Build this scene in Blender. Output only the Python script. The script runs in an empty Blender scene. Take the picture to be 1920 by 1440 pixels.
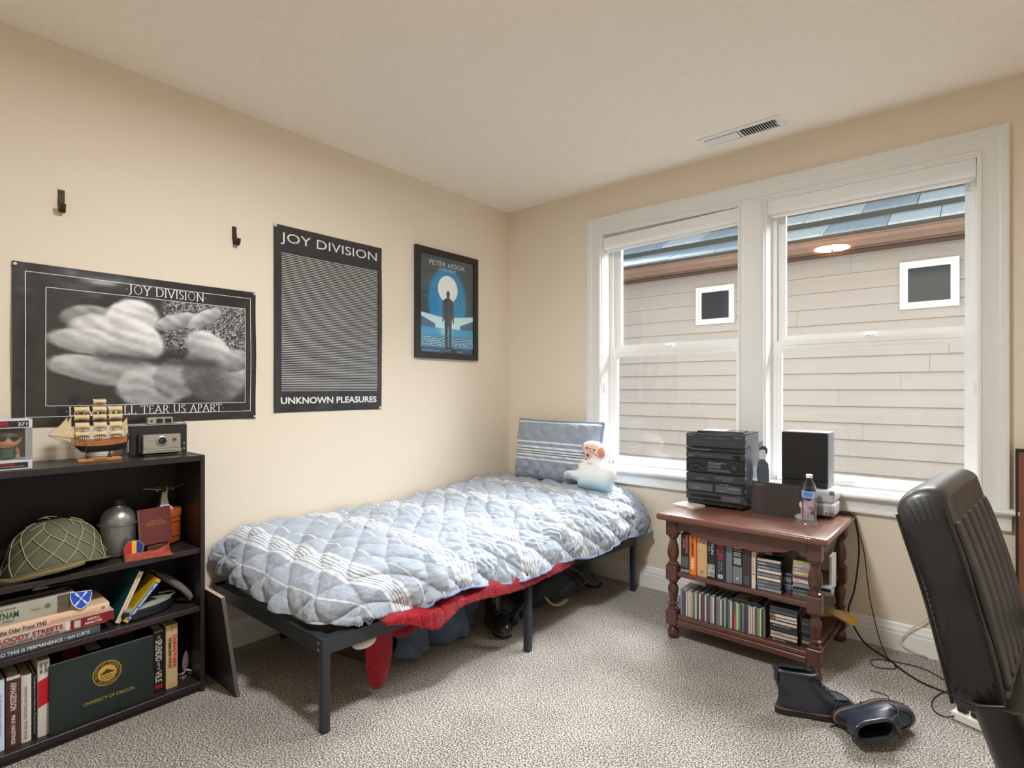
import bpy, math, random
import numpy as np
from mathutils import Vector, Matrix, noise

SC = bpy.context.scene
COL = SC.collection
R_ = math.radians
random.seed(7)

# ---------------------------------------------------------------- camera, world, lights, exposure
cd = bpy.data.cameras.new('camera')
cam = bpy.data.objects.new('camera', cd)
COL.objects.link(cam)
cam.location = (2.891, -3.384, 1.317)
cam.rotation_euler = (R_(90), 0, math.atan2(871, 1031.7))
cd.sensor_width = 36.0
cd.lens = 1031.7 / 1920 * 36
cd.shift_y = 9 / 1920
cd.clip_start = 0.05
SC.camera = cam

SC.view_settings.view_transform = 'Standard'
SC.view_settings.look = 'None'
SC.view_settings.exposure = 0.27
SC.view_settings.gamma = 1.0
SC.view_settings.use_curve_mapping = False

W = bpy.data.worlds.new('overcast_sky')
SC.world = W
W.use_nodes = True
wn = W.node_tree
wn.nodes.clear()
wo = wn.nodes.new('ShaderNodeOutputWorld')
wb = wn.nodes.new('ShaderNodeBackground')
wt = wn.nodes.new('ShaderNodeTexCoord')
ws = wn.nodes.new('ShaderNodeSeparateXYZ')
wr = wn.nodes.new('ShaderNodeValToRGB')
wr.color_ramp.elements[0].position = 0.0
wr.color_ramp.elements[0].color = (0.93, 0.96, 1.0, 1)
wr.color_ramp.elements[1].position = 1.0
wr.color_ramp.elements[1].color = (0.80, 0.90, 1.0, 1)
wn.links.new(wt.outputs['Generated'], ws.inputs[0])
wn.links.new(ws.outputs['Z'], wr.inputs[0])
wn.links.new(wr.outputs[0], wb.inputs['Color'])
wb.inputs['Strength'].default_value = 1.0
wn.links.new(wb.outputs[0], wo.inputs['Surface'])


def area_light(name, loc, target, sx, sy, power, col=(1, 1, 1), shape='RECTANGLE', spread=180):
    ld = bpy.data.lights.new(name, 'AREA')
    ld.shape = shape
    ld.size = sx
    if shape in ('RECTANGLE', 'ELLIPSE'):
        ld.size_y = sy
    ld.energy = power
    ld.color = col
    ld.spread = R_(spread)
    lo = bpy.data.objects.new(name, ld)
    COL.objects.link(lo)
    lo.location = loc
    d = Vector(target) - Vector(loc)
    lo.rotation_euler = d.to_track_quat('-Z', 'Y').to_euler()
    return lo


# area lamp added outside to brighten the room, standing in for overcast sky
area_light('sky_fill_light', (1.9, 2.0, 3.64), (1.5, -1.1, 0.9), 6.0, 1.0, 400, (0.95, 0.975, 1.0), spread=112)
# ceiling lamp of the room (its glass dome is built with the room)
area_light('ceiling_lamp_light', (1.83, -2.3, 2.665), (1.83, -2.3, 0), 0.30, 0.30, 86, (0.91, 0.96, 1.0), 'DISK')
SC.cycles.diffuse_bounces = 8
SC.cycles.max_bounces = 14
SC.cycles.sample_clamp_indirect = 6


# ---------------------------------------------------------------- colours and materials
def lin(c):
    if isinstance(c, str):
        c = c.lstrip('#')
        c = [int(c[i:i + 2], 16) for i in (0, 2, 4)]
    out = []
    for v in c[:3]:
        v = v / 255.0
        out.append(v / 12.92 if v <= 0.04045 else ((v + 0.055) / 1.055) ** 2.4)
    return (out[0], out[1], out[2], 1.0)


MATS = {}


def mat(name, color, rough=0.6, metal=0.0, spec=0.5, bump=None, var=None, coat=0.0, sheen=0.0,
        trans=0.0, alpha=1.0, attr=None, ior=1.5, stretch=None, detail=4):
    """procedural principled material. bump=(scale,strength,dist) var=(scale,colour2,amount)"""
    if name in MATS:
        return MATS[name]
    m = bpy.data.materials.new(name)
    m.use_nodes = True
    nt = m.node_tree
    b = nt.nodes['Principled BSDF']
    c = lin(color)
    b.inputs['Base Color'].default_value = c
    b.inputs['Roughness'].default_value = rough
    b.inputs['Metallic'].default_value = metal
    b.inputs['Specular IOR Level'].default_value = spec
    b.inputs['Coat Weight'].default_value = coat
    b.inputs['Coat Roughness'].default_value = 0.08
    b.inputs['Sheen Weight'].default_value = sheen
    b.inputs['Transmission Weight'].default_value = trans
    b.inputs['IOR'].default_value = ior
    b.inputs['Alpha'].default_value = alpha
    vec = None
    if bump or var:
        tc = nt.nodes.new('ShaderNodeTexCoord')
        mp = nt.nodes.new('ShaderNodeMapping')
        if stretch:
            mp.inputs['Scale'].default_value = stretch
        nt.links.new(tc.outputs['Object'], mp.inputs[0])
        vec = mp.outputs[0]
    if attr:
        at = nt.nodes.new('ShaderNodeAttribute')
        at.attribute_name = attr
        nt.links.new(at.outputs['Color'], b.inputs['Base Color'])
    elif var:
        n = nt.nodes.new('ShaderNodeTexNoise')
        n.inputs['Scale'].default_value = var[0]
        n.inputs['Detail'].default_value = detail
        nt.links.new(vec, n.inputs['Vector'])
        r = nt.nodes.new('ShaderNodeValToRGB')
        w = var[2] * 0.5
        r.color_ramp.elements[0].position = max(0, 0.5 - w)
        r.color_ramp.elements[1].position = min(1, 0.5 + w)
        r.color_ramp.elements[0].color = c
        r.color_ramp.elements[1].color = lin(var[1])
        nt.links.new(n.outputs['Fac'], r.inputs[0])
        nt.links.new(r.outputs[0], b.inputs['Base Color'])
    if bump:
        n2 = nt.nodes.new('ShaderNodeTexNoise')
        n2.inputs['Scale'].default_value = bump[0]
        n2.inputs['Detail'].default_value = detail
        nt.links.new(vec, n2.inputs['Vector'])
        bp = nt.nodes.new('ShaderNodeBump')
        bp.inputs['Strength'].default_value = bump[1]
        bp.inputs['Distance'].default_value = bump[2] if len(bump) > 2 else 0.002
        nt.links.new(n2.outputs['Fac'], bp.inputs['Height'])
        nt.links.new(bp.outputs[0], b.inputs['Normal'])
    MATS[name] = m
    return m


def flat(color, rough=0.55, **k):
    """a plain procedural colour, one material per colour"""
    key = 'paint_%s_%d' % (color if isinstance(color, str) else '%d_%d_%d' % tuple(color), int(rough * 100))
    k.setdefault('spec', 0.4)
    return mat(key, color, rough, **k)


# ---------------------------------------------------------------- mesh building
I4 = Matrix.Identity(4)


def TR(x=0, y=0, z=0, rx=0, ry=0, rz=0):
    return Matrix.Translation((x, y, z)) @ Matrix.Rotation(R_(rz), 4, 'Z') @ Matrix.Rotation(R_(ry), 4, 'Y') @ Matrix.Rotation(R_(rx), 4, 'X')


def frame(o, xd, yd):
    """matrix whose local XY plane starts at o with local x along xd and y along yd"""
    x = Vector(xd).normalized()
    z = x.cross(Vector(yd)).normalized()
    y = z.cross(x)
    return Matrix(((x.x, y.x, z.x, o[0]), (x.y, y.y, z.y, o[1]), (x.z, y.z, z.z, o[2]), (0, 0, 0, 1)))


class MB:
    def __init__(s, M=None):
        s.v = []
        s.f = []
        s.M = M or I4

    def add(s, vs, fs, M=None):
        T = s.M @ M if M else s.M
        n = len(s.v)
        s.v += [tuple(T @ Vector(p)) for p in vs]
        s.f += [tuple(i + n for i in f) for f in fs]
        return s

    def box(s, x0, x1, y0, y1, z0, z1, M=None):
        vs = [(x0, y0, z0), (x1, y0, z0), (x1, y1, z0), (x0, y1, z0), (x0, y0, z1), (x1, y0, z1), (x1, y1, z1), (x0, y1, z1)]
        return s.add(vs, [(0, 3, 2, 1), (4, 5, 6, 7), (0, 1, 5, 4), (1, 2, 6, 5), (2, 3, 7, 6), (3, 0, 4, 7)], M)

    def rbox(s, x0, x1, y0, y1, z0, z1, b=0.002, M=None):
        """box with chamfered edges"""
        xs, ys, zs = (x0, x1), (y0, y1), (z0, z1)
        vs = []
        idx = {}
        for i in (0, 1):
            for j in (0, 1):
                for k in (0, 1):
                    sx, sy, sz = (1 if i == 0 else -1), (1 if j == 0 else -1), (1 if k == 0 else -1)
                    x, y, z = xs[i], ys[j], zs[k]
                    idx[i, j, k, 'x'] = len(vs); vs.append((x, y + sy * b, z + sz * b))
                    idx[i, j, k, 'y'] = len(vs); vs.append((x + sx * b, y, z + sz * b))
                    idx[i, j, k, 'z'] = len(vs); vs.append((x + sx * b, y + sy * b, z))
        g = lambda i, j, k, a: idx[i, j, k, a]
        fs = [(g(0, 0, 0, 'x'), g(0, 0, 1, 'x'), g(0, 1, 1, 'x'), g(0, 1, 0, 'x')),
              (g(1, 0, 0, 'x'), g(1, 1, 0, 'x'), g(1, 1, 1, 'x'), g(1, 0, 1, 'x')),
              (g(0, 0, 0, 'y'), g(1, 0, 0, 'y'), g(1, 0, 1, 'y'), g(0, 0, 1, 'y')),
              (g(0, 1, 0, 'y'), g(0, 1, 1, 'y'), g(1, 1, 1, 'y'), g(1, 1, 0, 'y')),
              (g(0, 0, 0, 'z'), g(0, 1, 0, 'z'), g(1, 1, 0, 'z'), g(1, 0, 0, 'z')),
              (g(0, 0, 1, 'z'), g(1, 0, 1, 'z'), g(1, 1, 1, 'z'), g(0, 1, 1, 'z'))]
        for i in (0, 1):
            for j in (0, 1):
                fs.append((g(i, j, 0, 'x'), g(i, j, 0, 'y'), g(i, j, 1, 'y'), g(i, j, 1, 'x')) if i == j else (g(i, j, 0, 'x'), g(i, j, 1, 'x'), g(i, j, 1, 'y'), g(i, j, 0, 'y')))
        for i in (0, 1):
            for k in (0, 1):
                fs.append((g(i, 0, k, 'x'), g(i, 1, k, 'x'), g(i, 1, k, 'z'), g(i, 0, k, 'z')) if i == k else (g(i, 0, k, 'x'), g(i, 0, k, 'z'), g(i, 1, k, 'z'), g(i, 1, k, 'x')))
        for j in (0, 1):
            for k in (0, 1):
                fs.append((g(0, j, k, 'y'), g(0, j, k, 'z'), g(1, j, k, 'z'), g(1, j, k, 'y')) if j == k else (g(0, j, k, 'y'), g(1, j, k, 'y'), g(1, j, k, 'z'), g(0, j, k, 'z')))
        for i in (0, 1):
            for j in (0, 1):
                for k in (0, 1):
                    t = (g(i, j, k, 'x'), g(i, j, k, 'y'), g(i, j, k, 'z'))
                    fs.append(t if (i + j + k) % 2 == 0 else t[::-1])
        return s.add(vs, fs, M)

    def lathe(s, prof, n=24, M=None, cap=True):
        vs, fs = [], []
        for r, z in prof:
            for i in range(n):
                a = 2 * math.pi * i / n
                vs.append((r * math.cos(a), r * math.sin(a), z))
        for k in range(len(prof) - 1):
            for i in range(n):
                j = (i + 1) % n
                fs.append((k * n + i, k * n + j, (k + 1) * n + j, (k + 1) * n + i))
        if cap:
            fs.append(tuple(range(n))[::-1])
            fs.append(tuple((len(prof) - 1) * n + i for i in range(n)))
        return s.add(vs, fs, M)

    def cyl(s, p0, p1, r0, r1=None, n=16, M=None):
        r1 = r0 if r1 is None else r1
        p0, p1 = Vector(p0), Vector(p1)
        d = p1 - p0
        q = d.to_track_quat('Z', 'Y').to_matrix().to_4x4()
        T = Matrix.Translation(p0) @ q
        return s.lathe([(r0, 0), (r1, d.length)], n, (M or I4) @ T)

    def tube(s, pts, r, n=8, closed=False, M=None, flat_=1.0):
        pts = [Vector(p) for p in pts]
        N = len(pts)
        rr = r if isinstance(r, (list, tuple)) else [r] * N
        vs, fs = [], []
        up = None
        for k in range(N):
            if closed:
                t = pts[(k + 1) % N] - pts[(k - 1) % N]
            else:
                t = pts[min(k + 1, N - 1)] - pts[max(k - 1, 0)]
            t.normalize()
            if up is None:
                up = Vector((0, 0, 1)) if abs(t.z) < 0.9 else Vector((1, 0, 0))
            u = (up - t * up.dot(t))
            if u.length < 1e-6:
                u = t.orthogonal()
            u.normalize()
            w = t.cross(u)
            up = u
            for i in range(n):
                a = 2 * math.pi * i / n
                vs.append(tuple(pts[k] + u * (rr[k] * flat_ * math.cos(a)) + w * (rr[k] * math.sin(a))))
        K = N if closed else N - 1
        for k in range(K):
            for i in range(n):
                j = (i + 1) % n
                a, b = k * n, ((k + 1) % N) * n
                fs.append((a + i, a + j, b + j, b + i))
        if not closed:
            fs.append(tuple(range(n))[::-1])
            fs.append(tuple((N - 1) * n + i for i in range(n)))
        return s.add(vs, fs, M)

    def prism(s, out, d0, d1, M=None):
        """outline in local XY (counter clockwise), extruded along z from d0 to d1"""
        n = len(out)
        vs = [(x, y, d0) for x, y in out] + [(x, y, d1) for x, y in out]
        fs = [tuple(range(n))[::-1], tuple(range(n, 2 * n))]
        for i in range(n):
            j = (i + 1) % n
            fs.append((i, j, n + j, n + i))
        return s.add(vs, fs, M)

    def plate(s, out, M=None):
        n = len(out)
        return s.add([(p[0], p[1], p[2] if len(p) > 2 else 0) for p in out], [tuple(range(n))], M)

    def grid(s, fn, nu, nv, M=None, cu=False):
        vs = [tuple(fn(i / (nu if cu else nu - 1), j / (nv - 1))) for j in range(nv) for i in range(nu)]
        fs = []
        for j in range(nv - 1):
            for i in range(nu if cu else nu - 1):
                k = (i + 1) % nu
                fs.append((j * nu + i, j * nu + k, (j + 1) * nu + k, (j + 1) * nu + i))
        return s.add(vs, fs, M)

    def loft(s, rings, M=None, cap=True):
        n = len(rings[0])
        vs = [tuple(p) for r in rings for p in r]
        fs = []
        for k in range(len(rings) - 1):
            for i in range(n):
                j = (i + 1) % n
                fs.append((k * n + i, k * n + j, (k + 1) * n + j, (k + 1) * n + i))
        if cap:
            fs.append(tuple(range(n))[::-1])
            fs.append(tuple((len(rings) - 1) * n + i for i in range(n)))
        return s.add(vs, fs, M)

    def ball(s, c, rx, ry=None, rz=None, n=16, M=None):
        ry = rx if ry is None else ry
        rz = rx if rz is None else rz
        m = max(6, n // 2)
        rings = []
        for k in range(m + 1):
            t = math.pi * (0.02 + 0.96 * k / m) - math.pi / 2
            rings.append([(c[0] + rx * math.cos(t) * math.cos(2 * math.pi * i / n), c[1] + ry * math.cos(t) * math.sin(2 * math.pi * i / n), c[2] + rz * math.sin(t)) for i in range(n)])
        return s.loft(rings, M)

    def build(s, name, m=None, parent=None, smooth=35, sub=0, kind=None, label=None):
        me = bpy.data.meshes.new(name)
        me.from_pydata(s.v, [], s.f)
        if m:
            me.materials.append(m)
        if smooth:
            me.polygons.foreach_set('use_smooth', [True] * len(me.polygons))
            me.set_sharp_from_angle(angle=R_(smooth))
        me.update()
        o = bpy.data.objects.new(name, me)
        COL.objects.link(o)
        if parent:
            o.parent = parent
        if sub:
            md = o.modifiers.new('sub', 'SUBSURF')
            md.levels = md.render_levels = sub
        if kind:
            o['kind'] = kind
        if label:
            o['label'] = label
        return o


def thing(name, label, cat, loc=(0, 0, 0), rot=(0, 0, 0), group=None):
    o = bpy.data.objects.new(name, None)
    o.empty_display_size = 0.05
    COL.objects.link(o)
    o.location = loc
    o.rotation_euler = [R_(a) for a in rot]
    return tag(o, label, cat, group)


def tag(o, label, cat, group=None):
    o['label'] = label
    o['category'] = cat
    if group:
        o['group'] = group
    return o


def struct(o):
    o['kind'] = 'structure'
    return o


def place(o, M):
    o.matrix_world = M
    return o


def text(s, m, parent, M, h=None, w=None, align='LEFT', name='lettering', bold=0.0, spacing=1.0):
    """flat printed lettering. M: plane, origin at the text's left/centre baseline"""
    c = bpy.data.curves.new('t', 'FONT')
    c.body = s
    c.size = 1.0
    c.offset = bold
    c.space_character = spacing
    c.resolution_u = 3
    to = bpy.data.objects.new('t', c)
    me = bpy.data.meshes.new_from_object(to)
    bpy.data.objects.remove(to)
    bpy.data.curves.remove(c)
    n = len(me.vertices)
    co = np.empty(n * 3)
    me.vertices.foreach_get('co', co)
    co = co.reshape(-1, 3)
    if n == 0:
        return None
    mn, mx = co.min(0), co.max(0)
    ww, hh = mx[0] - mn[0], mx[1] - mn[1]
    sx = sy = 1.0
    if h and w:
        sy = h / hh; sx = w / ww
    elif h:
        sx = sy = h / hh
    elif w:
        sx = sy = w / ww
    co[:, 0] = (co[:, 0] - mn[0]) * sx
    co[:, 1] = (co[:, 1] - mn[1]) * sy
    if align == 'CENTER':
        co[:, 0] -= ww * sx / 2
    elif align == 'RIGHT':
        co[:, 0] -= ww * sx
    A = np.array(M)
    co = co @ A[:3, :3].T + A[:3, 3]
    me.vertices.foreach_set('co', co.ravel())
    me.materials.clear()
    me.materials.append(m)
    me.update()
    o = bpy.data.objects.new(name, me)
    COL.objects.link(o)
    if parent:
        o.parent = parent
    return o


def painted(name, m, parent, M, w, h, nx, ny, fn, bulge=None):
    """flat print: a fine grid coloured vertex by vertex. fn(u,v) on numpy arrays -> (r,g,b) sRGB 0..1"""
    u = np.linspace(0, 1, nx)
    v = np.linspace(0, 1, ny)
    U, V = np.meshgrid(u, v)
    Z = bulge(U, V) if bulge else np.zeros_like(U)
    P = np.stack([U * w, V * h, Z], -1).reshape(-1, 3)
    A = np.array(M)
    P = P @ A[:3, :3].T + A[:3, 3]
    i = np.arange(nx * ny).reshape(ny, nx)
    F = np.stack([i[:-1, :-1], i[:-1, 1:], i[1:, 1:], i[1:, :-1]], -1).reshape(-1, 4)
    me = bpy.data.meshes.new(name)
    me.vertices.add(len(P))
    me.vertices.foreach_set('co', P.ravel())
    me.loops.add(F.size)
    me.loops.foreach_set('vertex_index', F.ravel().astype(np.int32))
    me.polygons.add(len(F))
    me.polygons.foreach_set('loop_start', np.arange(0, F.size, 4, dtype=np.int32))
    me.polygons.foreach_set('loop_total', np.full(len(F), 4, dtype=np.int32))
    me.update(calc_edges=True)
    me.polygons.foreach_set('use_smooth', [True] * len(F))
    C = np.stack([np.broadcast_to(c, U.shape) for c in fn(U, V)], -1).reshape(-1, 3).clip(0, 1)
    C = np.where(C <= 0.04045, C / 12.92, ((C + 0.055) / 1.055) ** 2.4)
    C = np.concatenate([C, np.ones((len(C), 1))], 1).astype(np.float32)
    ca = me.color_attributes.new('print', 'FLOAT_COLOR', 'POINT')
    ca.data.foreach_set('color', C.ravel())
    me.materials.append(m)
    o = bpy.data.objects.new(name, me)
    COL.objects.link(o)
    if parent:
        o.parent = parent
    return o


def sm(x, a, b):
    t = np.clip((x - a) / (b - a), 0, 1)
    return t * t * (3 - 2 * t)


def vnoise(U, V, seed=0, s=8.0, octv=4):
    """value noise on numpy arrays, 0..1"""
    rs = np.random.RandomState(seed)
    out = np.zeros_like(U)
    amp, tot = 1.0, 0
    for o in range(octv):
        n = int(max(2, round(s * 2 ** o))) + 2
        G = rs.rand(n + 1, n + 1)
        x = U * (n - 1); y = V * (n - 1)
        x = np.clip(x, 0, n - 1.001); y = np.clip(y, 0, n - 1.001)
        i = x.astype(int); j = y.astype(int)
        fx = x - i; fy = y - j
        fx = fx * fx * (3 - 2 * fx); fy = fy * fy * (3 - 2 * fy)
        out += amp * ((G[j, i] * (1 - fx) + G[j, i + 1] * fx) * (1 - fy) + (G[j + 1, i] * (1 - fx) + G[j + 1, i + 1] * fx) * fy)
        tot += amp
        amp *= 0.5
    return out / tot


def spline(pts, k=8, closed=False):
    """Catmull-Rom through pts"""
    P = [Vector(p) for p in pts]
    N = len(P)
    out = []
    rng = N if closed else N - 1
    for i in range(rng):
        p0 = P[(i - 1) % N] if closed or i > 0 else P[0] * 2 - P[1]
        p1 = P[i]
        p2 = P[(i + 1) % N]
        p3 = P[(i + 2) % N] if closed or i + 2 < N else P[-1] * 2 - P[-2]
        for j in range(k):
            t = j / k
            out.append(0.5 * ((2 * p1) + (p2 - p0) * t + (2 * p0 - 5 * p1 + 4 * p2 - p3) * t * t + (3 * p1 - p0 - 3 * p2 + p3) * t ** 3))
    if not closed:
        out.append(P[-1])
    return out


def remesh(name, mb, m, parent, voxel=0.006, smooth_it=6, factor=0.6, M=None):
    """melt the builder's solids into one continuous skin"""
    me = bpy.data.meshes.new('tmp')
    me.from_pydata(mb.v, [], mb.f)
    o = bpy.data.objects.new('tmp', me)
    COL.objects.link(o)
    r = o.modifiers.new('r', 'REMESH')
    r.mode = 'VOXEL'
    r.voxel_size = voxel
    r.use_smooth_shade = True
    s2 = o.modifiers.new('s', 'SMOOTH')
    s2.iterations = smooth_it
    s2.factor = factor
    dg = bpy.context.evaluated_depsgraph_get()
    dg.update()
    me2 = bpy.data.meshes.new_from_object(o.evaluated_get(dg))
    bpy.data.objects.remove(o)
    bpy.data.meshes.remove(me)
    me2.name = name
    me2.materials.clear()
    me2.materials.append(m)
    me2.polygons.foreach_set('use_smooth', [True] * len(me2.polygons))
    ob = bpy.data.objects.new(name, me2)
    COL.objects.link(ob)
    if parent:
        ob.parent = parent
    return ob


def print_attr(o, fn):
    """colour an existing mesh vertex by vertex (flat print on a shaped surface); fn(x,y,z arrays)->r,g,b sRGB"""
    me = o.data
    n = len(me.vertices)
    co = np.empty(n * 3)
    me.vertices.foreach_get('co', co)
    co = co.reshape(-1, 3)
    C = np.stack([np.broadcast_to(c, (n,)) for c in fn(co[:, 0], co[:, 1], co[:, 2])], -1).clip(0, 1)
    C = np.where(C <= 0.04045, C / 12.92, ((C + 0.055) / 1.055) ** 2.4)
    C = np.concatenate([C, np.ones((n, 1))], 1).astype(np.float32)
    ca = me.color_attributes.new('print', 'FLOAT_COLOR', 'POINT')
    ca.data.foreach_set('color', C.ravel())


def settle(root, z=0.0):
    """lower or raise a thing until its lowest vertex rests at height z"""
    bpy.context.view_layer.update()
    lo = 9e9
    for o in [root] + list(root.children_recursive):
        if o.type == 'MESH':
            M = o.matrix_world
            for v in o.data.vertices:
                lo = min(lo, (M @ v.co).z)
    root.location.z += z - lo
# ================================================================ room shell
H = 2.74
RX, RY = 3.75, -4.6
m_wall = mat('wall_paint', (230, 219, 201), 0.75, spec=0.25, bump=(55, 0.25, 0.0025))
m_trim = mat('trim_paint', (238, 238, 236), 0.35, spec=0.5)


def ceiling_mat():
    m = mat('ceiling_texture', (246, 239, 227), 0.85, spec=0.2)
    nt = m.node_tree
    b = nt.nodes['Principled BSDF']
    tc = nt.nodes.new('ShaderNodeTexCoord')
    n1 = nt.nodes.new('ShaderNodeTexNoise'); n1.inputs['Scale'].default_value = 22; n1.inputs['Detail'].default_value = 3
    n2 = nt.nodes.new('ShaderNodeTexNoise'); n2.inputs['Scale'].default_value = 70; n2.inputs['Detail'].default_value = 2
    r = nt.nodes.new('ShaderNodeValToRGB'); r.color_ramp.elements[0].position = 0.50; r.color_ramp.elements[1].position = 0.56
    mx = nt.nodes.new('ShaderNodeMath'); mx.operation = 'MULTIPLY_ADD'; mx.inputs[1].default_value = 0.25
    bp = nt.nodes.new('ShaderNodeBump'); bp.inputs['Strength'].default_value = 0.55; bp.inputs['Distance'].default_value = 0.003
    nt.links.new(tc.outputs['Object'], n1.inputs['Vector']); nt.links.new(tc.outputs['Object'], n2.inputs['Vector'])
    nt.links.new(n1.outputs['Fac'], r.inputs[0])
    nt.links.new(n2.outputs['Fac'], mx.inputs[0]); nt.links.new(r.outputs[0], mx.inputs[2])
    nt.links.new(mx.outputs[0], bp.inputs['Height']); nt.links.new(bp.outputs[0], b.inputs['Normal'])
    return m


def carpet_mat():
    m = mat('carpet_pile', (150, 140, 130), 0.95, spec=0.1, sheen=0.3)
    nt = m.node_tree
    b = nt.nodes['Principled BSDF']
    tc = nt.nodes.new('ShaderNodeTexCoord')
    n1 = nt.nodes.new('ShaderNodeTexNoise'); n1.inputs['Scale'].default_value = 175; n1.inputs['Detail'].default_value = 3
    r = nt.nodes.new('ShaderNodeValToRGB')
    e = r.color_ramp.elements
    e[0].position = 0.40; e[0].color = lin((62, 55, 50))
    e[1].position = 0.60; e[1].color = lin((222, 216, 208))
    k = e.new(0.47); k.color = lin((128, 120, 112))
    k = e.new(0.54); k.color = lin((174, 166, 157))
    n2 = nt.nodes.new('ShaderNodeTexNoise'); n2.inputs['Scale'].default_value = 3.2; n2.inputs['Detail'].default_value = 3
    r2 = nt.nodes.new('ShaderNodeValToRGB')
    r2.color_ramp.elements[0].position = 0.35; r2.color_ramp.elements[0].color = (0.80, 0.80, 0.80, 1)
    r2.color_ramp.elements[1].position = 0.65; r2.color_ramp.elements[1].color = (1, 1, 1, 1)
    mx = nt.nodes.new('ShaderNodeMix'); mx.data_type = 'RGBA'; mx.blend_type = 'MULTIPLY'; mx.inputs[0].default_value = 1
    bp = nt.nodes.new('ShaderNodeBump'); bp.inputs['Strength'].default_value = 0.9; bp.inputs['Distance'].default_value = 0.006
    for n in (n1, n2):
        nt.links.new(tc.outputs['Object'], n.inputs['Vector'])
    nt.links.new(n1.outputs['Fac'], r.inputs[0]); nt.links.new(n2.outputs['Fac'], r2.inputs[0])
    nt.links.new(r.outputs[0], mx.inputs[6]); nt.links.new(r2.outputs[0], mx.inputs[7])
    nt.links.new(mx.outputs[2], b.inputs['Base Color'])
    nt.links.new(n1.outputs['Fac'], bp.inputs['Height']); nt.links.new(bp.outputs[0], b.inputs['Normal'])
    return m


struct(MB().box(-0.2, RX + 0.2, RY - 0.2, 0.2, -0.12, 0).build('floor', carpet_mat()))
struct(MB().box(-0.2, RX + 0.2, RY - 0.2, 0.2, H, H + 0.12).build('ceiling', ceiling_mat()))
struct(MB().box(-0.2, 0, RY - 0.2, 0.2, 0, H).build('wall_left', m_wall))
struct(MB().box(RX, RX + 0.2, RY - 0.2, 0.2, 0, H).build('wall_right', m_wall))
struct(MB().box(0, RX, RY - 0.2, RY, 0, H).build('wall_front', m_wall))
# window wall with two openings
OL, ORR, OZ0, OZ1 = (0.859, 1.806), (1.953, 2.899), 0.772, 2.415
wb_ = MB()
wb_.box(0, OL[0], 0, 0.2, 0, H)
wb_.box(ORR[1], RX, 0, 0.2, 0, H)
wb_.box(OL[1], ORR[0], 0, 0.2, OZ0, OZ1)
wb_.box(OL[0], ORR[1], 0, 0.2, 0, OZ0)
wb_.box(OL[0], ORR[1], 0, 0.2, OZ1, H)
struct(wb_.build('wall_back', m_wall))

# baseboards: a stepped moulding
BP = [(0, 0), (0.016, 0), (0.016, 0.085), (0.013, 0.088), (0.013, 0.105), (0.010, 0.109), (0.009, 0.125), (0.006, 0.134), (0.003, 0.137), (0, 0.137)]
struct(MB().prism([(-x, z) for x, z in BP][::-1], 0, RX, frame((0, 0, 0), (0, 1, 0), (0, 0, 1))).build('baseboard_back', m_trim))
bb = struct(MB().prism(BP, RY, 0, frame((0, 0, 0), (1, 0, 0), (0, 0, 1)).__class__(((1, 0, 0, 0), (0, 0, 1, 0), (0, 1, 0, 0), (0, 0, 0, 1)))).build('baseboard_left', m_trim))
struct(MB().prism([(-x, z) for x, z in BP][::-1], RY, 0, Matrix(((1, 0, 0, RX), (0, 0, 1, 0), (0, 1, 0, 0), (0, 0, 0, 1)))).build('baseboard_right', m_trim))

# ---------------------------------------------------------------- windows
m_vinyl = mat('window_vinyl', (240, 241, 240), 0.3)
m_glass = bpy.data.materials.new('pane_glass')
m_glass.use_nodes = True
_nt = m_glass.node_tree
_nt.nodes.clear()
_o = _nt.nodes.new('ShaderNodeOutputMaterial')
_g = _nt.nodes.new('ShaderNodeBsdfGlossy'); _g.inputs['Roughness'].default_value = 0.0
_t = _nt.nodes.new('ShaderNodeBsdfTransparent')
_f = _nt.nodes.new('ShaderNodeFresnel')
_ge = _nt.nodes.new('ShaderNodeNewGeometry'); _mr = _nt.nodes.new('ShaderNodeMapRange')
_mr.inputs['To Min'].default_value = 1.45; _mr.inputs['To Max'].default_value = 1 / 1.45
_nt.links.new(_ge.outputs['Backfacing'], _mr.inputs['Value']); _nt.links.new(_mr.outputs[0], _f.inputs['IOR'])
_m = _nt.nodes.new('ShaderNodeMixShader')
_nt.links.new(_f.outputs[0], _m.inputs[0]); _nt.links.new(_t.outputs[0], _m.inputs[1]); _nt.links.new(_g.outputs[0], _m.inputs[2])
_nt.links.new(_m.outputs[0], _o.inputs['Surface'])
m_dark_metal = mat('dark_gasket', (60, 60, 60), 0.5)


def rect_frame(mb, x0, x1, z0, z1, y0, y1, wl, wr, wb, wt):
    mb.box(x0, x0 + wl, y0, y1, z0, z1)
    mb.box(x1 - wr, x1, y0, y1, z0, z1)
    mb.box(x0 + wl, x1 - wr, y0, y1, z0, z0 + wb)
    mb.box(x0 + wl, x1 - wr, y0, y1, z1 - wt, z1)
    return mb


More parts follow.
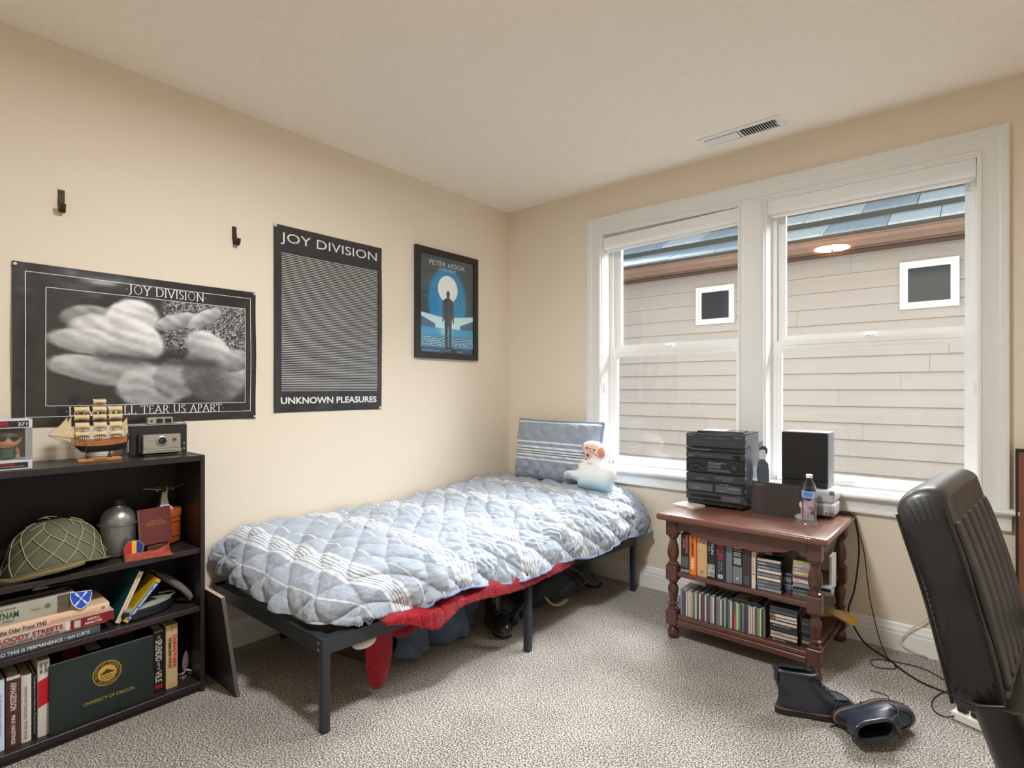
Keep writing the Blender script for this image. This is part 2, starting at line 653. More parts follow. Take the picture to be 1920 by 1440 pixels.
for n, (x0, x1) in enumerate((OL, ORR)):
    W_ = bpy.data.objects.new('window_%d' % (n + 1), None)
    COL.objects.link(W_)
    W_.location = ((x0 + x1) / 2, 0.1, OZ0)
    struct(W_)
    W_['label'] = ['left white double-hung window above the head of the bed', 'right white double-hung window behind the black chair'][n]
    M = Matrix.Translation((-(x0 + x1) / 2, -0.1, -OZ0))
    j = rect_frame(MB(M), x0, x1, OZ0, OZ1, 0.002, 0.198, 0.006, 0.006, 0.008, 0.006)
    j.build('jamb', m_trim, W_)
    fr = rect_frame(MB(M), x0 + .006, x1 - .006, OZ0 + .008, OZ1 - .006, 0.118, 0.196, 0.022, 0.022, 0.022, 0.022)
    for xx in (x0 + 0.028, x1 - 0.033):
        fr.box(xx, xx + 0.005, 0.118, 0.124, OZ0, OZ1)
        fr.box(xx, xx + 0.004, 0.150, 0.156, OZ0, OZ1)
    fr.build('window_frame', m_vinyl, W_)
    a, b = x0 + 0.03, x1 - 0.03
    lo = rect_frame(MB(M), a, b, OZ0 + 0.03, 1.597, 0.122, 0.150, 0.030, 0.024, 0.034, 0.052)
    lo.box(a + .03, b - .024, 0.119, 0.122, 1.552, 1.556).box(a + .03, b - .024, 0.117, 0.122, 1.572, 1.590)
    lo.build('lower_sash', m_vinyl, W_)
    up = rect_frame(MB(M), a, b, 1.585, OZ1 - 0.03, 0.156, 0.184, 0.044, 0.022, 0.046, 0.038)
    up.build('upper_sash', m_vinyl, W_)
    g1 = MB(M).box(a + .029, b - .023, 0.134, 0.137, OZ0 + .062, 1.546).build('pane', m_glass, W_)
    g2 = MB(M).box(a + .043, b - .021, 0.169, 0.172, 1.630, 2.348).build('pane', m_glass, W_)
    cx = (x0 + x1) / 2 + (-.02 if n == 0 else 0.03)
    lk = MB(M).rbox(cx - .03, cx + .03, 0.118, 0.145, 1.597, 1.603, .002)
    lk.rbox(cx - .024, cx + .024, 0.126, 0.142, 1.603, 1.616, .003).rbox(cx - .03, cx - .005, 0.112, 0.124, 1.604, 1.611, .002)
    lk.build('sash_lock', m_vinyl, W_)
    cl = MB(M)
    xx = x0 + 0.008 if n == 0 else x1 - 0.02
    cl.box(xx, xx + .002, 0.03, 0.032, 1.36, 2.38).rbox(xx - .003, xx + .012, 0.022, 0.036, 1.29, 1.36, .003)
    cl.build('cord_tensioner', m_vinyl, W_)

# roller shade cassettes
m_shade = mat('shade_cassette', (232, 232, 230), 0.55)
for n, (x0, x1, dz, dx) in enumerate(((0.874, 1.794, -0.028, 0), (1.964, 2.886, 0.0, 0))):
    L = x1 - x0
    ang = math.degrees(math.atan2(0.024, L)) if n == 0 else 0
    t = thing('roller_shade', ['white roller shade hanging askew at the top of the left window', 'white roller shade fixed straight across the top of the right window'][n], 'shade', (x0, 0.035, 2.331 + dz), (0, -ang, 0))
    prof = [(0.0, 0.0), (0.02, -0.004), (0.035, 0.002), (0.046, 0.015), (0.049, 0.03), (0.049, 0.076), (0.045, 0.080), (-0.02, 0.080), (-0.02, 0.004)]
    MB(frame((0, 0.03, 0), (0, -1, 0), (0, 0, 1))).prism(prof, -L, 0).build('cassette', m_shade, t)
    MB().cyl((0.01, 0.03, 0.012), (L - 0.01, 0.03, 0.012), 0.014).build('roller', m_shade, t)
    MB().rbox(0.012, L - 0.012, 0.008, 0.018, -0.020, -0.006, .003).build('hem_bar', m_trim, t)
    for xx in (-0.004, L):
        MB().rbox(xx, xx + 0.004, -0.017, 0.048, -0.002, 0.082, .001).build('end_cap', m_trim, t)

# casing, stool and apron (profiled boards)
m_casing = mat('casing_paint', (226, 227, 225), 0.4)


def casing(w):
    # profile across the board: (u across 0..w, d proud)
    return [(0, 0), (0, .016), (w * .04, .018), (w * .10, .018), (w * .13, .012), (w * .17, .014), (w * .22, .012), (w * .60, .015), (w * .66, .021), (w * .76, .024), (w * .84, .024), (w * .87, .030), (w * .95, .032), (w, .030), (w, 0)]


zt = 2.522
Wc = 0.106
c_ = MB()
c_.loft([[(OL[0] - u, -d, .772) for u, d in casing(Wc)], [(OL[0] - u, -d, zt - Wc + u) for u, d in casing(Wc)]])
struct(c_.build('trim_1', m_casing))
c2 = MB().loft([[(ORR[1] + u, -d, .772) for u, d in casing(Wc)], [(ORR[1] + u, -d, zt - Wc + u) for u, d in casing(Wc)]])
struct(c2.build('trim_2', m_casing))
# head
c3 = MB()
x0, x1 = OL[0] - Wc, ORR[1] + Wc
prof = casing(Wc)
ra, rb = [], []
for u, d in prof:
    ra.append((OL[0] - u, -d, zt - Wc + u))
    rb.append((ORR[1] + u, -d, zt - Wc + u))
c3.loft([ra, rb])
c3.build('trim_3', m_casing)['kind'] = 'structure'
# mullion board
c4 = MB().prism([(0, 0), (.004, .016), (.012, .020), (.018, .014), (.026, .013), (.121, .013), (.129, .014), (.135, .020), (.143, .016), (.147, 0)], 0, -1.645, frame((1.806, 0, .772), (1, 0, 0), (0, -1, 0)))
c4.v = [(x, y, z) for x, y, z in c4.v]
c4.build('trim_4', m_casing)['kind'] = 'structure'
# stool + apron
c5 = MB()
c5.prism([(.12, .745), (-.040, .745), (-.052, .749), (-.056, .758), (-.052, .768), (-.040, .772), (.12, .772)], 0, 0.0001)
c5 = MB(frame((0, 0, 0), (0, 1, 0), (0, 0, 1)))
c5.prism([(-.0005, .745), (-.0005, .772), (-.044, .772), (-.054, .768), (-.058, .758), (-.054, .749), (-.044, .745)][::-1], 0.715, 3.038)
c5.prism([(-.0005, .665), (-.0005, .745), (-.040, .745), (-.036, .735), (-.026, .728), (-.022, .716), (-.022, .690), (-.026, .684), (-.026, .672), (-.018, .665)][::-1], 0.74, 3.013)
c5.build('trim_5', m_casing)['kind'] = 'structure'
struct(MB().box(OL[0], OL[1], 0, .118, .768, .7805).box(ORR[0], ORR[1], 0, .118, .768, .7805).build('trim_6', m_casing))

# ceiling vent
m_vent = mat('vent_enamel', (236, 236, 234), 0.35)
t = thing('ceiling_vent', 'white slotted metal air register in the ceiling above the windows', 'vent', (1.89, -0.228, H), (0, 0, -2))
fr = MB()
for a in ((-.22, .22, -.078, -.048), (-.22, .22, .048, .078), (-.22, -.19, -.048, .048), (.19, .22, -.048, .048)):
    fr.rbox(a[0], a[1], a[2], a[3], -.008, 0.0, .002)
fr.box(-.004, .004, -.048, .048, -.007, 0)
fr.build('rim', m_vent, t)
MB().box(-.19, .19, -.048, .048, -.0008, 0).build('duct_back', mat('duct_dark', (40, 39, 38), .8), t)
sl = MB().box(-.0085, .0085, -.040, .040, -.0012, .0012)
first = None
for k in range(28):
    x = -.182 + k * .0135
    if abs(x) < .009:
        continue
    if first is None:
        first = sl.build('slat', m_vent, t)
        s_ = first
    else:
        s_ = first.copy(); COL.objects.link(s_); s_.parent = t
    s_.location = (x, 0, -.0068)
    s_.rotation_euler = (0, R_(-24 if x < 0 else 50), 0)
MB().rbox(.192, .205, -.02, .0, -.016, -.006, .002).build('lever', m_vent, t)

# ceiling lamp (seen as an amber reflection in the right window)
t = thing('ceiling_lamp', 'amber glass dome lamp on the ceiling in the middle of the room', 'lamp', (1.83, -2.3, H))
MB().lathe([(.06, -.0), (.075, -.012), (.07, -.03), (.02, -.034)], 24).build('canopy', mat('lamp_bronze', (74, 56, 42), .4, metal=.8), t)
m_dome = bpy.data.materials.new('amber_glass')
m_dome.use_nodes = True
nt = m_dome.node_tree; nt.nodes.clear()
o_ = nt.nodes.new('ShaderNodeOutputMaterial'); e_ = nt.nodes.new('ShaderNodeEmission'); t_ = nt.nodes.new('ShaderNodeBsdfTransparent'); x_ = nt.nodes.new('ShaderNodeMixShader')
e_.inputs[0].default_value = lin((255, 150, 60)); e_.inputs[1].default_value = 5.0
t_.inputs[0].default_value = (.98, .96, .93, 1)
x_.inputs[0].default_value = .35
nt.links.new(t_.outputs[0], x_.inputs[1]); nt.links.new(e_.outputs[0], x_.inputs[2]); nt.links.new(x_.outputs[0], o_.inputs[0])
MB().lathe([(.20, -.045), (.19, -.07), (.16, -.10), (.11, -.125), (.05, -.138), (.004, -.14)], 32, cap=False).build('dome', m_dome, t)
MB().cyl((0, 0, -.155), (0, 0, -.03), .008).build('finial', MATS['lamp_bronze'], t)

# ================================================================ neighbour's house
m_siding = mat('siding_paint', (188, 182, 177), 0.75, spec=.2, bump=(90, .35, .002), stretch=(.25, 1, 4), var=(3, (181, 175, 170), .9))
m_brown = mat('gutter_brown', (128, 100, 88), 0.45, var=(4, (112, 86, 74), 1))
m_roof = mat('roof_slate', (150, 168, 178), 0.5, var=(26, (118, 136, 148), .7), stretch=(1, .12, .12), bump=(60, .4, .003))
m_roof2 = mat('roof_slate_lichen', (146, 164, 174), 0.5, var=(60, (196, 204, 206), .5), bump=(60, .4, .003))
m_butt = mat('roof_deck_butt_shade', (74, 74, 66), 0.8)  # dark tone standing for shade below the shingle courses; also on the deck
HY = 3.0
house = thing('neighbour_house', 'beige lap-sided house with grey slate roof beyond the windows', 'house', (1.4, HY, 0))
Mh = Matrix.Translation((-1.4, -HY, 0))
EX = 0.1652
rs = random.Random(3)
small = [(0.405, 0.785, 2.09, 2.47), (2.365, 2.745, 2.09, 2.478)]
wins = [(0.378, 0.812, 2.062, 2.495), (2.34, 2.775, 2.062, 2.50)]
cache = {}
for k in range(-9, 9):
    z0 = 1.311 + k * EX
    xs = -3.4 - rs.random() * 1.5
    while xs < 7.0:
        ln = 2.2 + rs.random() * 1.6
        segs = [(xs, min(xs + ln, 7.0))]
        for a, b in segs:
            if b - a > 0.03:
                MB(Mh).add([(a + .001, HY - .004, z0 + EX + .01), (b - .001, HY - .004, z0 + EX + .01), (b - .001, HY - .036, z0), (a + .001, HY - .036, z0),
                            (a + .001, HY, z0 + EX + .01), (b - .001, HY, z0 + EX + .01), (b - .001, HY, z0), (a + .001, HY, z0)],
                           [(0, 3, 2, 1), (3, 7, 6, 2), (0, 4, 7, 3), (1, 2, 6, 5), (4, 0, 1, 5)]).build('siding_board', m_siding, house, smooth=0)
        xs += ln
MB(Mh).box(-3.4, 7, HY, HY + .15, -.3, 3.4).build('sheathing', mat('house_wrap', (92, 84, 76), .9), house)
for (x0, x1, z0, z1) in small:
    w_ = rect_frame(MB(Mh), x0 - .027, x1 + .03, z0 - .028, z1 + .025, HY - .072, HY - .004, .028, .028, .028, .028)
    rect_frame(w_, x0 + .001, x1 + .002, z0, z1 - .003, HY - .058, HY - .004, .034, .034, .034, .034)
    wo_ = w_.build('window_frame', mat('far_window_white', (236, 242, 244), .4), house)
    MB(Mh).box(x0 + .03, x1 - .03, HY - .044, HY - .040, z0 + .03, z1 - .03).build('pane', mat('far_window_glass', (46, 52, 60), .12, spec=.2), wo_)
# eave
MB(Mh).box(-3.4, 7, HY - .035, HY - .0, 2.652, 2.72).build('frieze_board', m_brown, house)
MB(Mh).box(-3.4, 7, HY - .50, HY, 2.72, 2.735).build('soffit', m_brown, house)
MB(Mh).box(-3.4, 7, HY - .52, HY - .50, 2.60, 2.72).build('fascia', m_brown, house)
gp = [(-.525, 2.705), (-.525, 2.612), (-.580, 2.606), (-.592, 2.630), (-.606, 2.655), (-.612, 2.690), (-.622, 2.692), (-.622, 2.704), (-.604, 2.704), (-.598, 2.66), (-.575, 2.622), (-.533, 2.622), (-.533, 2.705)]
MB(Mh @ frame((0, HY, 0), (0, 1, 0), (0, 0, 1))).prism(gp, -3.4, 7).build('gutter', m_brown, house, smooth=0)
th = R_(33)
for r in range(7):
    s0 = r * 0.37
    y0, z0 = HY - .60 + s0 * math.cos(th), 2.712 + s0 * math.sin(th)
    Mr = Mh @ Matrix.Translation((0, y0, z0)) @ Matrix.Rotation(th - R_(7), 4, 'X')
    x = -3.4 - rs.random() * .5
    while x < 7.0:
        w_ = .36 + rs.random() * .22
        dz = rs.uniform(0, .004)
        sh = MB(Mr).box(x + .003, x + w_ - .003, rs.uniform(-.008, .004), .42, (.056 if r else .030) + dz, (.076 if r else .048) + dz)
        o = sh.build('roof_shingle', m_roof2 if rs.random() < .45 else m_roof, house, smooth=0)
        x += w_
    MB(Mr).box(-3.4, 7, .006, .30, -.012, .0555 if r else .0295).build('butt_shade_strip', m_butt, house, smooth=0)  # dark strip below each course, colouring in the shadow of the shingle butts
MB(Mh).add([(-3.4, HY - .60, 2.69), (7, HY - .60, 2.69), (7, HY + 2.0, 4.36), (-3.4, HY + 2.0, 4.36), (-3.4, HY, 2.69), (7, HY, 2.69)], [(0, 1, 2, 3), (0, 4, 5, 1)]).build('roof_deck', m_butt, house, smooth=0)
o = struct(MB().box(-6, 9, .2, 9, -.45, -.3).build('ground', mat('side_yard', (120, 122, 112), .9, var=(9, (96, 104, 84), .8))))
# ================================================================ bed
m_steel = mat('black_steel', (52, 56, 62), 0.38, metal=.3, spec=.5, bump=(400, .08, .0005))
BFR, BBR, BFL, BBL = Vector((0.990, -2.250, 0)), Vector((1.192, -0.110, 0)), Vector((0.025, -2.262, 0)), Vector((0.20, -0.105, 0))
bed = thing('bed_frame', 'black steel platform bed frame along the left wall', 'bed', (0.6, -1.2, 0))
Mb = Matrix.Translation((-0.6, 1.2, 0))


def lrail(name, a, b, inner):
    """L-section rail from a to b, top at z=.36; flat flange turned inward"""
    d = (b - a).normalized()
    n = Vector((-d.y, d.x, 0))
    if n.dot(inner) < 0:
        n = -n
    L = (b - a).length
    F = frame(a, n, (0, 0, 1))
    zsgn = F.col[2].xyz.dot(d)
    pr = [(0, .300), (.003, .300), (.003, .355), (.040, .355), (.040, .360), (0, .360)]
    MB(Mb @ F).prism(pr, 0 if zsgn > 0 else -L, L if zsgn > 0 else 0).build(name, m_steel, bed, smooth=0)


lrail('side_rail', BFR + Vector((0.003, .02, 0)), BBR, Vector((-1, 0, 0)))
lrail('foot_rail', BFR + Vector((-.02, 0, 0)), BFL, Vector((0, 1, 0)))
lrail('side_rail', BFL, BBL, Vector((1, 0, 0)))
lrail('head_rail', BBL, BBR, Vector((0, -1, 0)))


def bleg(p, top=.352, lean=(0, 0), r=.017, rz=0):
    q = Vector((p.x + lean[0], p.y + lean[1], 0))
    rings = []
    for c, z in ((q, 0), (p, top)):
        ring = []
        for k in range(16):
            a = 2 * math.pi * k / 16
            ca, sa = math.cos(a), math.sin(a)
            m_ = max(abs(ca), abs(sa))
            f = r * (0.55 / m_ + .45) * 1.05
            ring.append((c.x + ca * f, c.y + sa * f, z))
        rings.append(ring)
    return MB(Mb).loft(rings).build('leg', m_steel, bed)


bleg(BFR + Vector((-.014, .016, 0)), .359)
bleg(BFL + Vector((.02, .016, 0)))
bleg(BBR + Vector((-.016, -.016, 0)), .355)
bleg(BBL + Vector((.016, -.02, 0)))
bleg(Vector((1.112, -1.145, 0)), .352, (.055, -.075))
bleg(Vector((.10, -1.15, 0)), .352, (-.02, -.07))
bleg(Vector((.62, -1.2, 0)), .34)
for k in range(9):
    y = -2.08 + k * .23
    f = (y + 2.25) / 2.14
    a, b = .03 + .17 * f, .985 + .2 * f
    MB(Mb).rbox(a + .003, b - .003, y - .035, y + .035, .343, .354, .002).build('slat', m_steel, bed)
MB(Mb).rbox(.56, .60, -2.24, -.12, .322, .342, .002).build('center_beam', m_steel, bed)
bolt = MB().lathe([(.006, 0), (.006, .003), (.003, .005)], 10)
for p, d in (((1.0935, -1.155, .345), (1, -.1, 0)), ((1.098, -1.125, .345), (1, -.1, 0)), ((.968, -2.2525, .318), (0, -1, 0)), ((.968, -2.2525, .343), (0, -1, 0))):
    q = Vector(d).to_track_quat('Z', 'Y').to_matrix().to_4x4()
    MB(Mb @ Matrix.Translation(p) @ q).lathe([(.0065, 0), (.0065, .003), (.003, .005)], 10).build('bolt', mat('zinc', (150, 152, 155), .3, metal=1), bed)

# mattress (mostly hidden by the quilt)
mt = MB().loft([[(.09, -1.86, z), (.86, -1.86, z), (1.0, -.2, z), (.2, -.2, z)] for z in (.364, .55)])
o = mt.build('mattress', mat('ticking_white', (214, 212, 206), .9))
tag(o, 'white mattress under the quilt on the black bed frame', 'mattress')

# ---------------------------------------------------------------- quilt
STRIPE_P = 0.43


def quilt_mat(name='quilt_cotton', axis='Y', period=STRIPE_P, stops=None):
    m = mat(name, (150, 160, 173), .82, spec=.15, sheen=.25)
    nt = m.node_tree
    b = nt.nodes['Principled BSDF']
    uv = nt.nodes.new('ShaderNodeUVMap'); uv.uv_map = 'UVMap'
    sp = nt.nodes.new('ShaderNodeSeparateXYZ')
    nt.links.new(uv.outputs[0], sp.inputs[0])
    d = nt.nodes.new('ShaderNodeMath'); d.operation = 'DIVIDE'; d.inputs[1].default_value = period
    f = nt.nodes.new('ShaderNodeMath'); f.operation = 'FRACT'
    nt.links.new(sp.outputs[axis], d.inputs[0]); nt.links.new(d.outputs[0], f.inputs[0])
    r = nt.nodes.new('ShaderNodeValToRGB'); r.color_ramp.interpolation = 'CONSTANT'
    base, w, g = lin((162, 171, 184)), lin((212, 217, 223)), lin((140, 147, 158))
    stops = stops or [(0, base), (.20, w), (.215, base), (.40, w), (.435, base), (.45, w), (.47, g), (.478, w), (.50, g), (.508, w), (.53, g), (.538, w), (.56, base), (.575, w), (.61, base), (.76, w), (.775, base)]
    el = r.color_ramp.elements
    el[0].position, el[0].color = stops[0]
    el[1].position, el[1].color = stops[1]
    for p, c in stops[2:]:
        e = el.new(p); e.color = c
    nt.links.new(f.outputs[0], r.inputs[0])
    nt.links.new(r.outputs[0], b.inputs['Base Color'])
    mp = nt.nodes.new('ShaderNodeMapping'); mp.inputs['Scale'].default_value = (14, 46, 1)
    n = nt.nodes.new('ShaderNodeTexNoise'); n.inputs['Scale'].default_value = 1.0; n.inputs['Detail'].default_value = 3
    n.inputs['Distortion'].default_value = .8
    bp = nt.nodes.new('ShaderNodeBump'); bp.inputs['Strength'].default_value = .45; bp.inputs['Distance'].default_value = .008
    nt.links.new(uv.outputs[0], mp.inputs[0]); nt.links.new(mp.outputs[0], n.inputs['Vector'])
    nt.links.new(n.outputs['Fac'], bp.inputs['Height']); nt.links.new(bp.outputs[0], b.inputs['Normal'])
    return m


m_quilt = quilt_mat()


def cloth_surface(name, m, P, uvS, uvT, disp, parent=None):
    """P: (ny,nx,3) grid, displaced along its normals by disp, UVs in metres"""
    ny, nx = P.shape[:2]
    du = np.gradient(P, axis=1); dv = np.gradient(P, axis=0)
    N = np.cross(du, dv)
    N /= np.maximum(np.linalg.norm(N, axis=2, keepdims=True), 1e-9)
    Q = P + N * disp[..., None]
    i = np.arange(nx * ny).reshape(ny, nx)
    F = np.stack([i[:-1, :-1], i[:-1, 1:], i[1:, 1:], i[1:, :-1]], -1).reshape(-1, 4)
    me = bpy.data.meshes.new(name)
    me.vertices.add(nx * ny)
    me.vertices.foreach_set('co', Q.reshape(-1))
    me.loops.add(F.size)
    me.loops.foreach_set('vertex_index', F.ravel().astype(np.int32))
    me.polygons.add(len(F))
    me.polygons.foreach_set('loop_start', np.arange(0, F.size, 4, dtype=np.int32))
    me.polygons.foreach_set('loop_total', np.full(len(F), 4, dtype=np.int32))
    me.update(calc_edges=True)
    me.polygons.foreach_set('use_smooth', [True] * len(F))
    ul = me.uv_layers.new(name='UVMap')
    uv = np.stack([uvS.ravel()[F.ravel()], uvT.ravel()[F.ravel()]], -1).astype(np.float32)
    ul.data.foreach_set('uv', uv.ravel())
    me.materials.append(m)
    o = bpy.data.objects.new(name, me)
    COL.objects.link(o)
    if parent:
        o.parent = parent
    return o, Q


def diamonds(S, T, L, amp, sharp=.42):
    a = np.abs(np.sin(np.pi * (S + T) / L)); b = np.abs(np.sin(np.pi * (S - T) / L))
    return amp * (a * b) ** sharp


NX, NY = 250, 420
u = np.linspace(0, 1, NX); v = np.linspace(0, 1, NY)
pu = np.where(u < .60, u / .60 * .72, .72 + (u - .60) / .40 * .28)
U, V = np.meshgrid(u, v)
# v=0 is the foot hem, v=1 the head; u=0 wall, u=1 right hem
Rf, Rr, p = .50, .27, 2.3
WID = lambda y: (1.075 + .16 * np.clip((y + 2.1) / 2.0, 0, 1)) - .03
LEN = 2.20
# parameters a (foot) and b (right) in 0..1, 1 = hem
vf = .30
A_ = np.clip(1 - V / vf, 0, 1)
a0 = 1 - (1 - A_) ** 1.7
uf = .58
B_ = np.clip((U - uf) / (1 - uf), 0, 1)
b0 = 1 - (1 - B_) ** 1.7
a1 = a0 * np.sqrt(1 - .5 * b0 ** 2 * .95)
b1 = b0 * np.sqrt(1 - .5 * a0 ** 2 * .95)
k = np.clip(np.sqrt(a1 ** 2 + b1 ** 2), 0, 1)
Y = np.where(V < vf, -2.272 + .055 * U + Rf * (1 - a1) - .14 * (1 - sm(U, .05, .5)) * np.sin(a1 * np.pi) * .9, -2.265 + Rf + (V - vf) / (1 - vf) * (LEN - Rf))
Wd = WID(Y)
X = .03 + np.where(U < uf, U / uf * (Wd - Rr), Wd - Rr * (1 - b1))
zt = .600 + .035 * sm(V, .3, 1.0) + .012 * np.sin(V * 9)
zh = .376 + .030 * np.exp(-((Y + 1.62) / .30) ** 2) * b1 + .022 * a1 * (1 - sm(U, .1, .7)) + .012 * np.sin(V * 21 + 1) + .010 * np.sin(V * 8) * (U > .5) + .030 * sm(1 - U, .55, 1.0) * (V < .3)
Z = zh + (zt - zh) * np.clip(1 - k ** p, 0, 1) ** (1 / p)
# sag toward the foot, lumps and the tucked bulge near the head
Z += .020 * np.exp(-((U - .35) / .25) ** 2 - ((V - .42) / .12) ** 2)
Z += .030 * np.exp(-((U - .12) / .10) ** 2 - ((V - .20) / .06) ** 2) - .030 * np.exp(-((U - .10) / .09) ** 2 - ((V - .10) / .05) ** 2)
Z -= .015 * np.exp(-((U - .0) / .06) ** 2)
X += .030 * b1 * np.exp(-((V - .93) / .06) ** 2) + .018 * b1 * np.sin(V * 26) * sm(U, .7, 1)
Y += .010 * a1 * np.sin(U * 24)
X += -.05 * sm(V, .0, .02) * 0
P = np.stack([X, Y, Z], -1)
dS = np.linalg.norm(np.diff(P, axis=1), axis=2)
S = np.concatenate([np.zeros((NY, 1)), np.cumsum(dS, 1)], 1)
dT = np.linalg.norm(np.diff(P, axis=0), axis=2)
T = np.concatenate([np.zeros((1, NX)), np.cumsum(dT, 0)], 0)
T = T * .6 + .4 * T[:, 60:61]
warp = .035 * (vnoise(U, V, 5, 6, 2) - .5)
disp = diamonds(S + warp, T + warp * .7, .185, .027, .36)
cr = vnoise(U * .999, V * .999, 11, 26, 3) - .5
wr_ = np.abs(np.sin((T * 62 + 5 * vnoise(U, V, 21, 9, 3) * 3) + 1.5 * np.sin(S * 15)))
mid = sm(V, .22, .40)
disp += cr * .022 + mid * (.0075 * (wr_ - .5)) * (.4 + .9 * vnoise(U, V, 31, 10, 2))
disp += .012 * (vnoise(U, V, 41, 5, 2) - .5)
warpT = T + .012 * (vnoise(U, V, 51, 14, 3) - .5) * (1 + 2 * mid)
quilt, Q = cloth_surface('quilt', m_quilt, P, S, warpT, disp)
tag(quilt, 'diamond-stitched grey blue quilt with white stripes spread over the bed', 'quilt')
m_piping = mat('quilt_piping', (124, 146, 178), .8, bump=(120, .4, .002))
hem = [Vector(Q[j, -1]) for j in range(NY - 1, 12, -3)]
MB().tube([h + Vector((0, 0, -.003)) for h in hem], .0062, 8).build('piping', m_piping, quilt)

# ---------------------------------------------------------------- quilted pillow standing in the corner
base, w_, g_ = lin((150, 161, 175)), lin((222, 226, 230)), lin((104, 113, 126))
m_sham = quilt_mat('sham_cotton', 'Y', 1.0, [(0, base), (.150, w_), (.161, base), (.177, w_), (.190, g_), (.196, w_), (.207, g_), (.213, w_), (.225, g_), (.231, w_), (.25, base), (.272, w_), (.285, base), (.415, w_), (.428, base)])
PW, PH, PD = .76, .44, .088
pil = thing('pillow', 'quilted grey blue pillow with white stripes standing in the corner on the bed', 'pillow', (.585, -.178, .645), (-7, 0, -3))
n1, n2 = 110, 70
u = np.linspace(-1, 1, n1); v = np.linspace(-1, 1, n2)
U, V = np.meshgrid(u, v)
for side in (0, 1):
    pin = 1 - .05 * np.abs(V) ** 2
    pin2 = 1 - .045 * np.abs(U) ** 2
    X = U * PW / 2 * (1 - .035 * (1 - np.abs(V) ** 2)); Zz = V * PH / 2 * (1 - .04 * (1 - np.abs(U) ** 2)) + PH / 2
    th_ = PD * ((1 - np.abs(U) ** 3.2) * (1 - np.abs(V) ** 3.2)).clip(0, 1) ** .5 + .010
    Y = -th_ if side == 0 else th_
    P = np.stack([X, Y, Zz], -1)
    S, T = X + .4, Zz
    warp = .02 * (vnoise(U * .5 + .5, V * .5 + .5, 3, 5, 2) - .5)
    d = diamonds(S + warp, T + .02 + warp, .115, .016) + .020 * (vnoise(U * .5 + .5, V * .5 + .5, 9, 12, 3) - .5)
    edge = (1 - np.abs(U) ** 8) * (1 - np.abs(V) ** 8)
    o, _q = cloth_surface(['front_panel', 'back_panel'][side], m_sham, P if side == 0 else P, S, T, (d * edge if side == 0 else -d * edge), pil)
per = [(math.cos(a), math.sin(a)) for a in [2 * math.pi * i / 120 for i in range(120)]]
pts = []
for i in range(160):
    t_ = i / 160 * 4
    s_, f_ = int(t_), t_ % 1
    q = [(-1 + 2 * f_, -1), (1, -1 + 2 * f_), (1 - 2 * f_, 1), (-1, 1 - 2 * f_)][s_]
    pts.append((q[0] * PW / 2 * (1 - .035 * (1 - abs(q[1]) ** 2)), 0, q[1] * PH / 2 * (1 - .04 * (1 - abs(q[0]) ** 2)) + PH / 2))
MB().tube(pts, .011, 8, closed=True).build('piping', m_piping, pil)

# ---------------------------------------------------------------- stuffed dog-shaped cushion
dog = thing('dog_cushion', 'cut-out printed puppy cushion sitting before the striped pillow', 'cushion', (.955, -.315, .655), (-7, 0, 6))


def px2(x, y):  # outline traced in the cushion's own plane (metres)
    return ((x - 1320) / 4.36 * .00335, (612 - y) / 4.36 * .00335)


OUT = [px2(*q) for q in [(1225, 590), (1215, 545), (1150, 525), (1090, 520), (1082, 490), (1110, 470), (1180, 462), (1215, 440), (1222, 400), (1255, 365), (1275, 330), (1265, 290), (1242, 262), (1240, 235), (1275, 208), (1330, 198), (1400, 208), (1450, 240), (1478, 280), (1474, 320), (1450, 352), (1440, 365), (1478, 395), (1530, 395), (1558, 430), (1556, 480), (1540, 520), (1535, 570), (1530, 606), (1480, 614), (1380, 606), (1290, 600)]]
OUT = [(p_.x, p_.y) for p_ in spline([(x, y, 0) for x, y in OUT], 4, closed=True)]
arr = np.array(OUT)
gx = np.linspace(arr[:, 0].min() - .004, arr[:, 0].max() + .004, 120)
gz = np.linspace(arr[:, 1].min() - .004, arr[:, 1].max() + .004, 120)
GX, GZ = np.meshgrid(gx, gz)
ins = np.zeros_like(GX, bool)
dist = np.full_like(GX, 9.)
for i in range(len(arr)):
    x1, y1 = arr[i - 1]; x2, y2 = arr[i]
    c = ((y1 > GZ) != (y2 > GZ)) & (GX < (x2 - x1) * (GZ - y1) / (y2 - y1 + 1e-12) + x1)
    ins ^= c
    t_ = np.clip(((GX - x1) * (x2 - x1) + (GZ - y1) * (y2 - y1)) / ((x2 - x1) ** 2 + (y2 - y1) ** 2 + 1e-12), 0, 1)
    dist = np.minimum(dist, np.hypot(GX - x1 - t_ * (x2 - x1), GZ - y1 - t_ * (y2 - y1)))
th_ = np.where(ins, .045 * np.sqrt(np.clip(1 - (1 - np.clip(dist / .06, 0, 1)) ** 2, 0, 1)), -1)


def snap(i, j):
    """move an outside neighbour onto the outline"""
    q = np.array([GX[j, i], GZ[j, i]])
    best, bd = None, 9
    for n_ in range(len(arr)):
        a_, b_ = arr[n_ - 1], arr[n_]
        t_ = np.clip(np.dot(q - a_, b_ - a_) / (np.dot(b_ - a_, b_ - a_) + 1e-12), 0, 1)
        r_ = a_ + t_ * (b_ - a_)
        d_ = np.hypot(*(q - r_))
        if d_ < bd:
            best, bd = r_, d_
    return best


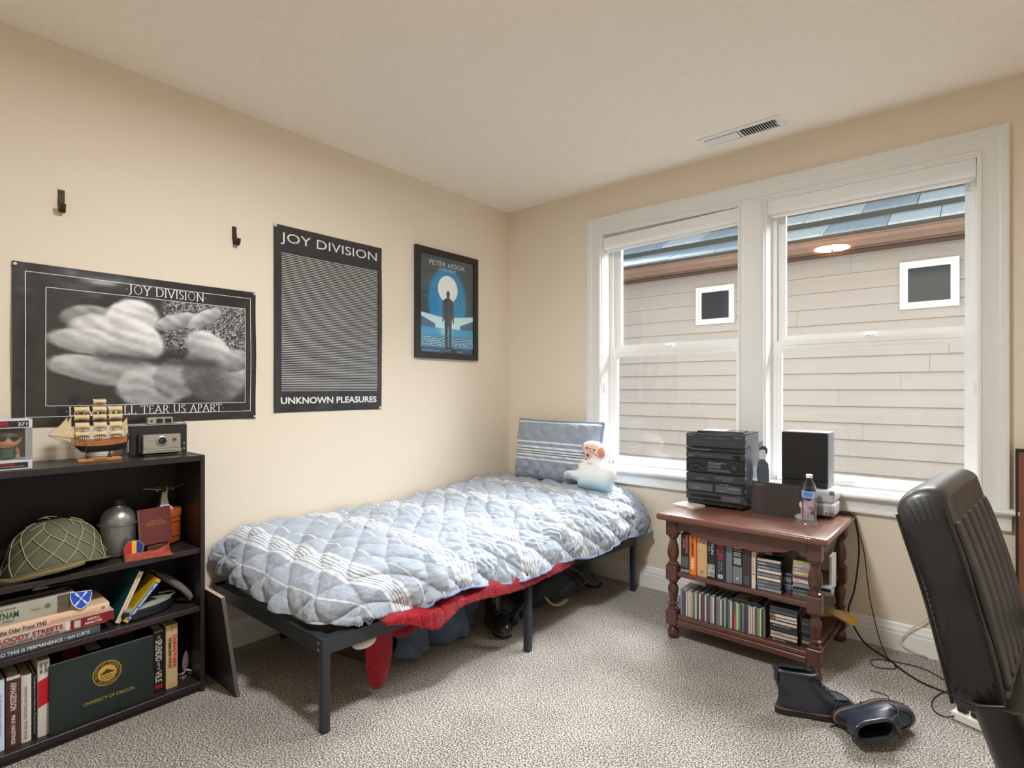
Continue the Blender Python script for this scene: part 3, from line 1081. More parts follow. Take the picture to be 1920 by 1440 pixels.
keep = ins.copy()
keep[1:] |= ins[:-1]; keep[:-1] |= ins[1:]; keep[:, 1:] |= ins[:, :-1]; keep[:, :-1] |= ins[:, 1:]
k2 = keep.copy()
keep2 = ins.copy()
for dj in (-1, 0, 1):
    for di in (-1, 0, 1):
        keep2 |= np.roll(np.roll(ins, dj, 0), di, 1)
vid = {}
mbd = MB()
vs = []
for j in range(120):
    for i in range(120):
        if keep2[j, i]:
            if ins[j, i]:
                x, z, y = GX[j, i], GZ[j, i], th_[j, i]
            else:
                r_ = snap(i, j); x, z, y = r_[0], r_[1], 0.0
            vid[i, j, 0] = len(vs); vs.append((x, -y - .004, z))
            vid[i, j, 1] = len(vs); vs.append((x, y + .004, z))
fs = []
for j in range(119):
    for i in range(119):
        c4_ = [(i, j), (i + 1, j), (i + 1, j + 1), (i, j + 1)]
        if all(keep2[c[1], c[0]] for c in c4_) and any(ins[c[1], c[0]] for c in c4_):
            fs.append(tuple(vid[c[0], c[1], 0] for c in c4_))
            fs.append(tuple(vid[c[0], c[1], 1] for c in c4_)[::-1])
mbd.add(vs, fs)
m_plush = mat('plush_print', (255, 255, 255), .9, attr='print', sheen=.3, spec=.15)
body = mbd.build('body', m_plush, dog, smooth=80)


def pup(x, y, z):
    s = .00335 / 4.36
    X_ = 1320 + x / s; Y_ = 612 - z / s  # back to the traced frame
    white = np.array([.95, .95, .95])
    blue = np.array([.60, .74, .82])
    t_ = sm(Y_, 450, 610)
    c = [white[i] * (1 - t_) + blue[i] * t_ for i in range(3)]
    r, g, b = c

    def blob(cx, cy, rx, ry, col, s0=.6, rot=0):
        nonlocal r, g, b
        ca, sa = math.cos(rot), math.sin(rot)
        dx, dy = (X_ - cx), (Y_ - cy)
        q = np.sqrt(((dx * ca + dy * sa) / rx) ** 2 + ((-dx * sa + dy * ca) / ry) ** 2)
        k_ = 1 - sm(q, s0, 1)
        r = r * (1 - k_) + col[0] * k_; g = g * (1 - k_) + col[1] * k_; b = b * (1 - k_) + col[2] * k_
    blob(1360, 275, 130, 90, (.90, .78, .73), .3)
    blob(1255, 240, 32, 30, (.85, .66, .55))
    blob(1440, 290, 34, 58, (.80, .56, .46))
    blob(1330, 262, 70, 9, (.70, .45, .38), .2)
    blob(1345, 285, 70, 7, (.72, .47, .40), .2, .2)
    blob(1395, 310, 70, 7, (.72, .47, .40), .2, .6)
    blob(1310, 252, 13, 9, (.30, .18, .15), .3)
    blob(1382, 272, 15, 10, (.30, .18, .15), .3)
    blob(1325, 322, 58, 46, (.82, .64, .58), .3)
    blob(1322, 318, 19, 17, (.36, .20, .17), .4)
    blob(1300, 350, 30, 10, (.55, .32, .28), .2, .3)
    blob(1272, 378, 16, 6, (.40, .25, .22), .2)
    blob(1345, 385, 50, 22, (.86, .80, .78), .2)
    blob(1135, 495, 60, 30, (.72, .78, .84), .3)
    blob(1350, 590, 150, 30, (.62, .76, .84), .2)
    return r, g, b


print_attr(body, pup)
MB().tube([(x, 0, z) for x, z in OUT[::2]], .0045, 6, closed=True).build('seam', mat('seam_white', (232, 234, 236), .85), dog)

# ---------------------------------------------------------------- red fleece blanket pushed out between quilt and frame
m_red = mat('red_fleece', (176, 26, 42), .95, sheen=.2, spec=.08, bump=(150, 1.0, .010), var=(70, (132, 14, 30), .6))
bl = thing('fleece_blanket', 'red fleece blanket hanging out from under the quilt', 'blanket', (1.05, -1.7, .36))
Mn = Matrix.Translation((-1.05, 1.7, -.36))
# hem band over the rail: outer edge runs along points (y, lower z)
ctrl = [(-2.02, .380, 1.085), (-1.93, .358, 1.105), (-1.86, .325, 1.122), (-1.80, .300, 1.132), (-1.74, .318, 1.130), (-1.66, .345, 1.122), (-1.58, .352, 1.125), (-1.48, .345, 1.135), (-1.38, .336, 1.148), (-1.28, .330, 1.158), (-1.18, .332, 1.162), (-1.06, .338, 1.166), (-.94, .340, 1.172), (-.86, .350, 1.172), (-.80, .362, 1.165)]
sp = spline(ctrl, 6)


def band(a, b):
    q = sp[min(int(a * (len(sp) - 1)), len(sp) - 1)]
    y, zl, xo = q.x, q.y, q.z
    rx = .99 + .095 * (y + 2.25) / 1.0 * .95  # rail line
    # section: starts on the slats, rises over the rail, falls outside
    fold = .020 * math.sin(b * 7 + a * 30) * (1 - b) * b * 2
    t_ = b
    x = rx - .14 + (xo - rx + .14) * min(1, t_ * 1.35)
    top = .372 + .018 * math.sin(a * 40) * .5 + fold
    lower = zl - .01
    k_ = max(0, (t_ - .62) / .38)
    z = top * (1 - k_ ** 1.5) + lower * k_ ** 1.5 + (.018 * math.sin(math.pi * min(1, t_ * 1.2)))
    return (x, y, z)


g = MB(Mn).grid(band, 100, 24)
o = g.build('hem_fold', m_red, bl, smooth=80)
sd = o.modifiers.new('s', 'SOLIDIFY'); sd.thickness = .014; sd.offset = 0
# the long corner hanging down inside the rail
rings = []
for z, xc, yc, rx_, ry_ in ((.37, .94, -1.96, .05, .075), (.30, .935, -1.955, .035, .068), (.22, .93, -1.95, .028, .068), (.14, .925, -1.945, .026, .064), (.075, .92, -1.942, .026, .052), (.040, .918, -1.94, .022, .036), (.028, .918, -1.94, .012, .018)):
    rings.append([(xc + rx_ * math.cos(a) * (1 + .25 * math.sin(3 * a + z * 20)), yc + ry_ * math.sin(a) * (1 + .10 * math.cos(5 * a)), z + .006 * math.sin(2 * a)) for a in [2 * math.pi * i / 28 for i in range(28)]])
MB(Mn).loft(rings).build('hanging_corner', m_red, bl, smooth=80, sub=1)
lp = spline([(.86, -1.86, .345), (.86, -1.83, .25), (.865, -1.78, .205), (.87, -1.72, .212), (.88, -1.68, .26), (.88, -1.66, .345)], 6)
MB(Mn).tube(lp, .032, 12, flat_=.7).build('hanging_loop', m_red, bl, smooth=80)
sp2 = spline([(.80, -2.10, .372), (.83, -2.06, .378), (.86, -2.0, .382), (.9, -1.95, .38)], 5)
MB(Mn).tube(sp2, .022, 10).build('crumpled_fold', m_red, bl, smooth=80)

# white plush ear/pouch showing under the rail beside the blanket
o = MB().ball((0, 0, 0), .05, .035, .022, 20).build('white_cloth', mat('white_felt', (222, 220, 214), .9, bump=(60, .4, .003)))
o.location = (.965, -2.045, .275)
o.rotation_euler = (0, R_(-10), R_(70))
tag(o, 'small rounded white cloth peeking below the side rail beside the red blanket', 'cloth')

# ---------------------------------------------------------------- blue-grey comforter stuffed under the bed
m_bg = mat('slate_cotton', (92, 108, 130), .85, spec=.15, sheen=.2, bump=(30, .5, .006))


def comf(a, b):
    # a along y (-1.70 .. -.98), b from the floor front up and back under the bed
    y = -1.72 + .55 * a
    front = .74 + .06 * math.sin(a * 3.2) + .035 * math.sin(a * 13) + .018 * math.sin(a * 29)
    hgt = .30 * (.75 + .25 * math.sin(a * math.pi)) 
    z = .012 + hgt * math.sin(b * math.pi / 2) ** .8 + .012 * math.sin(a * 31 + b * 9) * (1 - b) + .010 * math.sin(b * 22 + a * 12)
    x = front - .30 * b ** 2.2 + .022 * math.sin(b * 14 + a * 10)
    return (x, y + .02 * math.sin(b * 5), z)


o = MB().grid(comf, 80, 40).build('comforter', m_bg, smooth=80)
sd = o.modifiers.new('s', 'SOLIDIFY'); sd.thickness = .02; sd.offset = 1
tag(o, 'crumpled slate blue comforter stuffed under the bed beside the red blanket', 'comforter')
# ================================================================ bookcase and everything on it
m_esp = mat('espresso_laminate', (46, 38, 38), .38, spec=.45, bump=(180, .08, .0006), stretch=(1, .12, 1), var=(12, (38, 32, 32), 1))
SX0, SX1, SYR, SYL = .020, .318, -2.413, -3.213
bc = thing('bookcase', 'espresso-brown open bookcase against the left wall beside the bed', 'bookcase', (.17, -2.8, 0))
Ms = Matrix.Translation((-.17, 2.8, 0))
for y in (SYR - .018, SYL):
    MB(Ms).rbox(SX0, SX1, y, y + .018, 0, 1.029, .0012).build('side_panel', m_esp, bc, smooth=0)
MB(Ms).rbox(SX0, SX1 - .001, SYL + .0185, SYR - .0185, 1.004, 1.028, .0012).build('top_board', m_esp, bc, smooth=0)
for z in (.603, .350):
    MB(Ms).rbox(SX0 + .006, SX1 - .008, SYL + .0185, SYR - .0185, z, z + .022, .0012).build('shelf', m_esp, bc, smooth=0)
MB(Ms).rbox(SX0 + .006, SX1 - .002, SYL + .0185, SYR - .0185, .022, .044, .0012).build('bottom_board', m_esp, bc, smooth=0)
MB(Ms).rbox(SX1 - .03, SX1 - .012, SYL + .0185, SYR - .0185, 0.0, .0215, .001).build('kick_board', m_esp, bc, smooth=0)
MB(Ms).box(SX0, SX0 + .005, SYL + .0185, SYR - .0185, .045, 1.003).build('back_panel', mat('back_panel_dark', (30, 27, 28), .6), bc, smooth=0)
ph = MB(Ms)
for x in (SX0 + .06, SX1 - .045):
    for k in range(22):
        z = .12 + k * .038
        if any(abs(z - q) < .02 for q in (.361, .614)):
            continue
        ph.cyl((x, SYR - .0185, z), (x, SYR - .0180, z), .0028, n=8)
o = ph.build('peg_hole', mat('raw_board', (168, 152, 130), .8), bc)
o['kind'] = 'stuff'

m_page = mat('book_pages', (222, 210, 186), .9, bump=(900, .3, .0004), stretch=(1, 1, 6))
m_page_d = mat('book_pages_tan', (196, 178, 148), .9)


def book(label, M, t, h, d, cover, page=None, hard=.003, group='books', name='book', rough=.45, cat='book'):
    """local: spine faces -Y, thickness along X, height along Z, depth along +Y"""
    o = bpy.data.objects.new(name, None)
    COL.objects.link(o)
    o.matrix_world = M
    tag(o, label, cat, group)
    c = MB()
    e = min(hard, t * .2)
    if isinstance(cover, bpy.types.Material):
        m = cover
    else:
        m = flat(cover, rough)
    n = 5
    out = [(0, d), (0, .003)] + [(t / 2 - t / 2 * math.cos(a), .003 - .003 * math.sin(a)) for a in [math.pi * i / n for i in range(1, n)]] + [(t, .003), (t, d), (t - e, d), (t - e, .006), (e, .006), (e, d)]
    c.prism(out[::-1], 0, h)
    c.build('cover', m, o, smooth=30)
    MB().box(e, t - e, .006, d - .003, .003, h - .003).build('pages', page or m_page, o, smooth=0)
    o['_t'] = t; o['_h'] = h
    return o


def spine(o, s, z0, z1, col, x=.5, size=.6, bold=0.0):
    """lettering down the spine between heights z0 (top) and z1, centred at fraction x of the thickness"""
    t = o['_t']
    M = frame((t * x - size * t / 2, -.0006, z0), (0, 0, -1), (1, 0, 0))
    return text(s, flat(col, .5), o, M, h=size * t, w=z0 - z1, bold=bold)


def band(o, z0, z1, col, x0=0.04, x1=.96, name='spine_band', yy=-.0004, rough=.45):
    t = o['_t']
    return MB().box(t * x0, t * x1, yy, .002, z0, z1).build(name, flat(col, rough), o, smooth=0)


STAND = Matrix.Rotation(R_(90), 4, 'Z')                       # spine faces +X
LIE = Matrix(((0, -1, 0, 0), (0, 0, -1, 0), (1, 0, 0, 0), (0, 0, 0, 1)))   # spine faces +X, book lies flat


def on_shelf(x, y, z, M):
    return Matrix.Translation((x, y, z)) @ M


# ---- bottom compartment
ZB = .0445
GB = 'books standing on the bottom shelf of the bookcase'
b = book('pale blue paperback at the far left of the bottom shelf', on_shelf(.275, -3.100, ZB, STAND), .044, .250, .17, (196, 208, 226), group=GB)
spine(b, 'THE SECRET HISTORY', .20, .05, (90, 110, 160), .72, .16)
b = book('brown hardback titled Armageddon on the bottom shelf', on_shelf(.275, -3.053, ZB, STAND), .040, .252, .18, mat('armageddon_jacket', (92, 52, 44), .4, var=(30, (60, 34, 30), 1)), group=GB)
spine(b, 'ARMAGEDDON', .228, .13, (226, 216, 206), .5, .42, .01)
spine(b, 'MAX HASTINGS', .112, .01, (226, 216, 206), .5, .28, .02)
band(b, .240, .2515, (206, 196, 182))
b = book('cream paperback titled Unknown Pleasures on the bottom shelf', on_shelf(.275, -3.012, ZB, STAND), .028, .240, .17, (206, 200, 190), group=GB)
spine(b, 'UNKNOWN PLEASURES  PETER HOOK', .20, .01, (60, 58, 56), .45, .30)
b = book('slim black paperback between the cream and the red and white book', on_shelf(.275, -2.983, ZB, STAND), .015, .238, .16, (26, 26, 28), group=GB)
spine(b, 'Touching From a Distance  Deborah Curtis', .228, .02, (176, 176, 176), .5, .42)
b = book('thick red and white paperback at the left edge of the diploma folder', on_shelf(.278, -2.967, ZB, STAND), .034, .278, .18, (214, 208, 200), group=GB)
M_ = frame((0, -.0004, 0), (1, 0, 0), (0, 0, 1))
MB().prism([(.001, .108), (.033, .120), (.033, .215), (.001, .204)], 0, .0002, M_ @ Matrix.Translation((0, 0, .0001))).build('spine_band', flat((190, 22, 34), .45), b, smooth=0)
spine(b, 'DANIEL', .268, .228, (58, 54, 54), .68, .26, .02)
spine(b, 'RACHEL', .268, .228, (58, 54, 54), .30, .26, .02)
spine(b, 'Rock n Roll', .195, .125, (70, 10, 18), .40, .30)
spine(b, 'Walls Come', .19, .135, (70, 10, 18), .74, .24)

# diploma folder
fd = thing('diploma_folder', 'dark green diploma folder with gold seal standing on the bottom shelf', 'folder', (.292, -2.936, ZB), (0, -3, 0))
FW, FH = .335, .252
Mf = frame((.0062, 0, 0), (0, 1, 0), (0, 0, 1))
m_green = mat('green_leatherette', (30, 44, 42), .42, bump=(260, .5, .001), var=(14, (24, 36, 34), 1))
MB().rbox(-.006, .0, 0, FW, 0, FH, .0015).build('back_cover', m_green, fd, smooth=0)
MB().rbox(.0015, .006, 0, FW, 0, FH, .0015).build('front_cover', m_green, fd, smooth=0)
MB().box(0, .0014, .004, FW - .002, .003, FH - .003).build('inner_sheet', m_page, fd, smooth=0)
m_gold = mat('gold_foil', (214, 178, 92), .35, metal=.75, spec=.6)
emb = MB()
for q in (.018, .022):
    for a in ((q, FW - q, q, q + .0007), (q, FW - q, FH - q - .0007, FH - q), (q, q + .0007, q, FH - q), (FW - q - .0007, FW - q, q, FH - q)):
        emb.box(.006, .0062, a[0], a[1], a[2], a[3])
emb.build('embossed_border', mat('green_deep', (18, 28, 27), .5), fd, smooth=0)
CX, CZ, RR = .176, .160, .047


def ring_(r0, r1, d, n=64):
    mb = MB(Mf)
    vs = [(CX + r * math.cos(2 * math.pi * i / n), CZ + r * math.sin(2 * math.pi * i / n), d) for r in (r0, r1) for i in range(n)]
    return mb.add(vs, [(i, n + i, n + (i + 1) % n, (i + 1) % n) for i in range(n)])


def disc_(r, d, cx=None, cz=None, n=48):
    cx = CX if cx is None else cx; cz = CZ if cz is None else cz
    return MB(Mf).plate([(cx + r * math.cos(2 * math.pi * i / n), cz + r * math.sin(2 * math.pi * i / n), d) for i in range(n)])


sealp = disc_(RR, .0003).build('seal', m_gold, fd, smooth=0)
ring_(RR * .66, RR * .93, .0005).build('seal_ring', mat('seal_brown', (58, 44, 26), .6), fd, smooth=0)
disc_(RR * .63, .0006).build('seal_field', mat('gold_bright', (228, 182, 78), .35, metal=.6), fd, smooth=0)
mtn = MB(Mf)
mtn.plate([(CX - .028, CZ + .000, .0008), (CX - .018, CZ + .004, .0008), (CX - .008, CZ + .011, .0008), (CX, CZ + .017, .0008), (CX + .006, CZ + .012, .0008), (CX + .016, CZ + .006, .0008), (CX + .028, CZ + .001, .0008), (CX + .016, CZ - .001, .0008), (CX - .014, CZ - .003, .0008)][::-1])
for k in range(7):
    mtn.box(CX - .024 + k * .001, CX + .024 - k * .002, CZ - .008 - k * .0028, CZ - .0070 - k * .0028, .0007, .0008)
mtn.build('seal_mountain', mat('seal_brown', (58, 44, 26), .6), fd, smooth=0)


def arc_text(s, r, a0, a1, h, m, parent, top=True):
    n = len(s)
    for i, ch in enumerate(s):
        if ch == ' ':
            continue
        a = a0 + (a1 - a0) * (i + .5) / n
        ca, sa = math.cos(a), math.sin(a)
        xd = (0, sa, -ca) if top else (0, -sa, ca)
        yd = (0, ca, sa) if top else (0, -ca, -sa)
        rr = r - h / 2 if top else r + h / 2
        text(ch, m, parent, frame((.0062 + .0010, CX + rr * ca, CZ + rr * sa), xd, yd), h=h, align='CENTER', name='seal_letter')


arc_text('UNIVERSITAS OREGONENSIS', RR * .795, R_(205), R_(-25), .0062, m_gold, sealp)
arc_text('MENS AGITAT MOLEM', RR * .795, R_(222), R_(318), .0062, m_gold, sealp, top=False)
tx = text('UNIVERSITY OF OREGON', m_gold, fd, frame((.0064, .100, .062), (0, 1, 0), (0, 0, 1)), h=.0125, w=.165, bold=.01)

b = book('dark red hardback lying behind the diploma folder', on_shelf(.17, -2.875, ZB + .0, STAND), .055, .262, .12, (112, 18, 26), group=GB)
b = book('dark red grained ledger beside the one behind the diploma folder, nearly hidden', on_shelf(.19, -2.80, ZB, STAND), .05, .225, .12, (70, 40, 34), group=GB)
b = book('black paperback with white lettering beside the tan book on the bottom shelf', on_shelf(.262, -2.5945, ZB, STAND), .041, .262, .17, (26, 22, 22), group=GB)
spine(b, 'LARSON', .2605, .2605 - .001, (226, 220, 210), .5, .1) if False else None
text('LARSON', flat((214, 204, 190), .5), b, frame((.004, -.0006, .247), (1, 0, 0), (0, 0, 1)), w=.033, h=.009)
spine(b, 'THE', .236, .222, (214, 204, 190), .5, .22)
spine(b, 'SPLENDID', .216, .128, (226, 220, 210), .5, .58, .01)
spine(b, 'AND THE', .122, .090, (214, 204, 190), .5, .22)
spine(b, 'VILE', .086, .038, (226, 220, 210), .5, .58, .01)
MB().box(.006, .036, -.0006, 0, .012, .028).build('imprint', flat((150, 40, 40), .5), b, smooth=0)
b = book('tan paperback with red and black lettering at the right of the bottom shelf', on_shelf(.272, -2.549, ZB, STAND), .044, .268, .18, mat('tan_jacket', (214, 184, 140), .5, var=(12, (200, 166, 120), 1)), group=GB)
spine(b, 'STALINGRAD TO BERLIN', .222, .085, (206, 34, 34), .72, .34, .03)
spine(b, 'THE GERMAN DEFEAT IN THE EAST', .215, .085, (30, 26, 24), .32, .26, .03)
spine(b, 'ZIEMKE', .263, .240, (120, 90, 60), .5, .14)
text('FORWARD', flat((120, 60, 40), .5), b, frame((.012, -.0006, .012), (1, 0, 0), (0, 0, 1)), w=.02, h=.004)

# rolled papers and pencils lying on the book tops behind the folder
GR = 'rolled papers above the books behind the diploma folder'
for k, (y0, y1, x, z, r, c, lab) in enumerate((( -2.735, -2.66, .195, .312, .0075, (206, 160, 132), 'pink-tan rolled paper lying left above the diploma folder'),
                                               (-2.72, -2.64, .215, .318, .006, (196, 44, 62), 'red rolled paper lying above the diploma folder'),
                                               (-2.655, -2.60, .20, .314, .006, (214, 190, 160), 'cream rolled paper lying behind the black paperback'),
                                               (-2.60, -2.44, .13, .318, .0045, (186, 150, 96), 'long tan wooden ruler lying across the rightmost book tops'))):
    pass
rolls = [(-2.735, -2.665, .19, .3105, .008, (206, 160, 132), 'pink-tan rolled paper poking up left above the diploma folder'),
         (-2.712, -2.655, .212, .3155, .0065, (196, 44, 62), 'red rolled paper lying over the diploma folder'),
         (-2.652, -2.605, .205, .3155, .006, (220, 196, 164), 'cream rolled paper lying just left of the black paperback')]
for y0, y1, x, z, r, c, lab in rolls:
    o = MB().lathe([(r * .6, 0), (r, 0), (r, y1 - y0), (r * .6, y1 - y0)], 14, TR(0, 0, 0, -90)).build('paper_roll', flat(c, .7))
    o.location = (x, y0, z)
    tag(o, lab, 'paper roll', 'rolled papers above the diploma folder')
o = MB().rbox(-.009, .009, 0, .20, 0, .005, .001).build('wooden_ruler', mat('ruler_wood', (190, 156, 104), .5))
o.location = (.15, -2.632, .3160)
tag(o, 'thin wooden ruler lying across the tops of the rightmost lower books', 'ruler')
# book behind, carrying the rolls
b = book('navy hardback hidden behind the diploma folder, right half', on_shelf(.17, -2.75, ZB, STAND), .115, .2645, .12, (30, 34, 48), group=GB)

# feathered trinket
t = thing('feather_trinket', 'small silver trinket with an upright feather beside the tan paperback', 'trinket', (.20, -2.452, ZB))
fe = []
for k in range(9):
    z = k / 8
    w = .014 * math.sin(math.pi * (.12 + .86 * z)) ** .7
    fe.append([(.002, -w + .004 * z, .022 + .085 * z), (.0, 0 + .004 * z, .022 + .085 * z), (-.002, w + .004 * z, .022 + .085 * z), (.0, 0.001 + .004 * z, .022 + .085 * z)])
MB().loft(fe).build('feather', mat('feather_mauve', (132, 104, 104), .8, bump=(200, .5, .001)), t)
m_silver = mat('tarnished_silver', (168, 164, 158), .35, metal=.8, bump=(150, .4, .001))
MB().tube(spline([(.0, -.03, .012), (.012, -.012, .016), (.004, .004, .022), (.014, .022, .014), (.02, .03, .006)], 6), .005, 8).build('body', m_silver, t)
MB().tube([(.012 + .013 * math.cos(a), .024 + .016 * math.sin(a), .009) for a in [2 * math.pi * i / 20 for i in range(20)]], .0025, 6, closed=True).build('ring', m_silver, t)
MB().lathe([(.016, 0), (.015, .003), (.006, .004)], 16, TR(.01, -.012, 0)).build('foot', m_silver, t)

# ---- middle compartment
ZM = .3725
GS = 'books stacked flat on the middle shelf'
b = book('grey hardback at the bottom of the stack on the middle shelf', on_shelf(.300, -2.785, ZM, LIE), .034, .33, .19, (74, 80, 90), group=GS, hard=.0025)
spine(b, 'SO THIS IS PERMANENCE', .292, .115, (232, 232, 230), .46, .36, .005)
spine(b, 'IAN CURTIS', .098, .033, (232, 232, 230), .46, .36, .005)
MB().box(.016, .017, -.0006, 0, .095, .110).build('spine_rule', flat((220, 220, 220), .5), b, smooth=0)
b = book('thin red and white booklet just above the grey hardback in the stack', on_shelf(.297, -2.765, ZM + .0345, LIE), .007, .33, .19, (204, 196, 190), group=GS, hard=.001)
band(b, 0, .33, (176, 40, 48), .05, .45)
b = book('red spined paperback titled Bloody Streets in the flat stack', on_shelf(.306, -2.742, ZM + .042, LIE), .037, .36, .20, mat('streets_jacket', (196, 188, 180), .4, var=(30, (158, 150, 146), 1)), group=GS, hard=.0015)
band(b, .0, .135, (126, 20, 32), .03, .97)
band(b, .105, .125, (196, 180, 170), .12, .85, yy=-.0005)
spine(b, 'BLOODY STREETS', .345, .158, (158, 24, 36), .64, .46, .03)
spine(b, 'THE SOVIET ASSAULT ON BERLIN', .352, .170, (40, 38, 40), .24, .24, .01)
spine(b, 'AARON S.', .085, .045, (232, 226, 220), .68, .26, .01)
spine(b, 'HAMILTON', .092, .040, (232, 226, 220), .30, .26, .01)
MB().lathe([(.008, 0), (.0082, .0006), (.004, .0007)], 16, frame((.019, -.0002, .020), (0, 0, 1), (1, 0, 0))).build('emblem', flat((224, 214, 206), .5), b)
band(b, .138, .150, (214, 206, 200), .10, .9, yy=-.0005)
b = book('peach paperback titled On the Oder Front 1945 in the flat stack', on_shelf(.302, -2.756, ZM + .0795, LIE), .032, .35, .20, mat('oder_jacket', (226, 196, 168), .45, var=(16, (216, 178, 146), 1)), group=GS, hard=.0015)
spine(b, 'On the Oder Front 1945', .340, .190, (44, 58, 94), .42, .50, .02)
spine(b, 'Generaloberst Gotthard Heinrici', .178, .045, (206, 120, 80), .40, .20)
MB().lathe([(.0065, 0), (.0067, .0006), (.003, .0007)], 16, frame((.016, -.0002, .020), (0, 0, 1), (1, 0, 0))).build('emblem', flat((150, 120, 100), .5), b)
b = book('thick grey history of Vietnam on top of the flat stack', on_shelf(.285, -2.862, ZM + .112, LIE), .066, .26, .19, mat('vietnam_jacket', (186, 184, 174), .5, var=(10, (150, 146, 134), 1)), group=GS, hard=.003)
spine(b, 'VIETNAM', .240, .158, (38, 92, 66), .50, .36, .02)
spine(b, 'Stanley Karnow', .225, .165, (60, 58, 54), .84, .16)
spine(b, 'A History', .20, .170, (60, 58, 54), .18, .16)
MB().box(.002, .064, -.0005, 0, .012, .050).build('spine_photo', mat('spine_photo_brown', (120, 104, 84), .6, var=(60, (70, 60, 50), 1), stretch=(1, 1, .2)), b, smooth=0)
MB().lathe([(.009, 0), (.0092, .0006), (.0075, .0007)], 16, frame((.036, -.0002, .078), (0, 0, 1), (1, 0, 0))).build('emblem', flat((110, 106, 98), .5), b)
spine(b, 'Penguin', .125, .095, (110, 106, 98), .5, .16)
# dark magazines on top of the Vietnam book
Mg = 'dark magazines on top of the flat book stack'
for k, (x, y, t_, c, lab) in enumerate(((.262, -2.87, .006, (44, 40, 36), 'dark magazine lying directly on the thick Vietnam book'), (.258, -2.885, .007, (84, 74, 62), 'brown-edged magazine second from the top above the Vietnam book'), (.265, -2.875, .005, (30, 30, 32), 'black magazine topmost on the flat stack under the pen'))):
    z = ZM + .1785 + sum((.006, .007, .005)[:k]) + .0004 * k
    b = book(lab, on_shelf(x, y, z, LIE), t_, .25, .17, c, page=m_page_d, hard=.0008, group=Mg, name='magazine', cat='magazine')
pen = thing('pen', 'silver capped dark pen lying on the magazines of the flat stack', 'pen', (.235, -2.93, ZM + .1975 + .005), (0, 0, -4))
MB().cyl((0, 0, 0), (0, .085, 0), .0048, .0048, 12).build('barrel', flat((40, 40, 44), .3), pen)
MB().cyl((0, -.045, 0), (0, 0, 0), .0055, .0055, 12).build('cap', m_silver, pen)
MB().rbox(-.0015, .0015, -.04, -.008, .0055, .0075, .0004).build('clip', m_silver, pen)

# shield patch
m_pat_b = mat('patch_blue', (26, 76, 186), .8, bump=(500, .6, .001))
m_pat_w = mat('patch_white', (216, 222, 230), .8, bump=(500, .6, .001))
pt = bpy.data.objects.new('shield_patch', None); COL.objects.link(pt)
pt.matrix_world = frame((.308, -2.846, ZM + .1130), Vector((.18, 1, .0)), Vector((-.30, .10, 1)))
tag(pt, 'blue shield patch with white crossed arms leaning on the book stack', 'patch')
shp = [(0, -.0), (.018, .010), (.030, .028), (.036, .052), (.036, .070), (-.036, .074), (-.036, .050), (-.028, .026), (-.016, .009)]
shp = [(x * .88, y * .88) for x, y in shp]
MB().prism(shp, 0, .002).build('backing', m_pat_b, pt, smooth=0)
rim_ = [(x, y, .0024) for x, y in shp]
MB().tube(rim_, .0016, 6, closed=True).build('border', m_pat_w, pt)
cr_ = MB()
for a in (52, 128):
    ca, sa = math.cos(R_(a)), math.sin(R_(a))
    c0 = (0, .038)
    cr_.tube([(c0[0] - .024 * ca, c0[1] - .024 * sa, .003), (c0[0] + .024 * ca, c0[1] + .024 * sa, .003)], .0018, 6)
    for s_ in (-1, 1):
        for l_ in (.016, .024):
            cr_.lathe([(.0001, .001), (.0042, .0018), (.0036, .003), (.0001, .0036)], 10, TR(c0[0] + s_ * l_ * ca, c0[1] + s_ * l_ * sa, .001))
cr_.build('crossed_arms', m_pat_w, pt)

# two paperbacks leaning on the flat stack
b = book('teal paperback with cream spine leaning on the flat book stack', Matrix.Translation((.262, -2.728, ZM + .0085)) @ Matrix.Rotation(R_(-24), 4, 'X') @ STAND, .018, .205, .14, (20, 84, 92), group='paperbacks leaning on the flat stack', hard=.0012)
band(b, .001, .204, (226, 202, 172), .02, .98)
spine(b, 'PHRASES AND VERBS  HANDBOOK', .19, .02, (120, 96, 74), .5, .34)
b = book('yellow and blue German phrasebook leaning beside the teal paperback', Matrix.Translation((.285, -2.735 + .030, ZM + .0140)) @ Matrix.Rotation(R_(-40), 4, 'X') @ STAND, .020, .185, .12, (196, 158, 28), group='paperbacks leaning on the flat stack', hard=.0012)
band(b, .012, .172, (30, 96, 176), .18, .94)
spine(b, 'BEST PHRASEBOOK, GERMAN', .166, .016, (226, 222, 196), .55, .46, .03)

# grey ribbed head-lamp shaped gadget with black cable heap
gd = thing('grille_gadget', 'black gadget with a silver grille lying on the middle shelf', 'gadget', (.225, -2.62, ZM), (0, 0, 8))
prof = [(-.085, -.045), (-.090, 0), (-.075, .04), (-.03, .058), (.03, .055), (.085, .03), (.120, .004), (.095, -.028), (.04, -.048), (-.03, -.055)]
prof = [(p_.x, p_.y) for p_ in spline([(y, x, 0) for y, x in prof], 4, closed=True)]
Mq = Matrix(((0, -1, 0, 0), (1, 0, 0, 0), (0, 0, 1, 0), (0, 0, 0, 1)))
rings = []
for z, s_ in ((0, .86), (.008, .98), (.030, 1.0), (.042, .93)):
    rings.append([(x * s_, y * s_, z + y * 0) for x, y in prof])
MB(Mq).loft(rings).build('base', mat('gadget_black', (26, 28, 32), .3), gd)
MB(Mq).loft([[(x * .93, y * .93, .0425) for x, y in prof], [(x * .90, y * .90, .050 + .12 * y) if False else (x * .90, y * .90, .050) for x, y in prof], [(x * .80, y * .80, .0535) for x, y in prof]]).build('faceplate', mat('gadget_grey', (142, 142, 132), .4), gd)
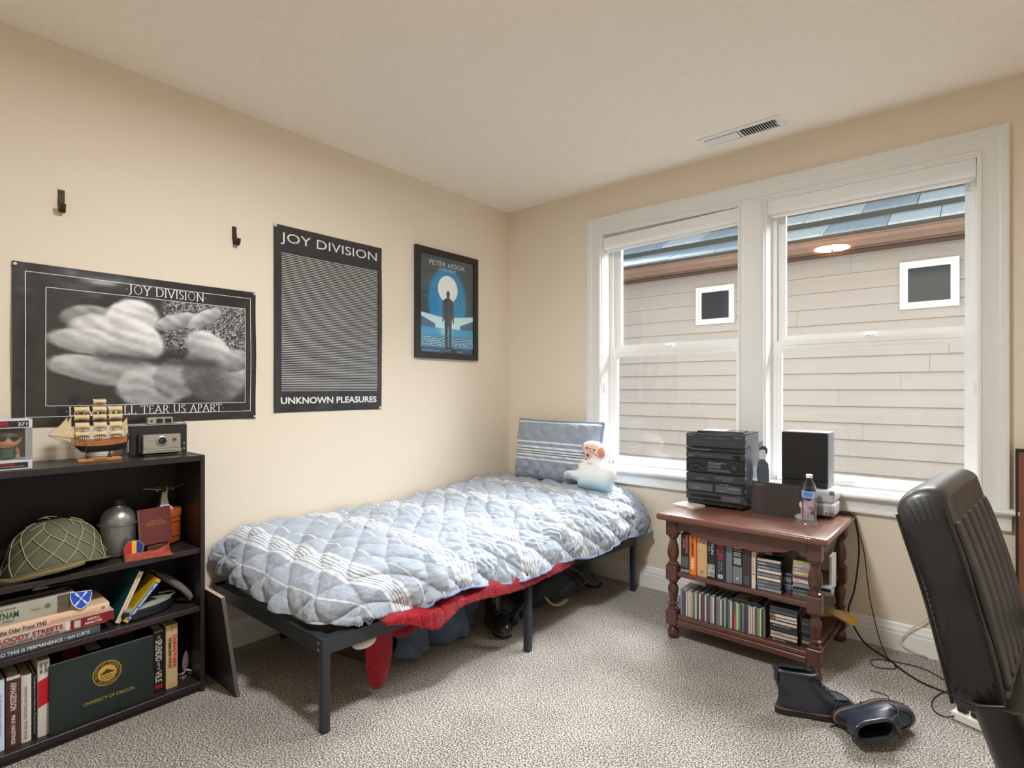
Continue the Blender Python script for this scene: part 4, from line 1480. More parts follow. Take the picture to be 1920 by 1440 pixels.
for r in range(2):
    for c in range(4):
        MB(Mq).rbox(-.045 + c * .024, -.026 + c * .024, -.018 + r * .022, -.002 + r * .022, .0534, .0548, .0006).build('grille_slot', mat('slot_black', (20, 20, 22), .5), gd)
MB(Mq).tube(spline([(.10, .0, .045), (.13, .01, .05), (.12, .03, .055), (.08, .045, .055)], 5), .004, 8).build('hook', mat('gadget_grey', (142, 142, 132), .4), gd)
cb = thing('coiled_cable', 'heap of black coiled cable behind the grille gadget', 'cable', (.15, -2.60, ZM + .005))
pts = []
for k in range(130):
    a = k * .42
    r = .042 + .016 * math.sin(k * .71)
    pts.append((r * math.cos(a) * .8, r * math.sin(a) * 1.25, .008 + .105 * (.5 + .5 * math.sin(k * .13)) * (k / 130) + .006 * math.sin(k * 1.7)))
MB().tube(spline(pts, 3), .0042, 6).build('cord', mat('rubber_black', (20, 20, 22), .5), cb)
MB().rbox(-.02, .02, -.025, .02, .10, .135, .004).build('plug', mat('rubber_black', (20, 20, 22), .5), cb)
MB().lathe([(.012, 0), (.013, .003), (.008, .006)], 16, TR(.0, .035, .148)).build('cap', m_silver, cb)
st = thing('wooden_stick_in_plastic', 'brown stick wrapped in clear plastic at the right end of the middle shelf', 'stick', (.20, -2.50, ZM))
MB().tube(spline([(-.03, -.055, .145), (.0, -.02, .105), (.025, .025, .062), (.05, .055, .018)], 5), [.007] * 15 + [.0085], 8).build('stick', mat('stick_wood', (122, 82, 60), .5, var=(60, (84, 56, 42), 1)), st)
o = MB().tube(spline([(-.025, -.045, .143), (.005, -.01, .112), (.032, .03, .070), (.056, .058, .03)], 5), [.006, .010, .013, .015, .017, .018, .018, .019, .019, .018, .018, .017, .017, .015, .012, .008], 10, flat_=.55).build('plastic_sleeve', mat('clear_plastic', (230, 232, 236), .12, trans=.85, ior=1.3), st)

# ---- upper compartment
ZU = .6255
hm = thing('steel_helmet', 'olive steel helmet covered with a tan string net on the upper shelf', 'helmet', (.160, -2.893, ZU + .012), (2, -3, 0))
m_olive = mat('helmet_olive', (98, 102, 78), .75, bump=(420, .4, .0008), var=(8, (84, 88, 68), 1))


def dome(u_, v_, off=0.0):
    """u around, v from rim 0 to crown 1"""
    a = 2 * math.pi * u_
    el = v_ * math.pi / 2
    r = math.cos(el) ** .82
    fl = 1 + .08 * max(0, 1 - v_ * 5)
    x = (.136 + off) * r * fl * math.cos(a)
    y = (.150 + off) * r * fl * math.sin(a)
    z = (.172 + off) * math.sin(el) ** .92 if v_ > 0 else 0
    z += .016 * (1 - v_) ** 3 * math.cos(2 * a)
    return (x, y, z)


MB().grid(lambda a, b: dome(a, b * .995), 56, 24, cu=True).build('shell', m_olive, hm, smooth=80)
sdm = hm.children[0].modifiers.new('s', 'SOLIDIFY'); sdm.thickness = .003; sdm.offset = -1
m_net = mat('net_string', (172, 160, 124), .9, bump=(300, .8, .001))
net = MB()
rn = random.Random(5)
NA, NR = 13, 6
nodes = {}
for i in range(NA):
    for j in range(NR):
        nodes[i, j] = (((i + .5 * (j % 2)) / NA + rn.uniform(-.012, .012)), j / NR * .96 + .02 + rn.uniform(-.02, .02))
for i in range(NA):
    for j in range(NR - 1):
        for d in (0, 1):
            i2 = (i + (d if j % 2 else d - 1)) % NA
            a, b = nodes[i, j], nodes[i2, j + 1]
            ub = b[0]
            while ub - a[0] > .5: ub -= 1
            while a[0] - ub > .5: ub += 1
            if j > 2 and (i + d) % 2:
                continue
            net.tube([dome(a[0] + (ub - a[0]) * t_ / 6, a[1] + (b[1] - a[1]) * t_ / 6, .0028) for t_ in range(7)], .0017, 5)
net.tube(spline([(.0, -.01, .176), (.01, -.03, .186), (-.004, -.045, .180), (.006, -.02, .188), (.0, .01, .180)], 4), .0018, 5)
net.build('net', m_net, hm, smooth=80)
bnd = [dome(i / 60, .012, .006) for i in range(60)]
MB().tube(bnd, .0042, 8, closed=True).build('rim', mat('rim_khaki', (112, 104, 76), .8), hm)
stp = spline([dome(.80, .02, .012), dome(.86, -.0, .016), dome(.93, .0, .016), dome(1.0, .0, .014), dome(1.05, .02, .012)], 6)
MB().tube([(p_.x, p_.y, p_.z - .006) for p_ in stp], .013, 8, flat_=.75).build('strap', mat('strap_khaki', (122, 110, 76), .9, bump=(300, .6, .001)), hm)

cn = thing('canteen', 'dented round aluminium canteen with black cap on the upper shelf', 'canteen', (.155, -2.690, ZU), (0, 0, 0))
m_alu = mat('worn_aluminium', (168, 168, 166), .38, metal=.85, bump=(22, .5, .006), var=(9, (128, 128, 128), 1))
MB().lathe([(.050, 0), (.058, .004), (.062, .02), (.064, .10), (.064, .128)], 40).build('lower_cup', m_alu, cn)
MB().lathe([(.064, .128), (.071, .131), (.071, .135), (.064, .138)], 40).build('flange', m_alu, cn)
MB().lathe([(.064, .138), (.063, .150), (.056, .172), (.040, .190), (.020, .200), (.017, .204)], 40).build('upper_dome', m_alu, cn)
MB().lathe([(.017, .202), (.0165, .232), (.012, .235)], 24).build('cap', mat('canteen_cap', (30, 30, 30), .45, bump=(300, .3, .001)), cn)
MB().tube([(.017, .004, .225), (.028, .01, .222), (.032, .016, .205), (.03, .02, .19)], .0016, 6).build('chain', mat('chain_dark', (70, 70, 70), .4, metal=.8), cn)

ob = thing('round_leather_box', 'round orange leather box with lid at the right end of the upper shelf', 'box', (.108, -2.512, ZU + .012))
m_or = mat('orange_leather', (184, 92, 40), .42, bump=(120, .4, .001), var=(12, (160, 74, 30), 1))
MB().lathe([(.068, 0), (.070, .003), (.070, .118)], 48).build('body', m_or, ob)
MB().lathe([(.0735, .112), (.074, .114), (.074, .140), (.072, .1435), (.002, .1445)], 48).build('lid', m_or, ob)
for z in (.030, .092):
    MB().tube([(.0715 * math.cos(a), .0715 * math.sin(a), z) for a in [R_(-40) + R_(90) * i / 16 for i in range(17)]], .0028, 6).build('strap_band', mat('strap_brown', (140, 64, 26), .5), ob)
    MB().rbox(.0712, .076, -.009, .009, z + .003, z + .017, .0015).build('buckle', mat('strap_brown', (140, 64, 26), .5), ob)
for a in (40, 160, 280):
    MB().cyl((.045 * math.cos(R_(a)), .045 * math.sin(R_(a)), -.012), (.045 * math.cos(R_(a)), .045 * math.sin(R_(a)), 0.0), .004, n=8).build('foot', mat('rubber_black', (20, 20, 22), .5), ob)

pl = thing('model_airplane', 'small metal propeller airplane on a tapered stand atop the orange box', 'model', (.125, -2.512, ZU + .012 + .1446), (0, 0, 0))
m_bru = mat('brushed_steel', (186, 182, 172), .35, metal=.85, bump=(200, .2, .0008), stretch=(8, 8, .5))
MB().loft([[(-.028, -.030, 0), (.028, -.030, 0), (.028, .030, 0), (-.028, .030, 0)], [(-.027, -.029, .004), (.027, -.029, .004), (.027, .029, .004), (-.027, .029, .004)], [(-.012, -.016, .022), (.012, -.016, .022), (.012, .016, .022), (-.012, .016, .022)], [(-.008, -.012, .050), (.008, -.012, .050), (.008, .012, .050), (-.008, .012, .050)], [(-.004, -.006, .078), (.004, -.006, .078), (.004, .006, .078), (-.004, .006, .078)]]).build('stand', m_bru, pl, smooth=20)
fus = []
for q, r in ((-.045, .001), (-.03, .004), (-.01, .007), (.01, .009), (.028, .0085), (.038, .005), (.040, .001)):
    fus.append([(q, r * math.cos(a), .088 + r * math.sin(a) - q * .15) for a in [2 * math.pi * i / 12 for i in range(12)]])
MB().loft(fus).build('fuselage', mat('plane_brass', (190, 150, 70), .3, metal=.8), pl)
MB().loft([[(-.012 + abs(s_) * .004, s_ * .078, .086 + abs(s_) * .012), (.012 - abs(s_) * .006, s_ * .078, .0865 + abs(s_) * .012), (.012 - abs(s_) * .006, s_ * .078, .0885 + abs(s_) * .012), (-.012 + abs(s_) * .004, s_ * .078, .088 + abs(s_) * .012)] for s_ in (-1, -.5, 0, .5, 1)]).build('wing', m_silver, pl)
MB().loft([[(-.045, s_ * .022, .093), (-.034, s_ * .022, .093), (-.034, s_ * .022, .0945), (-.045, s_ * .022, .0945)] for s_ in (-1, 0, 1)]).build('tailplane', m_silver, pl)
MB().prism([(-.046, .094), (-.034, .094), (-.044, .110)], -.0008, .0008, frame((0, 0, 0), (1, 0, 0), (0, 0, 1))).build('fin', m_silver, pl)
for y in (-.030, .030):
    MB().cyl((-.004, y, .088), (.018, y, .086), .0038, .003, 10).build('engine', m_silver, pl)
MB().rbox(.0405, .042, -.002, .002, .063, .105, .0005).build('propeller', m_silver, pl)

b = book('small maroon hardback propped upright before the orange box', Matrix.Translation((.222, -2.630, ZU + .032)) @ Matrix.Rotation(R_(6), 4, 'Z') @ Matrix.Rotation(R_(-9), 4, 'Y'), .014, .150, .012, (96, 34, 34), group='small books on the upper shelf')
bpy.data.objects.remove(b.children[0]) if False else None
for c in list(b.children):
    bpy.data.objects.remove(c)
m_mar = mat('maroon_cloth', (104, 40, 38), .6, bump=(400, .5, .0008))
MB().rbox(.010, .013, 0, .118, 0, .150, .0008).build('front_cover', m_mar, b, smooth=0)
MB().rbox(-.013, -.010, 0, .118, 0, .150, .0008).build('back_cover', m_mar, b, smooth=0)
MB().rbox(-.013, .013, .1182, .121, 0, .150, .001).build('spine', m_mar, b, smooth=0)
MB().box(-.0098, .0098, .003, .118, .003, .147).build('pages', m_page, b, smooth=0)
MB().box(.0131, .0133, .012, .0128, .0, .150).build('hinge_groove', flat((70, 24, 24), .6), b, smooth=0)
text('PLAIN WORDS AND', m_gold, b, frame((.0134, .040, .094), (0, 1, 0), (0, 0, 1)), h=.0045, w=.045)
text('BERLITZ GUIDE FOR', m_gold, b, frame((.0134, .024, .086), (0, 1, 0), (0, 0, 1)), h=.0045, w=.078)
text('SCHOOL AND HOME', m_gold, b, frame((.0134, .024, .078), (0, 1, 0), (0, 0, 1)), h=.0045, w=.078)
del b['group']
bl_ = MB().rbox(-.02, .022, 0, .07, 0, .028, .002).build('wooden_block', mat('block_brown', (92, 52, 40), .6))
bl_.location = (.205, -2.605, ZU + .0005)
tag(bl_, 'small brown wooden block under the propped maroon hardback', 'block')
# red open tray
tr_ = thing('red_tray', 'worn open red cardboard tray on the upper shelf edge', 'tray', (.300, -2.705, ZU), (0, 0, -10))
m_rc = mat('red_card', (150, 52, 40), .7, bump=(150, .6, .001), var=(70, (186, 96, 74), .7))
MB().rbox(-.085, .0, 0, .165, 0, .002, .0004).build('base', m_rc, tr_, smooth=0)
MB().rbox(-.003, 0, 0, .115, .0022, .030, .0006).build('front_wall', m_rc, tr_, smooth=0)
MB().rbox(-.085, -.0035, 0, .003, .0022, .030, .0006).build('side_wall', m_rc, tr_, smooth=0)
MB().prism([(-.003, .1155), (-.0835, .165), (-.085, .162), (-.006, .1125)], .0022, .030).build('side_wall', m_rc, tr_, smooth=0)
rb = thing('round_badge', 'round red yellow and blue striped badge standing in the red tray', 'badge', (.262, -2.662, ZU + .004), (0, -16, -14))
Mr = frame((0, .0, .034), (0, 1, 0), (0, 0, 1))
MB(Mr).lathe([(.033, -.0015), (.034, 0), (.033, .0015)], 40).build('rim', mat('badge_edge', (128, 116, 110), .7), rb)


def seg(x0, x1, r=.0305, d=.002):
    pts = []
    n = 14
    a0, a1 = math.acos(x1 / r), math.acos(x0 / r)
    for i in range(n + 1):
        a = a0 + (a1 - a0) * i / n
        pts.append((r * math.cos(a), r * math.sin(a), d))
    for i in range(n + 1):
        a = -a1 + (a1 - a0) * i / n
        pts.append((r * math.cos(a), r * math.sin(a), d))
    return pts


for x0, x1, c in ((-.0304, -.008, (186, 28, 38)), (-.008, .008, (222, 174, 60)), (.008, .0304, (30, 52, 118))):
    MB(Mr).plate(seg(x0, x1)).build('stripe', mat('badge_%d' % c[0], c, .8, bump=(500, .5, .0008)), rb, smooth=0)

# ---- on top of the bookcase
ZT = 1.0285
cx_ = thing('collector_box', 'window box with a small figure at the left end of the bookcase top', 'box', (.280, -3.106, ZT))
Mc = Matrix.Identity(4)
m_cardw = mat('box_card_white', (206, 206, 212), .4)
m_cardk = mat('box_card_black', (36, 34, 36), .4)
MB().rbox(-.11, 0, 0, .124, 0, .034, .001).build('bottom_panel', m_cardw, cx_, smooth=0)
MB().box(.0002, .0006, .0, .112, .006, .026).build('bottom_strip', m_cardk, cx_, smooth=0)
MB().rbox(-.11, 0, 0, .124, .148, .180, .001).build('top_panel', m_cardw, cx_, smooth=0)
MB().box(.0002, .0006, .0, .114, .152, .174).build('top_strip', m_cardk, cx_, smooth=0)
MB().box(-.11, -.105, .002, .122, .034, .148).build('back_panel', mat('box_back', (70, 62, 56), .6, var=(30, (40, 52, 48), 1)), cx_, smooth=0)
m_win = m_glass
MB().box(-.001, 0, .001, .106, .034, .148).build('front_window', m_win, cx_, smooth=0)
MB().box(-.105, 0, .1225, .1235, .034, .148).build('side_window', m_win, cx_, smooth=0)
MB().box(-.003, .0004, .104, .1242, .034, .148).build('window_edge', mat('clear_plastic', (230, 232, 236), .12, trans=.85, ior=1.3), cx_, smooth=0)
sh = rect_frame(MB(frame((0, 0, 0), (0, 1, 0), (0, 0, 1)) @ Matrix(((1, 0, 0, 0), (0, 0, 1, 0), (0, 1, 0, 0), (0, 0, 0, 1)))), -.003, .1275, -.0005, .187, -.114, .004, .0012, .0012, .0012, .0012) if False else None
text('271', flat((226, 226, 228), .5), cx_, frame((.0008, .084, .157), (0, 1, 0), (0, 0, 1)), h=.012, w=.026, bold=.02)
text('VINYL', flat((196, 36, 60), .5), cx_, frame((.0008, .028, .154), (0, 1, .05), (0, -.05, 1)), h=.017, w=.034, bold=.02)
text('FIGURE', flat((196, 36, 50), .5), cx_, frame((.0008, .036, .0175), (0, 1, 0), (0, 0, 1)), h=.007, w=.04, bold=.03)
text('VINYL COLLECTIBLE FIGURINE', flat((200, 200, 204), .5), cx_, frame((.0008, .016, .0105), (0, 1, 0), (0, 0, 1)), h=.004, w=.086)
m_skin = mat('figure_skin', (206, 150, 118), .45)
hd = MB()
hd.ball((-.055, .062, .108), .038, .042, .034, 20)
hd.build('figure_head', m_skin, cx_, smooth=80)
MB().loft([[(-.055 + .039 * s_ * math.cos(a), .062 + .043 * s_ * math.sin(a), z) for a in [2 * math.pi * i / 20 for i in range(20)]] for z, s_ in ((.112, 1.0), (.128, .97), (.140, .7), (.1445, .2))]).build('figure_cap', mat('figure_cap_green', (58, 66, 52), .6), cx_, smooth=60)
for y in (.046, .078):
    MB().ball((-.0175, y, .110), .004, .012, .008, 12).build('sunglass_lens', flat((20, 20, 22), .15), cx_, smooth=80)
MB().rbox(-.070, -.038, .042, .082, .036, .076, .006).build('figure_body', mat('figure_shirt', (52, 78, 64), .6), cx_, smooth=0)
for y in (.036, .088):
    MB().tube([(-.054, y, .074), (-.045, y + (.003 if y > .06 else -.003), .052), (-.03, y, .046)], .006, 8).build('figure_arm', m_skin, cx_)

# model ship
sp_ = thing('model_ship', 'wooden three-masted model ship with cream sails on the bookcase top', 'model', (.185, -2.765, ZT), (0, 0, 0))
SQ = lambda px, py: (-2.92 + (px - 93) * .00172 + 2.765 - .003, 1.294 - (py - 740) * .00209 - ZT)
m_hw = mat('ship_wood', (188, 116, 56), .4, var=(30, (160, 92, 40), 1), stretch=(1, .15, 1))
m_hk = mat('ship_black', (34, 38, 34), .4)
m_sail = mat('sail_cream', (222, 202, 162), .85, bump=(60, .4, .002), var=(20, (204, 180, 138), .8))
m_rope = mat('ship_rope', (96, 84, 70), .9)
m_spar = mat('ship_spar', (112, 76, 48), .5)
MB().prism([(-.022, -.068), (.022, -.068), (.022, .074), (-.022, .074)], .0005, .0105).build('stand_board', mat('stand_wood', (196, 134, 72), .4), sp_, smooth=0)
MB().box(.0222, .0226, -.022, .022, .003, .008).build('name_plate', mat('plate_brass', (150, 120, 60), .4, metal=.6), sp_, smooth=0)
for y in (-.035, .038):
    MB().lathe([(.009, .0106), (.010, .013), (.006, .017), (.0075, .021), (.004, .026), (.003, .032), (.006, .036)], 16, TR(0, y, 0)).build('pedestal', mat('pedestal_green', (58, 60, 50), .35), sp_)
hull_u, hull_l, deckz = [], [], []
for k in range(17):
    s_ = k / 16
    y = -.075 + .172 * s_
    w = .017 * (math.sin(math.pi * (.08 + .84 * s_)) ** .5) * (1 - .25 * max(0, (s_ - .75) / .25))
    sheer = .012 * (2 * s_ - .9) ** 2
    zt_, zm, zk = .080 + sheer, .060 + sheer * .6, .034 + .012 * abs(2 * s_ - 1) ** 4 + .018 * max(0, .12 - s_) * 8
    wk = .002
    hull_u.append([(-w, y, zt_), (-w * 1.04, y, zm), (w * 1.04, y, zm), (w, y, zt_)])
    hull_l.append([(-w * 1.03, y, zm), (-w * .7, y, (zm + zk) / 2 - .004), (-wk, y, zk), (wk, y, zk), (w * .7, y, (zm + zk) / 2 - .004), (w * 1.03, y, zm)])
MB().loft(hull_u).build('upper_hull', m_hw, sp_, smooth=50)
MB().loft(hull_l).build('lower_hull', m_hk, sp_, smooth=50)
pw = MB()
for k in range(9):
    pw.lathe([(.0014, 0), (.0014, .0012)], 8, frame((.0165, -.055 + k * .0155, .070), (0, 1, 0), (0, 0, 1)))
pw.build('porthole', flat((60, 30, 14), .5), sp_)
rl = MB()
for sx in (-1, 1):
    rl.tube([(sx * .0165, -.065, .088), (sx * .017, 0, .083), (sx * .015, .088, .090)], .0008, 5)
    for k in range(16):
        rl.cyl((sx * .0165, -.062 + k * .0097, .078), (sx * .0165, -.062 + k * .0097, .085), .0006, n=5)
rl.build('railing', m_spar, sp_)
MB().rbox(-.008, .008, -.01, .012, .080, .088, .001).rbox(-.007, .007, .045, .065, .082, .092, .001).build('deckhouse', m_hw, sp_, smooth=0)
masts = [(166, 765), (187, 738), (212, 765)]
mp_ = []
for k, (px, py) in enumerate(((155, 752), (187, 740), (214, 752))):
    y, zt_ = SQ(px, py)
    mp_.append((y, zt_))
    MB().cyl((0, y, .07), (0, y, zt_), .0018, .0009, 8).build('mast', m_spar, sp_)
bow = SQ(93, 814)
MB().cyl((0, -.055, .088), (0, bow[0], bow[1]), .0018, .0009, 8).build('bowsprit', m_spar, sp_)
sails = []
cols = [(139, 167), (173, 200), (204, 231)]
rows = [(763, 776), (778, 790), (793, 808), (810, 823)]
for ci, (xa, xb) in enumerate(cols):
    for ri, (ya, yb) in enumerate(rows):
        sails.append((xa + (2 if ri > 1 else 0), xb, ya, yb))
sails.append((174, 199, 749, 760))
for xa, xb, ya, yb in sails:
    (y0, z1), (y1, z0) = SQ(xa, ya), SQ(xb, yb)
    g = MB().grid(lambda a, b: (.004 + .014 * math.sin(math.pi * b) * (.6 + .4 * math.sin(math.pi * a)), y0 + (y1 - y0) * a, z0 + (z1 - z0) * b + .0055 * math.sin(math.pi * a) * (1 - b) - .001 * math.sin(math.pi * a) * b), 9, 7)
    g.build('sail', m_sail, sp_, smooth=80)
    MB().cyl((.003, y0 - .002, z1 + .001), (.003, y1 + .002, z1 + .001), .0011, n=6).build('yard', m_spar, sp_)
for tri in (((100, 812), (128, 782), (126, 826)), ((112, 816), (135, 780), (134, 830)), ((128, 818), (144, 792), (150, 830)), ((104, 813), (130, 812), (150, 828)), ((230, 800), (242, 786), (244, 816))):
    p3 = [SQ(*q) for q in tri]
    g = MB().grid(lambda a, b: (.005 * math.sin(math.pi * a) * b, (p3[0][0] * (1 - a) + p3[2][0] * a) * (1 - b) + p3[1][0] * b, (p3[0][1] * (1 - a) + p3[2][1] * a) * (1 - b) + p3[1][1] * b), 6, 6)
    g.build('jib_sail', m_sail, sp_, smooth=80)
rg = MB()


def rope(a, b, r=.00055):
    rg.cyl(a, b, r, n=4)


for (y, zt_) in mp_:
    for sx in (-1, 1):
        for dy in (-.012, -.004, .004, .012):
            rope((sx * .016, y + dy, .084), (0, y, zt_ * .74))
rope((0, mp_[0][0], mp_[0][1]), (0, mp_[1][0], mp_[1][1])); rope((0, mp_[1][0], mp_[1][1]), (0, mp_[2][0], mp_[2][1]))
rope((0, mp_[2][0], mp_[2][1]), (0, .095, .095)); rope((0, mp_[0][0], mp_[0][1]), (0, bow[0], bow[1]))
rope((0, mp_[0][0], mp_[0][1] * .8), (0, -.10, .10)); rope((0, bow[0], bow[1]), (0, -.110, .078)); rope((0, -.110, .078), (0, -.07, .062)); rope((0, bow[0], bow[1]), (0, -.07, .070))
rope((0, .097, .090), (0, .105, .12)); rope((0, mp_[2][0], .13), (0, .107, .118))
rg.build('rigging', m_rope, sp_)
an = MB().tube([(.018, -.045, .075), (.019, -.045, .045)], .0009, 6)
an.tube([(.019, -.045 + .008 * math.sin(a), .050 - .008 * math.cos(a)) for a in [R_(-80 + 16 * i) for i in range(11)]], .0012, 6)
an.build('anchor', m_hk, sp_)

# folding instant camera
cm = thing('folding_camera', 'vintage silver and black folding camera on the bookcase top', 'camera', (.150, -2.540, ZT), (0, 0, -4))
m_ck = mat('camera_leatherette', (30, 32, 30), .5, bump=(500, .5, .001))
m_cs = mat('camera_satin', (186, 184, 180), .32, metal=.75)
MB().rbox(-.03, .012, -.108, .108, .003, .128, .003).build('body', m_ck, cm, smooth=0)
MB().rbox(-.032, .014, -.109, .109, .1285, .133, .001).build('top_rail', m_cs, cm, smooth=0)
MB().rbox(-.032, .022, -.06, .085, 0, .0028, .0006).build('bottom_rail', m_cs, cm, smooth=0)
MB().rbox(.0125, .030, -.082, .075, .012, .094, .003).build('bellows_housing', m_ck, cm, smooth=0)
MB().rbox(.0305, .052, -.068, .072, .030, .092, .002).build('front_plate', m_cs, cm, smooth=0)
MB().rbox(.0305, .058, -.070, .074, .012, .0295, .002).build('shutter_bar', m_cs, cm, smooth=0)
Ml = frame((.052, 0, .064), (0, 1, 0), (0, 0, 1))
MB(Ml).lathe([(.021, 0), (.021, .006), (.018, .008), (.016, .008), (.015, .004)], 32, cap=False).build('lens_ring', m_cs, cm)
MB(Ml).lathe([(.0155, .0035), (.010, .005), (.002, .0055)], 32).build('lens', mat('lens_glass', (18, 22, 24), .05, coat=1), cm)
MB(frame((.052, .048, .066), (0, 1, 0), (0, 0, 1))).lathe([(.0075, 0), (.0075, .003), (.005, .0035), (.002, .002)], 20).build('electric_eye', mat('eye_amber', (96, 66, 44), .2), cm)
text('POLAROID', flat((60, 60, 62), .5), cm, frame((.0584, -.055, .018), (0, 1, 0), (0, 0, 1)), h=.0045, w=.105)
text('240', flat((120, 120, 120), .5), cm, frame((.0524, -.054, .062), (0, 1, 0), (0, 0, 1)), h=.007, w=.018)
MB().rbox(-.02, .016, -.045, .052, .1335, .164, .003).build('viewfinder', m_cs, cm, smooth=0)
MB().rbox(.0162, .0172, -.012, .012, .139, .158, .0006).rbox(.0162, .0172, .020, .045, .139, .158, .0006).rbox(.0162, .0170, -.034, -.026, .144, .152, .0006).build('viewfinder_window', mat('finder_dark', (24, 26, 28), .1), cm, smooth=0)
MB().tube(spline([(.0, .05, .134), (.0, .075, .142), (.0, .098, .140), (.005, .100, .128)], 5), .003, 6, flat_=.5).build('handle_clip', mat('brass_worn', (120, 92, 56), .4, metal=.7), cm)
MB().rbox(-.02, .008, -.1135, -.109, .02, .10, .001).build('side_latch', m_cs, cm, smooth=0)
MB().tube(spline([(.012, -.112, .095), (.02, -.125, .06), (.028, -.128, .03), (.034, -.135, .004)], 6), .0065, 8, flat_=.35).build('wrist_strap', mat('strap_black', (28, 28, 28), .6), cm)
for z in (.022, .045):
    MB().cyl((.0125, .095, z), (.016, .095, z), .004, n=10).build('rivet', m_cs, cm)

# spare shelf board leaning on the bookcase's right side
lb = thing('shelf_board', 'dark spare shelf board leaning on the right side of the bookcase', 'board', (.0, -2.335, 0), (0, 0, 0))
Mx = Matrix.Rotation(math.atan2(.062, .447), 4, 'X')
MB(Mx).rbox(.03, .482, -.016, .0, .003, .448, .001).build('panel', m_esp, lb, smooth=0)
MB(Mx).box(.4822, .4828, -.0155, -.0005, .004, .447).build('edge_band', mat('edge_band_grey', (96, 92, 92), .5), lb, smooth=0)
MB(Mx).box(.031, .4815, -.0155, -.0005, .4482, .4488).build('edge_band', mat('raw_board', (168, 152, 130), .8), lb, smooth=0)
# ================================================================ side table under the window
def wood_mat(name, c1, c2, rough=.3, sc=(1, 14, 14), coat=.25, worn=None):
    m = mat(name, c1, rough, spec=.5, coat=coat, var=(3.2, c2, .8), stretch=sc, bump=(40, .12, .001), detail=6)
    return m


m_tw = wood_mat('table_wood', (108, 68, 56), (80, 48, 40), .34, (1.5, 12, 12))
m_twv = wood_mat('table_wood_turned', (98, 60, 50), (72, 42, 36), .28, (12, 12, 2))
m_top = mat('table_top_worn', (120, 80, 66), .30, coat=.3, var=(5, (98, 62, 50), .9), stretch=(1, 5, 5), bump=(90, .2, .001), detail=6)
TZ = .66
tb = thing('side_table', 'reddish-brown turned-leg side table with two shelves under the windows', 'table', (2.0, -.33, 0), (0, 0, -1))
Mt = Matrix.Translation((-2.0, .33, 0))
nose = [(-.0, -.026), (.004, -.0305), (.010, -.034), (.016, -.034), (.022, -.030), (.024, -.022), (.024, -.012), (.020, -.003), (.012, 0)]
x0, x1, y0, y1 = 1.602, 2.402, -.668, -.008
rings = []
prof = [(-.014, -.034), (-.006, -.034), (.0, -.028), (.002, -.020), (.002, -.010), (-.002, -.003), (-.010, 0)]
for d, z in prof:
    rings.append([(x0 - d, y0 - d, TZ + z), (x1 + d, y0 - d, TZ + z), (x1 + d, y1 + d, TZ + z), (x0 - d, y1 + d, TZ + z)])
xs_ = [(x0, x0 + .078, 'board_end'), (x0 + .0795, x1 - .0795, 'top_board'), (x1 - .078, x1, 'board_end')]
for a, b, nm in xs_:
    rr = []
    for d, z in prof:
        la = a - d if a == x0 else a
        lb_ = b + d if b == x1 else b
        rr.append([(la, y0 - d, TZ + z), (lb_, y0 - d, TZ + z), (lb_, y1 + d, TZ + z), (la, y1 + d, TZ + z)])
    MB(Mt).loft(rr).build(nm, m_top, tb, smooth=40)


def leg_parts(x, y):
    s = .030
    m = MB(Mt)
    for za, zb in ((.072, .150), (.306, .386), (.542, TZ - .0345)):
        m.rbox(x - s, x + s, y - s, y + s, za, zb, .004)
    T_ = TR(x, y, 0)
    m.lathe([(.018, 0), (.026, .006), (.030, .022), (.029, .036), (.022, .050), (.017, .056), (.022, .062), (.026, .068), (.026, .074)], 28, T_)
    m.lathe([(.024, .148), (.027, .153), (.026, .160), (.018, .166), (.0175, .172), (.026, .178), (.027, .184), (.018, .190), (.017, .200), (.022, .222), (.027, .250), (.026, .268), (.019, .282), (.016, .288), (.024, .296), (.026, .302), (.026, .308)], 28, T_)
    m.lathe([(.024, .384), (.029, .390), (.028, .398), (.019, .403), (.0185, .409), (.024, .420), (.029, .440), (.030, .458), (.026, .484), (.018, .512), (.017, .522), (.024, .530), (.027, .536), (.027, .544)], 28, T_)
    m.build('leg', m_twv, tb, smooth=40)


for x in (1.664, 2.340):
    for y in (-.602, -.068):
        leg_parts(x, y)


def scallop(u):
    d = min(u, 1 - u)
    # arch by the leg, drop, shallow central lobe
    if d < .16:
        return .556 + .020 * math.sin(math.pi * d / .16)
    k = (d - .16) / .34
    return .556 - .024 * math.sin(math.pi * min(1, k * 1.25) * .5) ** 2 + (.010 * math.sin(math.pi * (k - .55) / .9) if k > .55 else 0)


def apron(p0, p1, name='apron'):
    d = Vector((p1[0] - p0[0], p1[1] - p0[1], 0)); L = d.length
    pts = [(L * i / 40, scallop(i / 40)) for i in range(41)] + [(L, TZ - .0345), (0, TZ - .0345)]
    F = frame((p0[0], p0[1], 0), d, (0, 0, 1))
    MB(Mt @ F).prism(pts, -.009, .009).build(name, m_tw, tb, smooth=20)


apron((1.6945, -.612), (2.3095, -.612))
apron((1.6945, -.058), (2.3095, -.058))
apron((1.664, -.571), (1.664, -.099))
apron((2.340, -.571), (2.340, -.099))
for z, t_ in ((.350, .020), (.125, .020)):
    MB(Mt).rbox(1.668, 2.336, -.618, -.060, z - t_, z, .002).build('shelf', m_tw, tb, smooth=0)
MB(Mt).rbox(1.6945, 2.3095, -.628, -.612, .078, .1045, .003).build('shelf_apron', m_tw, tb, smooth=0)
for x in (1.645, 2.345):
    MB(Mt).rbox(x - .004 if x < 2 else x - .006, x + .010 if x < 2 else x + .004, -.571, -.099, .078, .1045, .002).build('shelf_apron', m_tw, tb, smooth=0)

